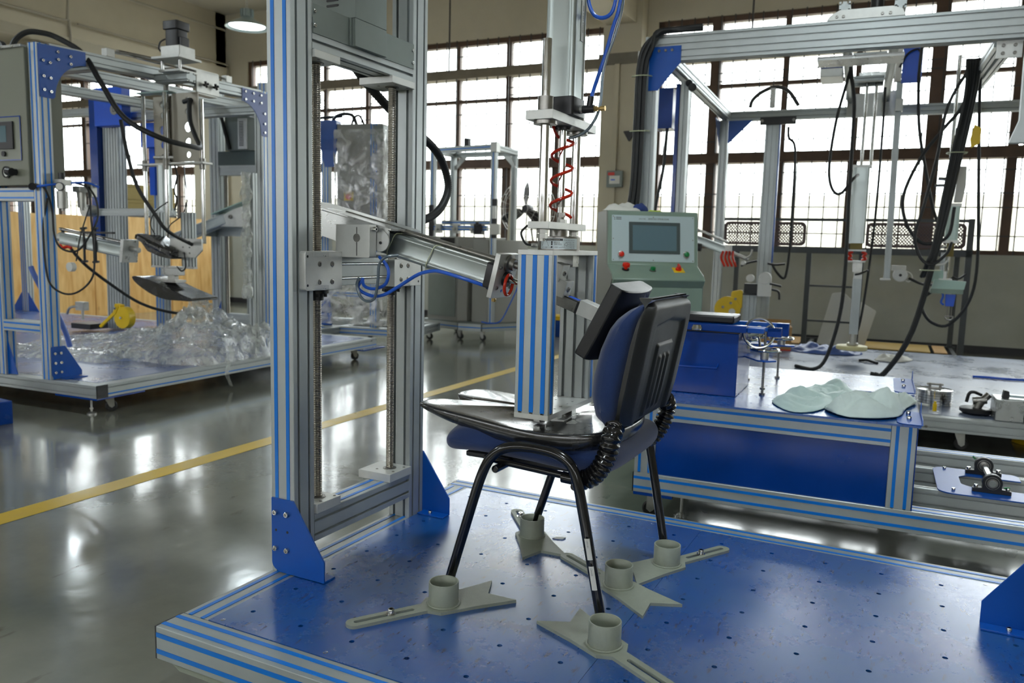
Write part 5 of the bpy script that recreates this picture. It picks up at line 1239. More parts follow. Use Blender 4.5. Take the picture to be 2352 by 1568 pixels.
box('panel_bracket', (px - .03, py - .05, 2.34), (px + .018, py - .0, 2.60), WHITE, G, bev=.001)
B().tube([(px + .0, py - .06, 2.45), (px + .05, py - .07, 2.55), (px + .12, py - .05, 2.59), (px + .145, py - .04, 2.57)], .008, 8).build('panel_cable', BLACK, pb)
# head 2: cylinder with white block and blue gripper
x2, y2 = 1.92, 1.8
for dx in (-.045,): B().cyl((x2 + dx, y2, 1.19), (x2 + dx, y2, 2.36), .012, 12).build('guide_rod', STEEL, G)
cy2 = cyl_tube(B(), V((x2, y2, 1.02)), V((0, 0, 1)), .25, V((1, 0, 0)), Yv, .042, .01).build('air_cylinder', mat('pale_green_cylinder', srgb(178, 198, 190), .35, .4), G, ang=30)
for z in (1.0, 1.27): box('cylinder_end', (x2 - .05, y2 - .045, z), (x2 + .05, y2 + .045, z + .022), ALU_W, cy2)
B().prism([(x2 - .005, 1.30), (x2 + .05, 1.30), (x2 + .065, 1.42), (x2 + .06, 1.56), (x2 + .01, 1.56)], (0, y2 - .04, 0), (1, 0, 0), (0, 0, 1), (0, .08, 0)).build('head_bracket', WHITE, G, bev=.002)
q = B(); q.tube([(x2 - .12, y2 - .06, 1.47), (x2 - .04, y2 - .08, 1.47), (x2 - .02, y2 - .08, 1.53), (x2 - .04, y2 - .08, 1.60)], .013, 8); q.tube([(x2 - .14, y2 - .06, 1.42), (x2 - .04, y2 - .08, 1.42)], .011, 8, smooth=1); q.build('cam_handle', STEEL, G)
box('olive_joint', (x2 - .02, y2 - .025, .90), (x2 + .025, y2 + .025, 1.0), OLIVE, cy2)
B().cyl((x2 - .0, y2, .72), (x2, y2, .90), .012, 14).build('piston_rod', STEEL, cy2)
prof('linear_guide', (x2 - .04, y2, .76), (x2 - .04, y2, .93), .03, .03, (1, 0, 0), G, '', pitch=.03)
q = B(); q.box((x2 - .06, y2 - .03, .70), (x2 + .03, y2 + .03, .735)); q.box((x2 - .03, y2 - .03, .735), (x2 - .01, y2 - .0, .79)); q.build('clevis', ALU_W, G, bev=.001)
mint = mat('mint_plate', srgb(176, 206, 194), .45)
B().prism(rounded([(x2 - .12, .71), (x2 - .03, .71), (x2 - .03, .80), (x2 - .12, .80)], .02, 4), (0, y2 - .02, 0), (1, 0, 0), (0, 0, 1), (0, .01, 0)).build('mint_plate', mint, G, bev=.001)
B().prism([(-.105, .66), (.11, .66), (.12, .72), (-.09, .73)], (x2, y2 - .07, 0), (1, 0, 0), (0, 0, 1), (0, .04, 0)).build('tray', mint, G, bev=.002)
B().box((x2 - .11, y2 - .075, .625), (x2 + .105, y2 - .0, .66)).build('tray_base', CONSOLE, G, bev=.002)
gr = B().prism(rounded([(x2 + .0, .53), (x2 + .055, .53), (x2 + .065, .62), (x2 - .005, .62)], .004, 2), (0, y2 - .03, 0), (1, 0, 0), (0, 0, 1), (0, .03, 0)).build('gripper_body', BLUE_B, G, bev=.002)
q = B()
for dx in (.018, .045): q.cyl((x2 + dx, y2 - .015, .46), (x2 + dx, y2 - .015, .53), .0035, 8)
q.tube([(x2 + .005, y2 - .015, .452), (x2 + .012, y2 - .015, .434), (x2 + .032, y2 - .015, .427), (x2 + .052, y2 - .015, .434), (x2 + .06, y2 - .015, .452), (x2 + .005, y2 - .015, .455)], .005, 8, smooth=2); q.build('gripper_ring', STEEL_D, gr)
B().tube([(x2 - .045, y2 - .03, .65), (x2 - .02, y2 - .03, .61), (x2 - .03, y2 - .03, .56), (x2 - .01, y2 - .03, .54)], .008, 8).build('gripper_hose', BLUEH, gr)
B().tube([(x2 + .03, y2 - .04, .75), (x2 + .07, y2 - .06, .74), (x2 + .115, y2 - .06, .775)], .008, 8).build('clamp_lever', BLACK, G)
B().tube([(x2 - .03, y2 - .05, .98), (x2 - .10, y2 - .06, .94), (x2 - .145, y2 - .07, .88), (x2 - .12, y2 - .07, .84), (x2 - .05, y2 - .06, .84), (x2 - .01, y2 - .05, .87)], .007, 8).build('white_lead', WHITE, G)
# raking beam to the right and the bracket under the front beam
for x in (2.02, 2.09): prof('raking_beam', (x - .08, .3, 2.10), (x + .03, 2.9, 2.325), .05, .06, (1, 0, 0), G, '', pitch=.05)
rb = box('beam_bracket', (1.90, .045, 1.955), (2.02, .055, 2.045), ALU_W, G, bev=.001)
for x in (1.93, 1.985):
    for z in (1.98, 2.02): bolt((x, .045, z), (0, -1, 0), rb, .009, STEEL_D)
B().prism([(2.02, 1.95), (2.025, 1.62), (1.985, 1.50), (2.4, 1.50), (2.4, 2.04), (2.02, 2.04)], (0, -.05, 0), (1, 0, 0), (0, 0, 1), (0, .05, 0)).build('side_housing', ALU, G, bev=.002)
# column with clamp standing towards the rear, its clutter and arm
prof('rear_column', (.47, 3.0, .002), (.475, 3.0, 2.10), .13, .08, (1, 0, 0), G, '', pitch=.0433)
ck = box('clamp_plate', (.36, 2.93, 2.08), (.68, 2.96, 2.15), BLACK, G, bev=.002)
for x in (.38, .66): bolt((x, 2.93, 2.115), (0, -1, 0), ck, .014, STEEL_D)
box('blue_strip', (.537, 2.94, .8), (.548, 3.0, 2.08), BLUE, G, bev=.0005)
q = B(); q.tube([(.24, 3.1, 2.27), (.26, 3.1, 2.34), (.34, 3.1, 2.41), (.46, 3.1, 2.45), (.58, 3.1, 2.41), (.68, 3.1, 2.27)], .018, 9); q.build('cable_arch', BLACK, G)
box('arch_post', (.42, 3.08, 2.26), (.47, 3.12, 2.44), ALU_D, G)
def hang(pts, r=.011, nm='black_hose', m=RUBBER): return B().tube(pts, r, 9, smooth=5).build(nm, m, G)
hang([(.62, 2.9, 2.05), (.63, 2.9, 1.95), (.69, 2.9, 1.85), (.70, 2.9, 1.4), (.70, 2.9, .95), (.685, 2.9, .72), (.66, 2.9, .66), (.60, 2.85, .72), (.55, 2.85, .80)], .012)
# clutter at the column foot
t_ = B(); t_.cyl((.40, 2.62, .66), (.40, 2.54, .66), .035, 20); t_.box((.47, 2.55, .50), (.585, 2.62, .66)); t_.cyl((.53, 2.54, .665), (.53, 2.62, .665), .055, 20); cl = t_.build('swivel_head', WHITE, G, bev=.003)
box('swivel_block', (.35, 2.56, .52), (.47, 2.64, .61), BLACK, cl, bev=.003)
b = B()
for p in ([(.32, 2.5, .77), (.38, 2.5, .80), (.46, 2.5, .82)], [(.55, 2.5, .80), (.62, 2.5, .79), (.70, 2.5, .80)], [(.60, 2.5, .57), (.66, 2.5, .55), (.67, 2.5, .48)], [(.58, 2.5, .62), (.68, 2.5, .60)]): b.tube(p, .01, 7)
b.build('lever', BLACK, cl)
prof('short_column', (.395, 2.7, .002), (.395, 2.7, .50), .12, .06, (1, 0, 0), G, '', pitch=.04)
box('column_cap', (.33, 2.66, .50), (.46, 2.74, .515), BLACK, G)
for r_, x, z in ((.12, .20, .36),): q = B(); q.cyl((x, 2.68, z), (x, 2.64, z), r_, 36); q.prism(rounded([(x, z - r_ * .9), (x + .13, z + .02), (x + .13, z + .19), (x + .03, z + .17)], .02, 3), (0, 2.645, 0), (1, 0, 0), (0, 0, 1), (0, .03, 0)); yb = q.build('yellow_brake_disc', YELLOW, G, bev=.003)
for x, z in ((.16, .38), (.23, .42), (.27, .46)): bolt((x, 2.64, z), (0, -1, 0), yb, .012, STEEL_D)
q = B(); q.cyl((.245, 2.64, .34), (.245, 2.63, .34), .03, 20); q.build('disc_hub', WHITE, yb)
for x in (.47, .60): B().prism(rounded([(-.045, 0), (.045, 0), (.04, .10), (-.04, .10)], .02, 4), (x, 2.5, .002), (1, 0, 0), (0, 0, 1), (0, .03, 0)).build('blue_lug', BLUE_B, G, bev=.002)
# horizontal arm from the console side with red hose clips
a0, a1 = V((-.12, 2.3, 1.02)), V((.22, 2.35, .90))
cyl_tube(B(), a0, (a1 - a0).normalized(), (a1 - a0).length, V((0, 0, 1)), Yv, .04, .01).build('side_cylinder', CYL, G, ang=30)
B().cyl(a0 + V((.05, 0, .075)), a1 + V((.0, 0, .075)), .011, 12).build('guide_rod', STEEL, G)
q = B(); q.cyl((-.06, 2.25, .93), (.0, 2.25, .925), .035, 20); q.build('side_valve', BLACK, G)
q = B(); q.cyl((.22, 2.35, .90), (.40, 2.36, .83), .016, 12); q.box((.20, 2.3, .86), (.25, 2.38, .95)); q.cyl((.36, 2.3, .80), (.36, 2.38, .80), .02, 14); q.tube([(.38, 2.33, .84), (.42, 2.33, .87), (.43, 2.33, .92)], .009, 7); q.build('arm_joint', ZINC, G, bev=.001)
q = B()
for i in range(4): x = .19 + i * .028; q.tube([(x, 2.28, .90), (x - .014 + i * .006, 2.27, .84), (x + .022 + i * .004, 2.27, .765)], .011, 8)
q.build('red_coil_hose', REDT, G)
# guard column on the left side
prof('side_column', (.055, 1.0, .002), (.055, 1.0, 2.12), .06, .08, (1, 0, 0), G, '', pitch=.06)
box('blue_guard', (-.005, .95, .3), (.022, 1.03, 2.1), BLUE_D, G, bev=.001)
box('blue_box', (-.165, .97, 1.79), (-.03, 1.15, 2.08), BLUE_D, G, bev=.002)
q = B(); q.lathe([(.0, 0), (.03, 0), (.03, .02), (.022, .022), (0, .022)], (.12, .9, 2.06), (.3, -1, -.2), 10); q.lathe([(.0, 0), (.026, 0), (.026, .02), (0, .022)], (.085, .95, 2.1), (.3, -1, -.2), 10); q.build('star_knob', BLACK, G)
hang([(-.07, 1.0, 1.79), (-.08, .98, 1.5), (-.12, .95, 1.2), (-.13, .9, .8)], .012)
# black hose bundle bent over the front left corner
for i, (dx, dy) in enumerate(((0, 0), (.024, -.01), (-.022, -.012), (.004, -.03), (.03, -.034))):
    pts = [(.35, -.0 + dy * .3, 2.222 + .004 * i), (.20, -.005, 2.222 + .003 * i), (.10 - dx * .6, -.02 + dy, 2.212), (.035 + dx, -.04 + dy, 2.16 - .01 * i), (.0 + dx, -.05 + dy, 2.0), (-.005 + dx, -.05 + dy, 1.7), (-.01 + dx, -.05 + dy, 1.3), (-.035 + dx * 1.3, -.06 + dy, 1.0), (-.05 + dx * 1.6, -.08 + dy, .3), (-.05 + dx, -.1 + dy, FLOOR + .05)]
    hang([p for p in pts], .013)
for z in (1.95, 1.62): B().tube([(.05, -.10, z), (.0, -.112, z), (-.05, -.10, z), (-.055, -.02, z + .01), (0, .0, z + .02), (.055, -.02, z + .01), (.05, -.10, z)], .003, 6, smooth=2).build('cable_tie', TIE, G)
box('edge_trunking', (-.045, .0, .3), (-.035, .06, 2.12), ALU_W, G, bev=0)
# hanging hoses of the heads
hang([(1.15, 1.5, 2.25), (1.13, 1.5, 2.149), (1.075, 1.5, 1.87), (1.05, 1.5, 1.554), (1.076, 1.5, 1.393), (1.14, 1.5, 1.345), (1.222, 1.52, 1.456), (1.25, 1.7, 1.5)], .011)
hang([(1.15, 1.5, 2.26), (1.157, 1.5, 2.20), (1.193, 1.5, 1.96), (1.20, 1.5, 1.393), (1.213, 1.5, .716), (1.19, 1.5, .386), (1.12, 1.5, .10), (1.04, 1.5, .016), (.9, 1.6, .016)], .014)
hang([(1.40, 2.3, 2.25), (1.405, 2.3, 1.9), (1.40, 2.3, 1.2), (1.37, 2.3, .6), (1.34, 2.3, .3), (1.30, 2.35, .18)], .010)
hang([(1.63, 2.0, 2.5), (1.626, 2.0, 2.23), (1.66, 2.0, 1.857), (1.74, 2.0, 1.5), (1.80, 2.0, 1.26), (1.86, 1.95, 1.1)], .012)
hang([(1.92, 1.5, 2.25), (1.90, 1.5, 1.97), (1.79, 1.5, 1.80), (1.66, 1.5, 1.60), (1.566, 1.5, 1.33), (1.60, 1.5, 1.13), (1.70, 1.5, 1.0), (1.80, 1.5, 1.0), (1.88, 1.5, 1.06), (1.90, 1.52, 1.25)], .012)
hang([(1.94, 1.45, 2.25), (1.80, 1.45, 1.95), (1.76, 1.45, 1.6), (1.70, 1.45, 1.25), (1.66, 1.45, 1.05), (1.70, 1.45, .90), (1.78, 1.45, .84), (1.87, 1.45, .92), (1.90, 1.5, 1.0)], .011)
for i, (dx, r) in enumerate(((0, .014), (.028, .014), (-.026, .014), (.012, .012), (-.012, .012))):
    e = [(1.93 + dx * 1.4, 1.42, 2.25), (1.925 + dx, 1.44 - abs(dx), 2.0), (1.87 + dx, 1.45, 1.54), (1.803 + dx * .6, 1.46, .99)]
    if i < 2: e += [(1.69 + dx * .5, 1.48, .36), (1.53 + dx * .5, 1.5, .03), (1.44 + dx, 1.5, .016)]
    else: e += [(1.78 + dx, 1.47, .85), (1.76 + dx, 1.6, .75)]
    hang(e, r)
hang([(2.03, 1.95, 2.3), (2.046, 2.0, 2.066), (2.085, 2.0, 1.522), (2.13, 2.0, .87), (2.10, 2.0, .569), (1.978, 2.0, .377), (1.86, 2.0, .385), (1.79, 2.0, .47), (1.778, 2.0, .56), (1.84, 1.9, .64)], .012)
hang([(1.70, 2.5, .71), (1.80, 2.4, .67), (1.90, 2.2, .68), (1.97, 2.0, .73)], .012)
for z, x in ((1.62, 1.88), (.80, 1.775)): B().tube([(x + .06, 1.40, z), (x, 1.385, z), (x - .06, 1.40, z), (x - .05, 1.5, z), (x + .05, 1.5, z), (x + .06, 1.40, z)], .004, 6, smooth=2).build('cable_tie', TIE, G)
B().prism([(0, 0), (.05, .03), (.055, .13), (.01, .16), (-.01, .06)], (1.96, 1.42, 1.65), (1, 0, 0), (0, 0, 1), (0, .004, 0)).build('yellow_tag', YELLOW, G, ang=0)

# ------------------------------------------------------------------ things lying on the gantry deck
def Gl(x, y, z): c, s = math.cos(R(3.6)), math.sin(R(3.6)); return V((-.1 + x * c - y * s, 3.72 + x * s + y * c, z))
def on_g(name, x, y, lb, cat, rz=0, z=.002, grp=None): return thing(name, Gl(x, y, z), 3.6 + rz, lb, cat, grp)
t = on_g('round_weight', 1.785, .44, 'stack of round polished steel weight discs with a lug on the gantry deck', 'weight')
for i in range(6): B().lathe([(0, 0), (.098, 0), (.1, .001), (.1, .0145), (.098, .0155), (0, .0155)], (0, 0, .0158 * i), (0, 0, 1), 48).build('weight_disc', STEEL, t)
q = B(); q.box((-.035, -.012, .0955), (.035, .012, .104)); q.box((-.035, -.012, .104), (-.022, .012, .13)); q.box((.022, -.012, .104), (.035, .012, .13)); q.cyl((-.045, 0, .122), (.045, 0, .122), .006, 10); q.build('lug', STEEL_D, t, bev=.001)
t = on_g('acrylic_block', 1.765, .12, 'small clear acrylic block with yellow liquid at the deck edge', 'block')
for x in (-.032, .028): box('acrylic_side', (x, -.02, 0), (x + .006, .02, .075), ACRYL, t, bev=0)
box('acrylic_base', (-.026, -.02, 0), (.028, .02, .012), ACRYL, t, bev=0); q = B(); q.cyl((0, .0, .012), (0, .0, .055), .011, 16); q.cyl((0, 0, .055), (0, 0, .068), .007, 12); q.build('yellow_vial', YELLOW, t)
q = B(); q.cyl((-.033, 0, .04), (-.085, .02, .045), .007, 10); q.build('fitting', WHITE, t)
t = on_g('machine_vise', 2.15, .16, 'grey steel block vise lying on the deck near the right edge', 'vise')
box('vise_body', (-.09, -.10, 0), (.22, .09, .12), ALU_D, t, bev=.003); box('slot', (.045, -.1015, .0), (.057, -.099, .07), BLACK, t, bev=0)
for x in (-.04, .11): B().prism(rounded([(-.018, 0), (.018, 0), (.014, .04), (-.010, .045)], .004, 2), (x, -.05, .121), (1, 0, 0), (0, 0, 1), (0, .04, 0)).build('vise_jaw', BLACK, t, bev=.001)
box('jaw_bar', (-.02, -.05, .128), (.10, -.01, .142), PANEL, t, bev=.001)
t = on_g('round_pad_joint', 1.985, .22, 'black round pad with a ball joint and lever left of the grey vise', 'joint')
q = B(); q.lathe([(0, 0), (.07, 0), (.085, .012), (.085, .03), (.078, .034), (0, .034)], (0, 0, 0.003), (0, 0, 1), 36); q.build('pad', BLACK, t)
q = B(); q.cyl((.0, 0, .034), (.02, 0, .075), .025, 16); q.cyl((-.02, 0, .075), (.05, 0, .085), .022, 16); q.cyl((.03, 0, .085), (.06, 0, .12), .02, 12); q.build('ball_joint', STEEL_D, t, bev=.001)
B().tube([(.02, -.02, .115), (-.02, -.03, .13), (-.045, -.03, .12), (-.055, -.03, .07)], .009, 8).build('lever', BLACK, t)
o = B().tube([(2.146, 1.80, .012), (2.25, 1.812, .012), (2.40, 1.80, .012), (2.6, 1.84, .012), (2.9, 1.83, .012)], .009, 8).build('blue_tube', BLUE_B, None)
o.location = Gl(o.location.x, o.location.y, o.location.z); o.rotation_euler = (0, 0, R(3.6)); tag(o, 'length of blue plastic tube lying on the gantry deck', 'tube')
def onG(o, lb, cat): o.location = Gl(o.location.x, o.location.y, o.location.z); o.rotation_euler = (0, 0, R(3.6)); return tag(o, lb, cat)
onG(B().tube([(1.36, 2.30, .012), (1.42, 2.28, .02), (1.47, 2.24, .014), (1.50, 2.20, .012)], .012, 7).build('black_offcut', BLACK, None), 'short black offcut lying in the middle of the deck', 'offcut')
onG(crumple('blue_sheet', [(.75, 2.75), (.85, 3.0), (1.1, 3.05), (1.38, 2.9), (1.3, 2.65), (1.05, 2.6), (.9, 2.62)], .002, .05, mat('blue_film_sheet', srgb(70, 100, 170), .35, noise=.2), 12, n=16), 'crumpled blue plastic sheet behind the yellow disc foot', 'sheet')
onG(crumple('white_scrap', [(1.48, 2.45), (1.56, 2.62), (1.78, 2.7), (1.74, 2.5), (1.62, 2.38)], .002, .04, PAPER, 15, n=12), 'white paper scraps on the deck by the leaning hose', 'scrap')
t = on_g('cardboard_box', .62, 2.78, 'brown cardboard box standing on the deck behind the handwheels', 'box', 8)
box('box_body', (-.13, -.1, 0), (.15, .12, .22), CARD, t, bev=.002); box('box_flap', (-.13, .115, .22), (.15, .12, .27), CARD, t, bev=0); box('red_tape', (-.131, -.101, 0), (.151, .121, .012), RED, t, bev=0)
o = crumple('yellow_sheet', [(2.25, -.55), (2.35, -.35), (2.55, -.3), (2.7, -.45), (2.55, -.6), (2.4, -.65)], 0, .1, YELLOW, 21, n=14); o.location = Gl(o.location.x, o.location.y, 0) * 1; o.location.z = FLOOR + .001
o.location = Gl(2.45, .55, 0); o.location.z = FLOOR + .001; tag(o, 'crumpled yellow plastic on the floor under the gantry deck', 'plastic')

# ------------------------------------------------------------------ steel rack against the wall
RK = thing('steel_rack', (0, 0, 0), 1.83, 'dark grey steel rack with mesh panels standing under the right window', 'rack', base=FLOOR)
def rbx(b, x0, x1, y0, y1, z0, z1): b.box((x0, y0, z0), (x1, y1, z1))
def rpart(name, *boxes, m=RACK):
    b = B()
    for q in boxes: rbx(b, *q)
    return b.build(name, m, RK, ang=0)
yf, yr = 7.75, 8.75
for x in (-.25, 2.15): rpart('front_post', (x, x + .055, yf, yf + .05, FLOOR, 1.27 if x > 0 else 1.27))
for x in (.68, 1.19): rpart('front_post', (x, x + .05, yf, yf + .05, FLOOR, .93))
for x in (-.23, 2.12): rpart('rear_post', (x, x + .05, yr, yr + .05, FLOOR, .93))
rpart('top_rail', (-.25, 2.2, yf, yf + .05, .90, .965)); rpart('top_rail', (-.25, 2.2, yr, yr + .05, .90, .95))
rpart('low_rail', (-.25, 2.2, yf, yf + .05, FLOOR + .03, .0 - .09)); rpart('low_rail', (-.25, 2.2, yr, yr + .05, FLOOR + .03, -.09))
for x in (-.2, .70, 1.21, 2.13): rpart('side_rail', (x, x + .04, yf + .05, yr, FLOOR + .03, -.10))
for z in (.18, .55): rpart('ladder_rung', (.73, 1.19, yf + .01, yf + .03, z, z + .02))
rpart('upper_rail', (-.25, 2.2, yf + .005, yf + .045, 1.235, 1.265))
# two perforated seat-back panels hung on the rack
MESHM = mat('brown_mesh_panel', srgb(92, 76, 76), .6)
def mesh_panel(x0, x1):
    z0_, z1_ = .975, 1.225; o_ = rounded([(x0, z0_), (x1, z0_), (x1, z1_), (x0, z1_)], .05, 4); i_ = rounded([(x0 + .03, z0_ + .03), (x1 - .03, z0_ + .03), (x1 - .03, z1_ - .03), (x0 + .03, z1_ - .03)], .03, 4)
    f = sheet('panel_frame', o_, (0, yf + .01, 0), (1, 0, 0), (0, 0, 1), (0, .015, 0), MESHM, RK, holes=[(0, 0, i_)])
    b = B(); s = x0 - .2; w = .007
    while s < x1 + .2:
        for sg in (1, -1):
            # diagonal strands clipped to the opening
            pts = []
            for t in range(33):
                z = z0_ + .03 + (z1_ - z0_ - .06) * t / 32; x = s + sg * (z - z0_ - .03) * .9
                if x0 + .03 <= x <= x1 - .03: pts.append((x, z))
            if len(pts) > 1: (xa, za), (xb, zb_) = pts[0], pts[-1]; b.add([(xa - w, yf + .017, za), (xa + w, yf + .017, za), (xb + w, yf + .017, zb_), (xb - w, yf + .017, zb_), (xa - w, yf + .019, za), (xa + w, yf + .019, za), (xb + w, yf + .019, zb_), (xb - w, yf + .019, zb_)], [(0, 1, 2, 3), (4, 7, 6, 5), (0, 3, 7, 4), (1, 5, 6, 2)])
        s += .03
    m_ = b.build('mesh_strands', MESHM, RK, ang=0); m_['kind'] = 'stuff'
    return f
mesh_panel(-.19, .66); mesh_panel(1.24, 2.14)
def rk(name, x, y, z, lb, cat, rz=0): 
    c, s = math.cos(R(1.83)), math.sin(R(1.83)); return thing(name, (x * c - y * s, x * s + y * c, z), 1.83 + rz, lb, cat)
for x, w, lb, m in ((1.55, .75, 'wide olive board lying in the foot of the steel rack', mat('olive_board', srgb(160, 130, 50), .6)), (2.02, .12, 'small grey board in the right corner of the rack foot', CARD)):
    t = rk('loose_board', x, 8.25, -.085, lb, 'board'); box('board', (-w / 2, -.35, 0), (w / 2, .35, .012), m, t)
t = rk('loose_board', .25, 8.25, -.085, 'grey-brown board lying in the left part of the rack foot', 'board'); box('board', (-.4, -.35, 0), (.4, .35, .012), CARD, t)
t = rk('white_sack', 1.0, 8.0, -.08, 'white plastic sack leaning inside the rack behind the ladder', 'sack', 0)
B().prism(rounded([(-.18, 0), (.12, 0), (.23, .42), (.05, .58), (-.06, .56)], .02, 3), (0, 0, 0), (1, 0, 0), (0, .12, .99), (0, .02, 0)).build('panel_sheet', PAPER, t, bev=.002)
t = rk('white_sack', 1.24, 8.15, -.08, 'second white sack leaning to the right behind the first', 'sack', 0)
B().prism(rounded([(-.12, 0), (.06, 0), (.15, .38), (-.06, .50)], .02, 3), (0, 0, 0), (1, 0, 0), (0, .12, .99), (0, .02, 0)).build('panel_sheet', PAPER, t, bev=.002)
# ================================================================== LEFT TEST MACHINE
LM = thing('left_test_machine', (-2.85, 1.89, 0), 3.5, 'aluminium test machine on the left with black motor and hanging perforated plates', 'machine', base=FLOOR)
LX, LY = -5.1, 3.05
prof('base_rail', (LX, .04, -.04), (0, .04, -.04), .08, .08, (0, 1, 0), LM, '', caps='1')
r_ = prof('base_rail', (-.04, .0805, -.04), (-.04, LY - .0805, -.04), .08, .08, (1, 0, 0), LM, '')
B().box((.0002, .0, -.064), (.0012, LY, -.056)).build('slot_strip', STRIP, r_, ang=0)
prof('base_rail', (LX, LY - .04, -.04), (0, LY - .04, -.04), .08, .08, (0, 1, 0), LM, '')
prof('base_rail', (LX + .04, .0805, -.04), (LX + .04, LY - .0805, -.04), .08, .08, (1, 0, 0), LM, '')
B().box((LX + .0805, .0805, -.008), (-.0805, LY - .0805, .0012)).build('deck_plate', mat('dusty_blue_deck_left', srgb(74, 98, 152), .28, noise=.25, nscale=1.6, rvar=.1), LM, bev=.001)
for x, y in ((-.36, .0), (-.3, LY - .3), (LX + .1, .0)):
    B().box((x, y, -.0915), (x + .36, y + .36, -.0805)).build('caster_plate', BLUE_D, LM, bev=.001)
for x, y in ((-.10, .17), (-.12, LY - .2), (LX + .3, .1), (LX + .3, LY - .2)): caster(LM, x, y, -.0915, rz=60)
for x, y in ((-.12, .06), (LX + .2, .1)): foot(LM, x, y, -.0915)
prof('column', (-.43, .04, .002), (-.43, .04, 2.03), .08, .08, (1, 0, 0), LM, 'a+ b-', caps='1')
prof('column', (-.85, .04, .002), (-.85, .04, 2.0), .08, .08, (1, 0, 0), LM, 'b- a+')
prof('column', (-.43, 1.99, .002), (-.43, 1.99, 2.1), .08, .08, (1, 0, 0), LM, 'a+')
prof('tie_rail', (-.809, .04, .322), (-.471, .04, .322), .08, .07, (0, 1, 0), LM, 'a-', pitch=.035)
prof('tie_rail', (-.809, .04, 1.14), (-.471, .04, 1.14), .08, .08, (0, 1, 0), LM, 'a-')
prof('long_beam', (-.43, .085, 2.0), (-.43, 1.945, 2.065), .08, .08, (1, 0, 0), LM, '')
B().tube([(-.43, .52, 2.10), (-.43, 1.60, 2.125)], .009, 10, smooth=1).build('guide_shaft', STEEL, LM)
for y, z in ((.53, 2.06), (1.60, 2.10)): box('shaft_block', (-.455, y - .03, z), (-.405, y + .03, z + .05), ALU_W, LM)
# upper frame behind
for y in (.45, 2.2): prof('cross_beam', (-2.5, y, 2.0), (-.475, y, 2.0), .08, .08, (0, 1, 0), LM, '')
for x in (-2.0, -1.2): prof('cross_beam', (x, .52, 2.07), (x + .1, 2.9, 2.12), .08, .08, (1, 0, 0), LM, '')
prof('rear_beam', (-4.9, LY - .2, 2.2), (-.5, LY - .2, 2.2), .08, .08, (0, 1, 0), LM, '')
prof('column', (-4.8, LY - .05, .002), (-4.8, LY - .05, 2.2), .10, .08, (1, 0, 0), LM, 'b-', pitch=.033)
for s in (-1, 1): B().prism([(0, 0), (s * .18, 0), (0, .22)], (-4.8 + s * .055, LY - .09, .002), (1, 0, 0), (0, 0, 1), (0, .005, 0)).build('gusset_plate', BLUE, LM, bev=.0005)
# curved blue gussets
def arc(cx, cy, r, a0, a1, n=10): return [(cx + r * math.cos(R(a0 + (a1 - a0) * i / n)), cy + r * math.sin(R(a0 + (a1 - a0) * i / n))) for i in range(n + 1)]
g1 = B().prism([(.002, 2.024), (.325, 2.040), (.325, 1.955)] + arc(.34, 1.72, .235, 95, 178) + [(.092, 1.716), (.006, 1.716)], (-.3892, 0, 0), (0, 1, 0), (0, 0, 1), (.005, 0, 0)).build('gusset_plate', BLUE, LM, bev=.0005)
for y, z in ((.13, 2.0), (.215, 1.99), (.13, 1.955), (.215, 1.945), (.03, 1.93), (.075, 1.925), (.03, 1.84), (.075, 1.835), (.03, 1.76), (.075, 1.755)): bolt((-.384, y, z), (1, 0, 0), g1, .009, STEEL)
g1 = B().prism([(1.715, 1.98), (1.72, 2.085), (2.03, 2.085), (2.03, 1.74), (1.945, 1.74)] + arc(1.70, 1.75, .235, 0, 85), (-.3892, 0, 0), (0, 1, 0), (0, 0, 1), (.005, 0, 0)).build('gusset_plate', mat('faded_blue_enamel', srgb(70, 96, 168), .35), LM, bev=.0005)
for y, z in ((1.75, 2.06), (1.75, 2.0), (1.84, 2.06), (1.84, 2.0), (1.93, 2.06), (1.93, 2.0), (1.97, 1.92), (1.97, 1.84), (1.97, 1.77)): bolt((-.384, y, z), (1, 0, 0), g1, .009, STEEL)
g1 = B().prism(rounded([(.005, .03), (.005, .208), (.10, .208), (.212, .04), (.212, .004), (.02, .004)], .008, 2), (-.3892, 0, 0), (0, 1, 0), (0, 0, 1), (.005, 0, 0)).build('gusset_plate', BLUE, LM, bev=.0005)
for y in (.025, .065):
    for z in (.165, .105, .045): bolt((-.384, y, z), (1, 0, 0), g1, .009, STEEL)
B().box((-.384, .06, .002), (-.33, .21, .008)).build('gusset_flange', BLUE, g1, bev=.0005); bolt((-.36, .18, .008), (0, 0, 1), g1, .007, STEEL)
B().prism([(0, 0), (.08, 0), (0, .21)], (-.808, .02, .004), (1, 0, 0), (0, 0, 1), (0, .005, 0)).build('gusset_plate', BLUE, LM, bev=.0005)
# control cabinet in the front bay
cb_ = box('cabinet_body', (-1.25, -.02, 1.192), (-.4755, .22, 2.005), mat('dark_grey_green_enamel', srgb(118, 120, 106), .4), LM, bev=.004)
box('cabinet_top', (-1.25, -.03, 2.005), (-.49, .22, 2.02), ALU_D, cb_)
sp = box('operator_panel', (-.95, -.0235, 1.345), (-.535, -.0205, 1.605), mat('pale_panel_film', srgb(120, 124, 110), .3), cb_, bev=.0005)
b = B()
for a, c in (((-.95, 1.60), (-.53, 1.606)), ((-.95, 1.342), (-.53, 1.348)), ((-.536, 1.342), (-.53, 1.606))): b.box((a[0], -.0255, a[1]), (c[0], -.0236, c[1]))
b.build('panel_border', BLUE_D, cb_, ang=0)
box('touch_screen', (-.90, -.034, 1.41), (-.592, -.0236, 1.575), BLACK, cb_, bev=.002); box('screen_glass', (-.87, -.0352, 1.452), (-.648, -.0342, 1.55), SCREEN, cb_, bev=0)
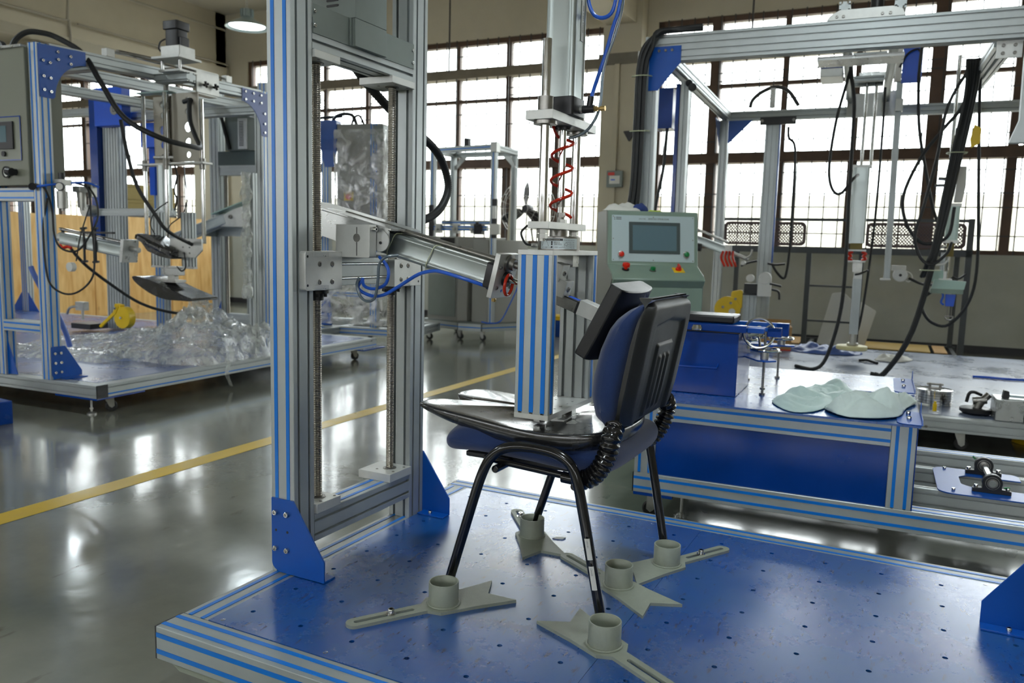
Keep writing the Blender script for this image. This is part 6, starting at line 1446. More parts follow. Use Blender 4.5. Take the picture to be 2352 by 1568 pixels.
q = B(); q.lathe([(0, 0), (.016, 0), (.016, .012), (0, .013)], (-.685, -.0236, 1.383), (0, -1, 0), 20); q.build('push_button', BLACK, cb_)
q = B(); q.lathe([(0, 0), (.036, 0), (.036, .012), (.028, .014), (.027, .008), (0, .008)], (-.672, -.0206, 1.273), (0, -1, 0), 28); gq = q.build('pressure_gauge', BLACK, cb_)
B().cyl((-.672, -.0290, 1.273), (-.672, -.0296, 1.273), .026, 24).build('gauge_face', PAPER, gq)
B().box((-.673, -.0302, 1.273), (-.671, -.0299, 1.292)).build('gauge_needle', INK, gq, ang=0)
q = B(); q.cyl((-.595, -.0206, 1.272), (-.595, -.06, 1.272), .02, 18); q.cyl((-.615, -.06, 1.274), (-.575, -.06, 1.27), .024, 16); q.build('selector_knob', BLACK, cb_, bev=.001)
# air filter regulator pair on the column
q = B(); q.cyl((-.34, .09, 1.165), (-.34, .09, 1.215), .022, 14); q.box((-.37, .06, 1.20), (-.30, .13, 1.235)); q.cyl((-.34, .09, 1.06), (-.34, .09, 1.165), .03, 20, .032); q.cyl((-.34, .09, 1.045), (-.34, .09, 1.06), .01, 8); fr1 = q.build('filter_regulator', ZINC, LM, bev=.001)
B().cyl((-.34, .09, 1.235), (-.34, .09, 1.275), .019, 18).build('regulator_knob', BLACK, fr1)
q = B(); q.lathe([(0, 0), (.026, 0), (.026, .012), (0, .013)], (-.315, .06, 1.19), (.5, -1, 0), 24); q.build('small_gauge', BLACK, fr1); B().cyl(V((-.315, .06, 1.19)) + V((.5, -1, 0)).normalized() * .013, V((-.315, .06, 1.19)) + V((.5, -1, 0)).normalized() * .0136, .021, 20).build('gauge_face', PAPER, fr1)
q = B(); q.box((-.34, .16, 1.165), (-.28, .23, 1.2)); q.cyl((-.31, .2, 1.07), (-.31, .2, 1.165), .024, 18, .027); q.cyl((-.31, .2, 1.055), (-.31, .2, 1.07), .015, 12); q.box((-.30, .23, 1.14), (-.26, .27, 1.22)); q.build('lubricator', ZINC, LM, bev=.001)
def hl(pts, r=.01, nm='black_hose', m=RUBBER): return B().tube(pts, r, 9, smooth=5).build(nm, m, LM)
hl([(-.44, -.01, 1.20), (-.37, .0, 1.17), (-.37, .04, 1.05), (-.36, .04, .9), (-.32, .05, .82), (-.24, .08, .80), (-.2, .12, .85), (-.18, .2, 1.0), (-.21, .22, 1.12), (-.27, .22, 1.20)], .006)
hl([(-.38, .02, 1.12), (-.40, .0, .95), (-.385, -.01, .74), (-.36, .0, .60), (-.30, .05, .54), (-.22, .09, .56), (-.165, .14, .65), (-.17, .16, .80), (-.21, .18, 1.0), (-.25, .2, 1.18), (-.33, .18, 1.22)], .006)
hl([(-.41, -.02, 1.185), (-.34, .03, 1.20), (-.28, .2, 1.225), (-.24, .27, 1.20)], .007, 'blue_air_hose', BLUEH)
q = B(); q.cyl((-.46, -.02, 1.185), (-.44, -.03, 1.185), .022, 12); q.build('cable_gland', BLACK, LM)
hl([(-.26, .22, 1.10), (-.27, .15, .9), (-.28, .12, .74)], .004); q = B(); q.cyl((-.28, .10, .705), (-.28, .07, .705), .028, 20); q.build('power_socket', WHITE, LM)
# big black conduit looping from the cabinet to the hanging unit
hl([(-.80, .12, 2.01), (-.79, .15, 2.10), (-.75, .2, 2.16), (-.68, .25, 2.165), (-.60, .3, 2.14), (-.437, .35, 2.04), (-.292, .35, 1.86), (-.15, .4, 1.64), (.0, .55, 1.53), (.0, .8, 1.51), (-.12, 1.0, 1.53), (-.26, 1.1, 1.62), (-.36, 1.15, 1.74), (-.385, 1.17, 1.86), (-.40, 1.2, 1.90), (-.47, 1.2, 1.89)], .017)
hl([(-.85, .12, 2.01), (-.88, .14, 2.07), (-.95, .16, 2.10), (-1.05, .18, 2.09), (-1.2, .2, 2.03)], .018)
hl([(-.95, .10, 2.0), (-1.0, .1, 2.06), (-1.1, .1, 2.08), (-1.3, .1, 2.05)], .02)
hl([(-.30, .5, 1.65), (-.25, .5, 1.43), (-.17, .5, 1.22), (-.08, .55, 1.05), (-.02, .6, .94), (-.08, .9, .84)], .012)
hl([(-1.55, 1.0, .95), (-1.50, 1.0, .84), (-1.45, 1.1, .68), (-1.38, 1.3, .5), (-1.30, 1.5, .35), (-1.2, 1.7, .27), (-1.1, 1.9, .24)], .012)
for dx in (0, .05, .11): hl([(-3.2 + dx, 1.5, 1.5), (-3.3 + dx, 1.5, 1.0), (-3.5 + dx * 1.6, 1.5, .62), (-3.62 + dx * 2, 1.5, .4)], .016)
B().tube([(-1.02, .35, .68), (-1.0, .36, .62), (-.97, .40, .50), (-.93, .46, .36), (-.90, .5, .22), (-.89, .52, .12)], .017, 10).build('blue_flat_hose', mat('pale_blue_hose', srgb(90, 120, 200), .4), LM)
# slider, motor tower and hanging unit
sl = box('slider_block', (-.388, 1.235, 1.965), (-.375, 1.46, 2.125), ALU_W, LM); box('slider_body', (-.47, 1.24, 1.955), (-.388, 1.455, 1.965), ALU_W, sl); box('slider_top', (-.56, 1.1, 2.115), (-.375, 1.46, 2.13), ALU_W, sl)
for y in (1.30, 1.40):
    q = B(); q.cyl((-.375, y, 2.025), (-.355, y, 2.025), .008, 10)
    for k in range(4): a = k * math.pi / 2 + .4; q.cyl((-.352, y, 2.025), (-.345, y + .022 * math.cos(a), 2.025 + .022 * math.sin(a)), .009, 8)
    q.build('star_knob', BLACK, sl)
tw = box('gearbox', (-.30, .84, 2.115), (-.13, .98, 2.19), ALU_W, LM, bev=.004); box('tower_plate', (-.345, .80, 2.10), (-.095, 1.0, 2.115), ALU_W, tw, bev=.001)
for x in (-.30, -.14): B().cyl((x, .85, 2.03), (x, .85, 2.10), .011, 12).build('tower_leg', STEEL, tw)
B().box((-.30, .82, 2.015), (-.11, .98, 2.03)).build('tower_base', ALU_W, tw, bev=.001)
prof('tower_beam', (-.389, .9, 1.985), (-.09, .9, 1.985), .08, .06, (0, 1, 0), LM, '', pitch=.04)
q = B(); q.prism(rounded([(-.275, .855), (-.165, .855), (-.165, .955), (-.275, .955)], .012, 3), (0, 0, 2.19), (1, 0, 0), (0, 1, 0), (0, 0, .11)); q.prism(rounded([(-.285, .845), (-.155, .845), (-.155, .965), (-.285, .965)], .01, 3), (0, 0, 2.30), (1, 0, 0), (0, 1, 0), (0, 0, .055)); q.box((-.17, .87, 2.19), (-.14, .94, 2.25)); mo = q.build('motor', BLACK, tw, bev=.003)
B().tube([(-.275, .86, 2.24), (-.31, .85, 2.22), (-.325, .85, 2.18), (-.30, .85, 2.155), (-.27, .86, 2.17)], .006, 8).build('motor_lead', BLACK, mo)
q = B(); q.cyl((-.43, 1.0, 2.13), (-.43, .60, 2.11), .014, 12); q.build('feed_screw', STEEL_D, LM)
def plate_holes(name, x0, x1, y, z0, z1, cx):
    hz = [(1.90, .024), (1.82, .024), (1.71, .036), (1.60, .030), (1.51, .022)]
    return sheet(name, [(x0, z0), (x1, z0), (x1, z1), (x0, z1)], (0, y, 0), (1, 0, 0), (0, 0, 1), (0, .01, 0), mat('pale_cast_plate', srgb(186, 180, 166), .5, .2) if 'pale_cast_plate' not in MATS else MATS['pale_cast_plate'], LM, holes=[(cx, z, r) for z, r in hz])
plate_holes('perforated_plate', -.585, -.335, 1.20, 1.46, 1.955, -.435); plate_holes('perforated_plate', -.88, -.66, 1.30, 1.46, 1.96, -.79)
box('hanger_bar', (-.90, 1.16, 1.96), (-.58, 1.24, 1.972), mat('pale_green_bar', srgb(170, 196, 190), .4), LM)
box('lower_bar', (-.60, 1.15, 1.438), (-.25, 1.25, 1.452), ALU_W, LM); box('lower_bar', (-.96, 1.2, 1.438), (-.61, 1.3, 1.452), ALU_W, LM)
for x, y in ((-.93, 1.25), (-.605, 1.15), (-.30, 1.2)):
    B().cyl((x, y, .86), (x, y, 1.96 if x < -.35 else 1.90), .0145, 14).build('guide_rod', STEEL, LM); B().cyl((x, y, 1.40), (x, y, 1.48), .022, 14).build('bushing', STEEL_D, LM)
B().cyl((-.72, 1.28, 1.44), (-.72, 1.28, 2.05), .02, 14).build('piston_rod', STEEL_D, LM)
cyl_tube(B(), V((-.70, 1.22, 1.10)), V((0, 0, 1)), .335, V((1, 0, 0)), Yv, .04, .01).build('air_cylinder', CYL, LM, ang=30)
B().tube([(-.86, 1.28, 1.505), (-.64, 1.28, 1.50)], .014, 10, smooth=1).build('cross_shaft', STEEL_D, LM)
hl([(-.52, 1.15, 1.43), (-.50, 1.15, 1.35), (-.53, 1.15, 1.25), (-.51, 1.15, 1.18), (-.53, 1.15, 1.10)], .006); hl([(-.46, 1.18, 1.42), (-.44, 1.18, 1.2), (-.43, 1.15, 1.0), (-.45, 1.1, .90)], .004, 'grey_lead', CLEARH)
# hanging frame with black pads
for x in (-.435, -.145): prof('hanging_side', (x, .9, .70), (x, .9, 1.075), .105, .04, (1, 0, 0), LM, '', pitch=.03)
box('frame_foot', (-.49, .88, .685), (-.09, .92, .699), ALU_D, LM); box('foot_mount', (-.375, .87, .635), (-.22, .93, .684), ALU_D, LM)
sheet('side_plate', rounded([(-.27, .895), (.02, .895), (.02, .815), (-.04, .765), (-.205, .765), (-.27, .85)], .003, 2), (0, .85, 0), (1, 0, 0), (0, 0, 1), (0, .012, 0), ALU_W, LM)
for x in (-.15, -.09):
    for z in (.875, .835, .795): bolt((x, .85, z), (0, -1, 0), LM, .006, STEEL_D, .003)
q = B(); q.grid(lambda u, v: V((-.52 + .33 * u, .84 - .05 * math.sin(v * math.pi), .905 - .11 * u ** 1.3 - (.035 * (1 - abs(2 * u - 1) ** 2) + .01) * v * (1 if v < .99 else 1))), 16, 8)
o = q.build('upper_pad', FORM, LM, ang=60); s_ = o.modifiers.new('t', 'SOLIDIFY'); s_.thickness = .02
sheet('pad_side', rounded([(-.525, .91), (-.40, .915), (-.20, .80), (-.20, .75), (-.30, .765), (-.42, .80)], .01, 3), (0, .79, 0), (1, 0, 0), (0, 0, 1), (0, .14, 0), FORM, LM)
q = B(); q.box((-.33, .88, .60), (-.27, .92, .635)); q.box((-.36, .85, .585), (-.23, .95, .602)); q.build('tilt_joint', ZINC, LM, bev=.001)
sheet('seat_pad', catloop([(-.565, .618), (-.50, .62), (-.36, .59), (-.22, .545), (-.06, .50), (-.01, .485), (-.02, .468), (-.12, .468), (-.26, .47), (-.38, .50), (-.48, .545), (-.545, .585)], 3), (0, .78, 0), (1, 0, 0), (0, 0, 1), (0, .24, 0), FORM, LM)
hl([(-.40, .84, .92), (-.44, .84, .99), (-.40, .85, 1.08), (-.33, .9, 1.15)], .004); hl([(-.28, .84, .90), (-.26, .84, .98), (-.20, .9, 1.06), (-.15, .9, 1.16)], .004)
hl([(-.20, .84, .70), (-.16, .84, .67), (-.12, .84, .70), (-.13, .84, .80)], .005)
# column with blue guard, badge box and yellow brake
pc = prof('clamp_column', (-2.38, 2.2, .012), (-2.36, 2.2, 2.1), .19, .10, (1, 0, 0), LM, '', pitch=.035)
box('blue_guard', (-2.57, 2.1, .75), (-2.47, 2.28, 2.18), BLUE_D, LM, bev=.002)
bb_ = box('blue_cover', (-2.40, 2.02, 1.90), (-2.05, 2.12, 2.24), BLUE_B, LM, bev=.003)
q = B(); q.cyl((-2.14, 2.019, 2.04), (-2.14, 2.013, 2.04), .048, 28); bd = q.build('round_badge', mat('badge_grey', srgb(150, 150, 146), .4), bb_)
write('badge_letter', [('D', -.021, -.021, .06)], lambda x, y: V((-2.14 + x, 2.0122, 2.04 + y)), INK, bb_)
prof('second_column', (-2.12, 2.5, .012), (-2.10, 2.5, 1.95), .12, .08, (1, 0, 0), LM, 'b-', pitch=.04)
box('blue_guard', (-2.17, 2.42, 1.3), (-2.10, 2.45, 1.95), BLUE_B, LM, bev=.002); box('blue_cover', (-2.03, 2.2, 1.72), (-1.83, 2.3, 1.94), BLUE_B, LM, bev=.003)
yb = B(); yb.cyl((-2.03, 2.0, .155), (-2.03, 1.93, .155), .10, 32); yb.prism(rounded([(-2.14, .12), (-2.06, .27), (-2.14, .28), (-2.16, .2)], .01, 3), (0, 1.95, 0), (1, 0, 0), (0, 0, 1), (0, .05, 0)); yb = yb.build('brake_drum', YELLOW, LM, bev=.003)
B().prism(rounded([(-2.33, .06), (-2.30, .045), (-2.10, .19), (-2.06, .26), (-2.10, .265), (-2.14, .20)], .012, 3), (0, 1.925, 0), (1, 0, 0), (0, 0, 1), (0, .015, 0)).build('brake_lever', YELLOW, yb, bev=.002)
for x, z in ((-2.10, .24), (-2.03, .155)): bolt((x, 1.925, z), (0, -1, 0), yb, .012, STEEL)
q = B(); q.cyl((-2.5, 1.9, .11), (-2.5, 1.9, .23), .012, 10); q.box((-2.56, 1.87, .20), (-2.45, 1.93, .28)); q.tube([(-2.53, 1.88, .24), (-2.62, 1.86, .22), (-2.66, 1.86, .16)], .012, 7); q.build('clamp_head', ZINC, LM, bev=.002); box('clamp_base', (-2.60, 1.85, .03), (-2.35, 2.05, .08), BLACK, LM, bev=.004)
# long horizontal cylinder
c0, c1 = V((-1.53, 1.0, .875)), V((-.86, 1.0, .785)); dd = (c1 - c0).normalized(); up_ = V((-dd.z, 0, dd.x))
cyl_tube(B(), c0, dd, (c1 - c0).length, up_, Yv, .045, .012).build('horizontal_cylinder', CYL, LM, ang=30)
B().cyl(c0 + up_ * .065 - dd * .05, c1 + up_ * .065, .012, 12).build('guide_rod', STEEL, LM)
B().obox(c1 + dd * .02 + up_ * .01, dd * .015, Yv * .07, up_ * .085).build('end_plate', ALU_D, LM, bev=.002)
B().cyl(c0 - dd * .05, c0, .035, 14).build('end_cap', ZINC, LM); q = B(); q.cyl(c1 + dd * .035 + up_ * .03, c1 + dd * .12 + up_ * .03, .02, 10); q.build('rod_end', ZINC, LM, bev=.001)
q = B(); q.tube([(-1.50, .94, .82), (-1.46, .93, .80), (-1.42, .94, .81), (-1.39, .95, .80)], .012, 8); q.build('red_hose_coil', REDT, LM)
q = B()
for x in (-1.25, -1.13): q.cyl((x, .95, .70), (x, .95, .95), .009, 8); q.cyl((x - .03, .95, .95), (x + .03, .95, .955), .009, 8); q.cyl((x - .03, .95, .70), (x + .03, .95, .705), .009, 8)
q.box((-1.28, .94, .915), (-.94, .97, .93)); q.build('clamp_bracket', BLACK, LM)
prof('rear_arm', (-1.9, 1.6, 1.10), (-1.0, 1.6, 1.105), .05, .06, (0, 1, 0), LM, '', pitch=.03); q = B(); q.cyl((-1.93, 1.5, 1.11), (-1.93, 1.6, 1.11), .05, 20); q.build('arm_disc', ZINC, LM)
# bubble film sleeve on a post of the machine
q = B(); q.grid(lambda u, v: V((-.12 + (.03 + .014 * math.sin(v * 40) + .012 * math.sin(v * 17)) * math.cos(2 * math.pi * u), 1.45 + .04 * math.sin(2 * math.pi * u), .45 + .95 * v)), 14, 60, closeu=True); q.build('film_sleeve', FILM, LM, ang=80)
prof('inner_post', (-.12, 1.52, .012), (-.12, 1.52, 1.40), .05, .05, (1, 0, 0), LM, '', pitch=.05)
# ---- crumpled film heap on the deck
from mathutils import noise
def heap(name, fn_h, x0, x1, y0f, y1f, m, n=(120, 50), z=.0015, seed=0):
    b = B()
    def f(u, v):
        x = x0 + (x1 - x0) * u; y = y0f(x) + (y1f(x) - y0f(x)) * v; e = math.sin(math.pi * v) ** .45 * min(1, u / .03, (1 - u) / .03)
        q_ = V((x * 5 + seed, y * 5, 0)); h = fn_h(x, y) * e * (1 + .42 * noise.noise(q_) + .26 * noise.noise(q_ * 2.6) + .16 * noise.noise(q_ * 7) + .10 * noise.noise(q_ * 17))
        return V((x + .03 * noise.noise(q_ * 2 + V((9, 0, 0))), y + .03 * noise.noise(q_ * 2 + V((0, 9, 0))), z + max(.0, h)))
    b.grid(f, n[0], n[1]); return b.build(name, m, None, ang=80)
def place_l(o): 
    c, s = math.cos(R(3.5)), math.sin(R(3.5)); p = o.location; o.location = (-2.85 + p.x * c - p.y * s, 1.89 + p.x * s + p.y * c, p.z); o.rotation_euler = (0, 0, R(3.5)); return o
def hh(x, y): return .05 + .10 * ss(-2.0, -.9, x) + .05 * ss(-.9, -.4, x) + .14 * math.exp(-((x + .78) / .10) ** 2) * math.exp(-((y - 1.62) / .14) ** 2) + .16 * math.exp(-((x + .72) / .22) ** 2) * math.exp(-((y - 1.6) / .3) ** 2)
o = place_l(heap('plastic_film_heap', hh, -2.1, -.02, lambda x: .95 + .10 * math.sin(x * 3) + .1 * (x + 1) * -.3, lambda x: 1.55 + .45 * ss(-2.1, -1.0, x), FILM, (150, 60)))
tag(o, 'crumpled heap of clear plastic film lying across the left machine deck', 'film')
o2 = place_l(heap('plastic_film_roll', lambda x, y: .06, -1.75, -.75, lambda x: .5 + .12 * ss(-1.7, -.8, x), lambda x: .82 + .25 * ss(-1.7, -.8, x), FILM, (90, 30), seed=5)); tag(o2, 'long twisted strand of clear film in front of the film heap', 'film')
b = B(); b.grid(lambda u, v: V((.012 + .004 * math.sin(v * 9) + .02 * (u - .5), 1.10 + .025 * math.sin(v * 7) + .03 * (u - .5) * (1 - .6 * v), .02 - .30 * v ** 1.0)), 4, 20); o3 = b.build('film_scrap', FILM, None, ang=80); o3.location.z = -.17; o3 = place_l(o3); tag(o3, 'torn strip of clear film hanging over the edge of the left machine deck', 'film')

# ================================================================== SECOND SCREW COLUMN MACHINE behind the left one
S2 = thing('twin_column_machine', (0, 0, 0), 0, 'twin column screw machine with a louvred grey motor box behind the left machine', 'machine')
S2.location = (-2.85, 1.89, FLOOR); S2.rotation_euler = (0, 0, R(3.5)); OFF[S2.name] = V((0, 0, FLOOR))
yq = 3.2; xl, xr = -2.06, -1.42
for x in (xl, xr): prof('column', (x, yq, .0), (x, yq, 2.45), .12, .10, (1, 0, 0), S2, 'b-' if x == xr else '', pitch=.05)
prof('base_beam', (xl - .3, yq, -.05), (xr + .5, yq, -.05), .10, .08, (0, 1, 0), S2, 'a-'); prof('base_beam', (xl - .25, yq + .055, -.05), (xl - .25, yq + 1.3, -.05), .08, .08, (1, 0, 0), S2, ''); prof('base_beam', (xr + .45, yq + .055, -.05), (xr + .45, yq + 1.3, -.05), .08, .08, (1, 0, 0), S2, '')
for x, y in ((xl - .25, yq + .05), (xr + .45, yq + .05), (xl - .25, yq + 1.2), (xr + .45, yq + 1.2)): caster(S2, x, y, -.095)
prof('crossbeam', (xl + .065, yq, .06), (xr - .065, yq, .06), .08, .12, (0, 1, 0), S2, ''); prof('crossbeam', (xl + .065, yq, 1.60), (xr - .065, yq, 1.60), .08, .10, (0, 1, 0), S2, '')
box('cover_plate', (xl + .06, yq - .055, 1.65), (xr - .06, yq - .045, 1.79), mat('dark_grey_sheet', srgb(74, 90, 88), .4), S2)
mbx = box('motor_box', (-1.84, yq - .12, 1.79), (-1.55, yq + .2, 2.12), GREY_M, S2, bev=.003)
q = B(); q.box((-1.66, yq - .135, 1.80), (-1.55, yq - .121, 2.10)); q.build('louvre_plate', ALU_W, mbx, ang=0)
q = B()
for i in range(16): q.box((-1.643, yq - .137, 1.83 + i * .0155), (-1.585, yq - .1345, 1.838 + i * .0155))
q.build('louvres', BLACK, mbx, ang=0)
q = B(); q.box((-1.78, yq - .1, 2.121), (-1.50, yq + .15, 2.20)); q.cyl((-1.6, yq - .05, 2.2), (-1.45, yq + .05, 2.22), .04, 12); q.build('wrapped_parts', FILMW, S2)
for x in (xl + .13, xr - .13): b = B(); b.lathe(ridged(.019, 1.43, .011, .003), (x, yq - .02, .12), (0, 0, 1), 12); b.build('lead_screw', SCREWM, S2, ang=60)
cr = prof('carriage_beam', (xl + .07, yq - .07, .985), (xr - .07, yq - .07, .985), .06, .12, (0, 1, 0), S2, '')
for x in (xl, xr): q = B().box((x - .07, yq - .13, .92), (x + .08, yq - .055, 1.05)); q.build('carriage_block', GREY_M, S2, bev=.002)
d2 = V((-1, -.1, -.34)).normalized(); e0 = V((-1.75, yq - .2, 1.10)); n2 = V((-.34, 0, 1)).normalized()
cyl_tube(B(), e0, d2, .75, n2, d2.cross(n2), .055, .014).build('tilted_cylinder', ALU, S2, ang=30)
B().obox(e0 - d2 * .15 + V((.0, 0, .085)), d2 * .28, V((0, .09, 0)), n2 * .006).build('tilt_plate', mint, S2, bev=.001)
B().prism([(-1.80, 1.02), (-1.45, 1.02), (-1.45, 1.24), (-1.62, 1.20), (-1.80, 1.12)], (0, yq - .25, 0), (1, 0, 0), (0, 0, 1), (0, .03, 0)).build('tilt_bracket', ALU_W, S2, bev=.002)
bolt((-1.66, yq - .25, 1.12), (0, -1, 0), S2, .02, STEEL_D)
B().prism([(-1.99, .0), (-2.1, .0), (-1.99, .25)], (0, yq - .06, 0), (1, 0, 0), (0, 0, 1), (0, .006, 0)).build('gusset_plate', BLUE, S2, bev=.001)
box('blue_guard', (xr - .22, yq + .1, 1.75), (xr - .12, yq + .12, 2.3), MATS['faded_blue_enamel'], S2, bev=.002)
prof('tall_post', (xr - .36, yq + .16, .0), (xr - .36, yq + .16, 2.3), .06, .06, (1, 0, 0), S2, '', pitch=.03)
B().tube([(-1.93, yq - .15, 2.35), (-1.88, yq - .15, 2.2), (-1.82, yq - .14, 1.98), (-1.77, yq - .13, 1.80)], .018, 9).build('black_conduit', RUBBER, S2)
B().tube([(-1.5, yq - .15, 2.35), (-1.3, yq - .2, 2.2), (-1.28, yq - .2, 1.9)], .002, 5).build('lead', BLACK, S2)

# ================================================================== small things at the left edge
t = thing('blue_pedestal', (-2.55, .95, FLOOR), -4, 'blue painted pedestal base at the lower left edge of the picture', 'pedestal')
t.location = (-3.25, 1.30, FLOOR)
box('pedestal_body', (-.6, -.30, 0), (.13, .25, .135), BLUE_D, t, bev=.004)
o = B().tube([(-3.75, 1.35, .10), (-3.4, 1.32, .05), (-3.12, 1.28, -.08), (-2.98, 1.24, FLOOR + .03), (-2.72, 1.19, FLOOR + .018), (-2.66, 1.12, FLOOR + .017), (-2.75, 1.04, FLOOR + .017), (-3.1, .9, FLOOR + .017)], .016, 12).build('floor_cable', RUBBER, None)
tag(o, 'thick black cable looping on the floor at the left edge', 'cable')
# ================================================================== WRAPPED CABINET MACHINE (behind, centre left)
WM = thing('film_wrapped_machine', (-4.24, 5.55, 0), 12, 'blue and grey control cabinet machine wrapped in stretch film behind the near column', 'machine', base=FLOOR)
WGREY = mat('grey_cabinet_enamel', srgb(150, 150, 144), .45)
prof('base_beam', (-.5, .04, -.05), (1.05, .04, -.05), .08, .09, (0, 1, 0), WM, 'a-'); prof('base_beam', (-.5, .86, -.05), (1.05, .86, -.05), .08, .09, (0, 1, 0), WM, '')
for x in (-.46, 1.01): prof('base_beam', (x, .085, -.05), (x, .815, -.05), .08, .09, (1, 0, 0), WM, '')
for x, y in ((-.4, .08), (.95, .08), (-.4, .8), (.95, .8)): caster(WM, x, y, -.096)
for x in (.06, .62): prof('upright', (x, .04, .0), (x, .04, 2.12), .08, .08, (1, 0, 0), WM, 'b-', pitch=.03)
for x in (.06, .62): prof('upright', (x, .8, .0), (x, .8, 2.0), .08, .08, (1, 0, 0), WM, '')
bc = box('blue_corner', (-.01, -.012, 1.86), (.20, .10, 2.16), BLUE, WM, bev=.004)
B().prism([(.02, 1.86), (.20, 1.86), (.16, 1.68), (.06, 1.68)], (0, -.012, 0), (1, 0, 0), (0, 0, 1), (0, .02, 0)).build('blue_gusset', BLUE, WM, bev=.001)
cbx = box('cabinet', (.20, .0, 1.05), (.72, .36, 2.12), WGREY, WM, bev=.006)
box('cabinet_corner', (.62, -.01, 1.94), (.73, .1, 2.10), GREY_M, cbx, bev=.004)
B().prism(rounded([(.26, 1.30), (.33, 1.30), (.33, 1.78), (.26, 1.78)], .01, 3), (0, -.004, 0), (1, 0, 0), (0, 0, 1), (0, .003, 0)).build('door_recess', CON_S, cbx, ang=0)
q = B(); q.lathe([(0, 0), (.03, 0), (.03, .02), (0, .022)], (.34, -.004, 1.37), (0, -1, 0), 18); q.build('emergency_button', RED, cbx)
box('yellow_plate', (.285, -.008, 1.33), (.39, -.0045, 1.42), YELLOW, cbx, bev=0); box('switch_box', (.25, -.02, 1.07), (.45, -.004, 1.22), CON_S, cbx, bev=.002)
for z in (1.75, 1.68): q = B(); q.cyl((.295, -.004, z), (.295, -.02, z), .018, 14); q.build('lamp', WHITE, cbx)
B().prism([(-.02, .0), (.14, .0), (.12, .30), (.04, .30)], (.0, -.014, .0), (1, 0, 0), (0, 0, 1), (0, .012, 0)).build('blue_gusset', BLUE, WM, bev=.001)
prof('lower_rail', (.105, .04, .62), (.575, .04, .62), .08, .08, (0, 1, 0), WM, 'a-', pitch=.04); prof('lower_rail', (.105, .04, .34), (.575, .04, .34), .06, .06, (0, 1, 0), WM, 'a-', pitch=.03)
q = B(); q.tube([(.08, .1, 2.10), (.12, .1, 2.2), (.22, .1, 2.24), (.33, .1, 2.22), (.38, .1, 2.12)], .018, 9); q.tube([(.3, .12, 2.10), (.34, .12, 2.2), (.40, .12, 2.22), (.46, .12, 2.12)], .012, 9); q.tube([(-.2, .1, 2.2), (.05, .12, 2.21), (.2, .12, 2.22)], .016, 9); q.build('black_conduit', RUBBER, WM)
def wrap(name, x0, x1, y0, y1, z0, z1, seed, amp=.02, taper=0.):
    b = B()
    per = 2 * ((x1 - x0) + (y1 - y0))
    def f(u, v):
        d = u * per; w, h_ = x1 - x0, y1 - y0
        if d < w: p = (x0 + d, y0)
        elif d < w + h_: p = (x1, y0 + d - w)
        elif d < 2 * w + h_: p = (x1 - (d - w - h_), y1)
        else: p = (x0, y1 - (d - 2 * w - h_))
        z = z0 + (z1 - z0) * v; n_ = noise.noise(V((p[0] * 9 + seed, p[1] * 9, z * 5 + p[0] * 9))) * amp + noise.noise(V((p[0] * 30 + seed, p[1] * 30, z * 12))) * amp * .4
        cx, cy_ = (x0 + x1) / 2, (y0 + y1) / 2; k = 1 + (abs(n_) + .004) / .3 + taper * (1 - v)
        return V((cx + (p[0] - cx) * k, cy_ + (p[1] - cy_) * k, z))
    b.grid(f, 90, 50, closeu=True); return b.build(name, FILMW, WM, ang=80)
wrap('stretch_film', .19, .74, -.03, .40, 1.0, 2.06, 1)
wrap('stretch_film', .0, .72, -.05, .85, .03, .80, 6, .03, .12)
# ================================================================== SMALL TESTER WITH FRAME (centre back)
TS = thing('frame_tester', (-3.78, 6.85, 0), 0, 'grey cabinet tester with an open aluminium frame on casters in front of the windows', 'machine', base=FLOOR)
prof('base_beam', (0, .03, -.04), (.58, -.12, -.04), .06, .08, (0, 1, 0), TS, 'a-', caps='1', pitch=.06)
prof('base_beam', (.60, -.14, -.04), (.88, -.10, -.04), .06, .08, (0, 1, 0), TS, 'a-', pitch=.06)
prof('base_beam', (.90, -.11, -.04), (1.28, .55, -.04), .06, .08, (0, 1, 0), TS, 'a-', pitch=.06, caps='0')
prof('base_beam', (0, .7, -.04), (1.28, .7, -.04), .06, .08, (0, 1, 0), TS, '', pitch=.06)
B().prism([(0, .0), (.58, -.14), (.9, -.12), (1.28, .55), (1.28, .7), (0, .7)], (0, 0, .001), (1, 0, 0), (0, 1, 0), (0, 0, .01)).build('base_plate', GREY_M, TS, bev=.001)
for x, y in ((.03, .08), (.56, -.06), (.86, -.06), (1.22, .52), (.1, .62)): caster(TS, x, y, -.082)
cab = B().prism([(.04, .05), (.52, -.05), (.62, .0), (.62, .6), (.04, .6)], (0, 0, .012), (1, 0, 0), (0, 1, 0), (0, 0, .60)).build('cabinet', WGREY, TS, bev=.005)
cab2 = B().prism([(.66, .03), (.90, -.02), (1.1, .3), (1.1, .6), (.66, .6)], (0, 0, .012), (1, 0, 0), (0, 1, 0), (0, 0, .95)).build('rear_cabinet', WGREY, TS, bev=.005)
pf0, pf1 = V((.04, .045, 0)), V((.52, -.055, 0)); pd = (pf1 - pf0).normalized(); pnn = V((pd.y, -pd.x, 0))
def PF(s, z, e=0): return pf0 + pd * s + pnn * e + V((0, 0, z))
B().prism([(.02, .06), (.46, .06), (.46, .545), (.02, .545)], PF(0, 0, .002), pd, (0, 0, 1), pnn * .006).build('cabinet_door', GREY_M, cab, bev=.002)
B().prism([(.0, .62), (.49, .62), (.46, .86), (.02, .86)], PF(0, 0, -.02) , pd, (0, 0, 1), pnn * .03).build('button_panel', WHITE, TS, bev=.003)
B().box((.05, .06, .615), (.60, .55, .85)).build('head_box', WGREY, TS, bev=.004)
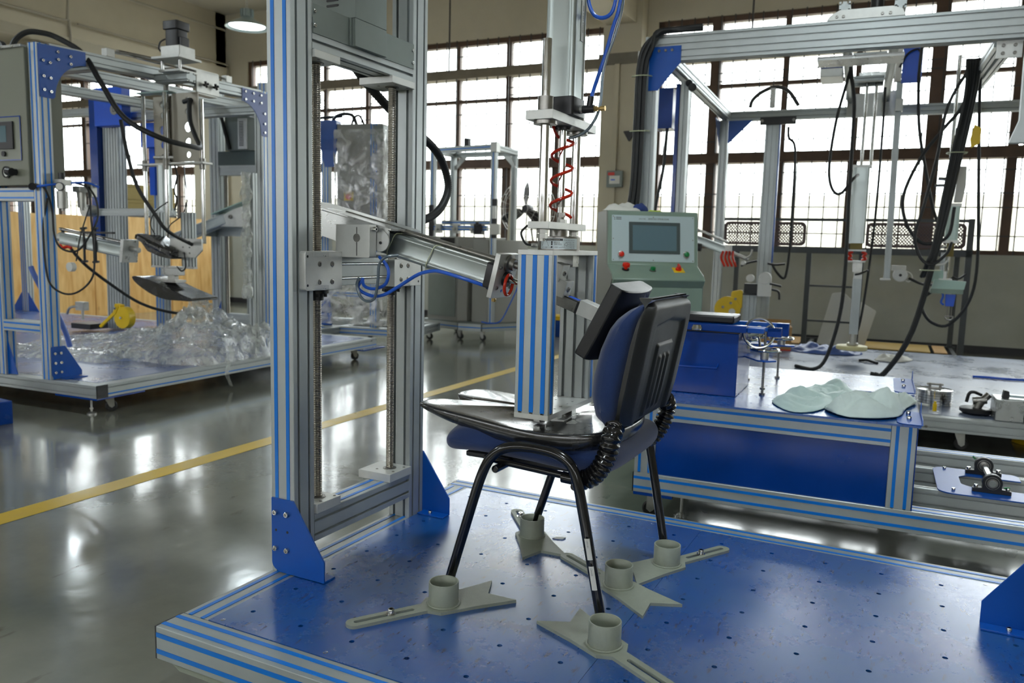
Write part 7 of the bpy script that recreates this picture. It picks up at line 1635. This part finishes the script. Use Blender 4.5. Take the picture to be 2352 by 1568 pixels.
for s, m, r in ((.10, STEEL_D, .024), (.20, GREEN, .014), (.27, GREEN, .014), (.35, RED, .014), (.40, RED, .012)):
    q = B(); q.lathe([(0, 0), (r, 0), (r, .012), (0, .014)], PF(s, .735, .012), pnn, 18); q.build('push_button', m, TS)
up_b = B().prism([(.04, .02), (.52, -.06), (.80, .10), (.80, .6), (.04, .6)], (0, 0, .86), (1, 0, 0), (0, 1, 0), (0, 0, .13)).build('upper_cabinet', WGREY, TS, bev=.005)
B().prism([(.16, .865), (.44, .865), (.44, .975), (.16, .975)], PF(0, 0, .012), pd, (0, 0, 1), pnn * .004).build('dark_screen', BLACK, up_b, ang=0)
for x, y, s in ((.03, .16, 'b-'), (.93, .02, 'b-'), (.03, .62, ''), (.86, .66, '')): prof('frame_post', (x, y, .012), (x, y, 1.97), .06, .06, (1, 0, 0), TS, s, pitch=.06)
prof('frame_top', (.0, .16, 2.0), (.90, .03, 2.0), .06, .06, (0, 1, 0), TS, 'b- b+ a-', pitch=.06); prof('frame_top', (.0, .65, 2.0), (.9, .65, 2.0), .06, .06, (0, 1, 0), TS, '', pitch=.06)
prof('frame_top', (.93, .07, 2.0), (.89, .63, 2.0), .06, .06, (1, 0, 0), TS, '', pitch=.06); prof('frame_top', (.03, .2, 2.0), (.03, .62, 2.0), .06, .06, (1, 0, 0), TS, '', pitch=.06)
box('corner_block', (.90, -.03, 1.94), (.98, .06, 2.05), ALU_W, TS)
for x, s in ((.12, 1), (.82, -1)): B().prism([(0, 0), (s * .10, 0), (s * -.06, -.16), (s * -.09, -.16)], (x, .62, 1.97), (1, 0, 0), (0, 0, 1), (0, .01, 0)).build('corner_brace', ALU_D, TS, bev=.001)
q = B(); q.box((.48, .1, 2.03), (.54, .16, 2.12)); q.build('pulley_block', BLACK, TS, bev=.002)
B().tube([(.54, .12, 2.11), (.70, .08, 2.08), (.88, .03, 2.06)], .003, 5, smooth=1).build('pull_cord', BLACK, TS)
cbq = prof('test_beam', (.08, .12, 1.09), (.86, .02, 1.09), .05, .06, (0, 1, 0), TS, 'a-', pitch=.03); prof('test_beam', (.08, .3, 1.16), (.86, .22, 1.16), .05, .05, (0, 1, 0), TS, 'a-', pitch=.05)
for x in (.14, .38, .62): q = B(); q.box((x, .04, 1.03), (x + .07, .1, 1.14)); q.cyl((x + .03, .04, 1.08), (x + .03, .0, 1.08), .02, 12); q.build('beam_clamp', ZINC, TS, bev=.002)
q = B(); q.box((.70, -.02, 1.02), (.80, .05, 1.14)); q.cyl((.75, -.03, 1.12), (.75, -.03, 1.16), .02, 10); q.build('black_clamp', BLACK, TS, bev=.002)
for x, y in ((.96, .0), (.05, .1)): q = B(); q.box((x - .03, y - .02, .98), (x + .03, y + .01, 1.42 if x > .5 else 1.36)); q.build('slide_rail', BLACK, TS, bev=.001)
box('slide_block', (.93, -.05, 1.02), (1.04, -.01, 1.14), WHITE, TS); box('slide_block', (.945, -.04, 1.2), (.99, -.02, 1.34), ALU_W, TS)
B().tube([(.88, -.12, .03), (.98, -.1, .02), (1.06, .0, .04), (1.12, .1, .22), (1.18, .2, .45), (1.2, .25, .62)], .008, 8).build('blue_hose', BLUEH, TS)
# radiator-like white unit and small clutter along the wall
t = thing('white_wall_unit', (-3.15, 8.55, FLOOR), 1.8, 'low white unit under the left window behind the tester', 'unit')
box('unit_body', (-.3, -.2, 0), (.55, .25, 1.02), WHITE, t, bev=.01); box('unit_top', (-.32, -.22, 1.021), (.57, .27, 1.05), WHITE, t, bev=.005)
t = thing('dark_toolbox', (-2.55, 7.9, FLOOR), 0, 'dark blue toolbox with a yellow lid on the floor by the tester', 'toolbox')
box('box_body', (-.2, -.15, 0), (.22, .15, .2), BLUE_D, t, bev=.005); box('box_lid', (-.2, -.15, .201), (.22, .15, .25), YELLOW, t, bev=.005)
t = thing('upright_tube', (-3.62, 8.75, .93), 0, 'thin pale tube standing on the sill by the dark mullion', 'tube')
B().cyl((0, 0, 0), (0, .1, 1.0), .022, 12).build('tube_body', WALLM, t); B().cyl((0, .1, 1.0), (0, .1, 1.06), .03, 12).build('tube_cap', CREAM, t)
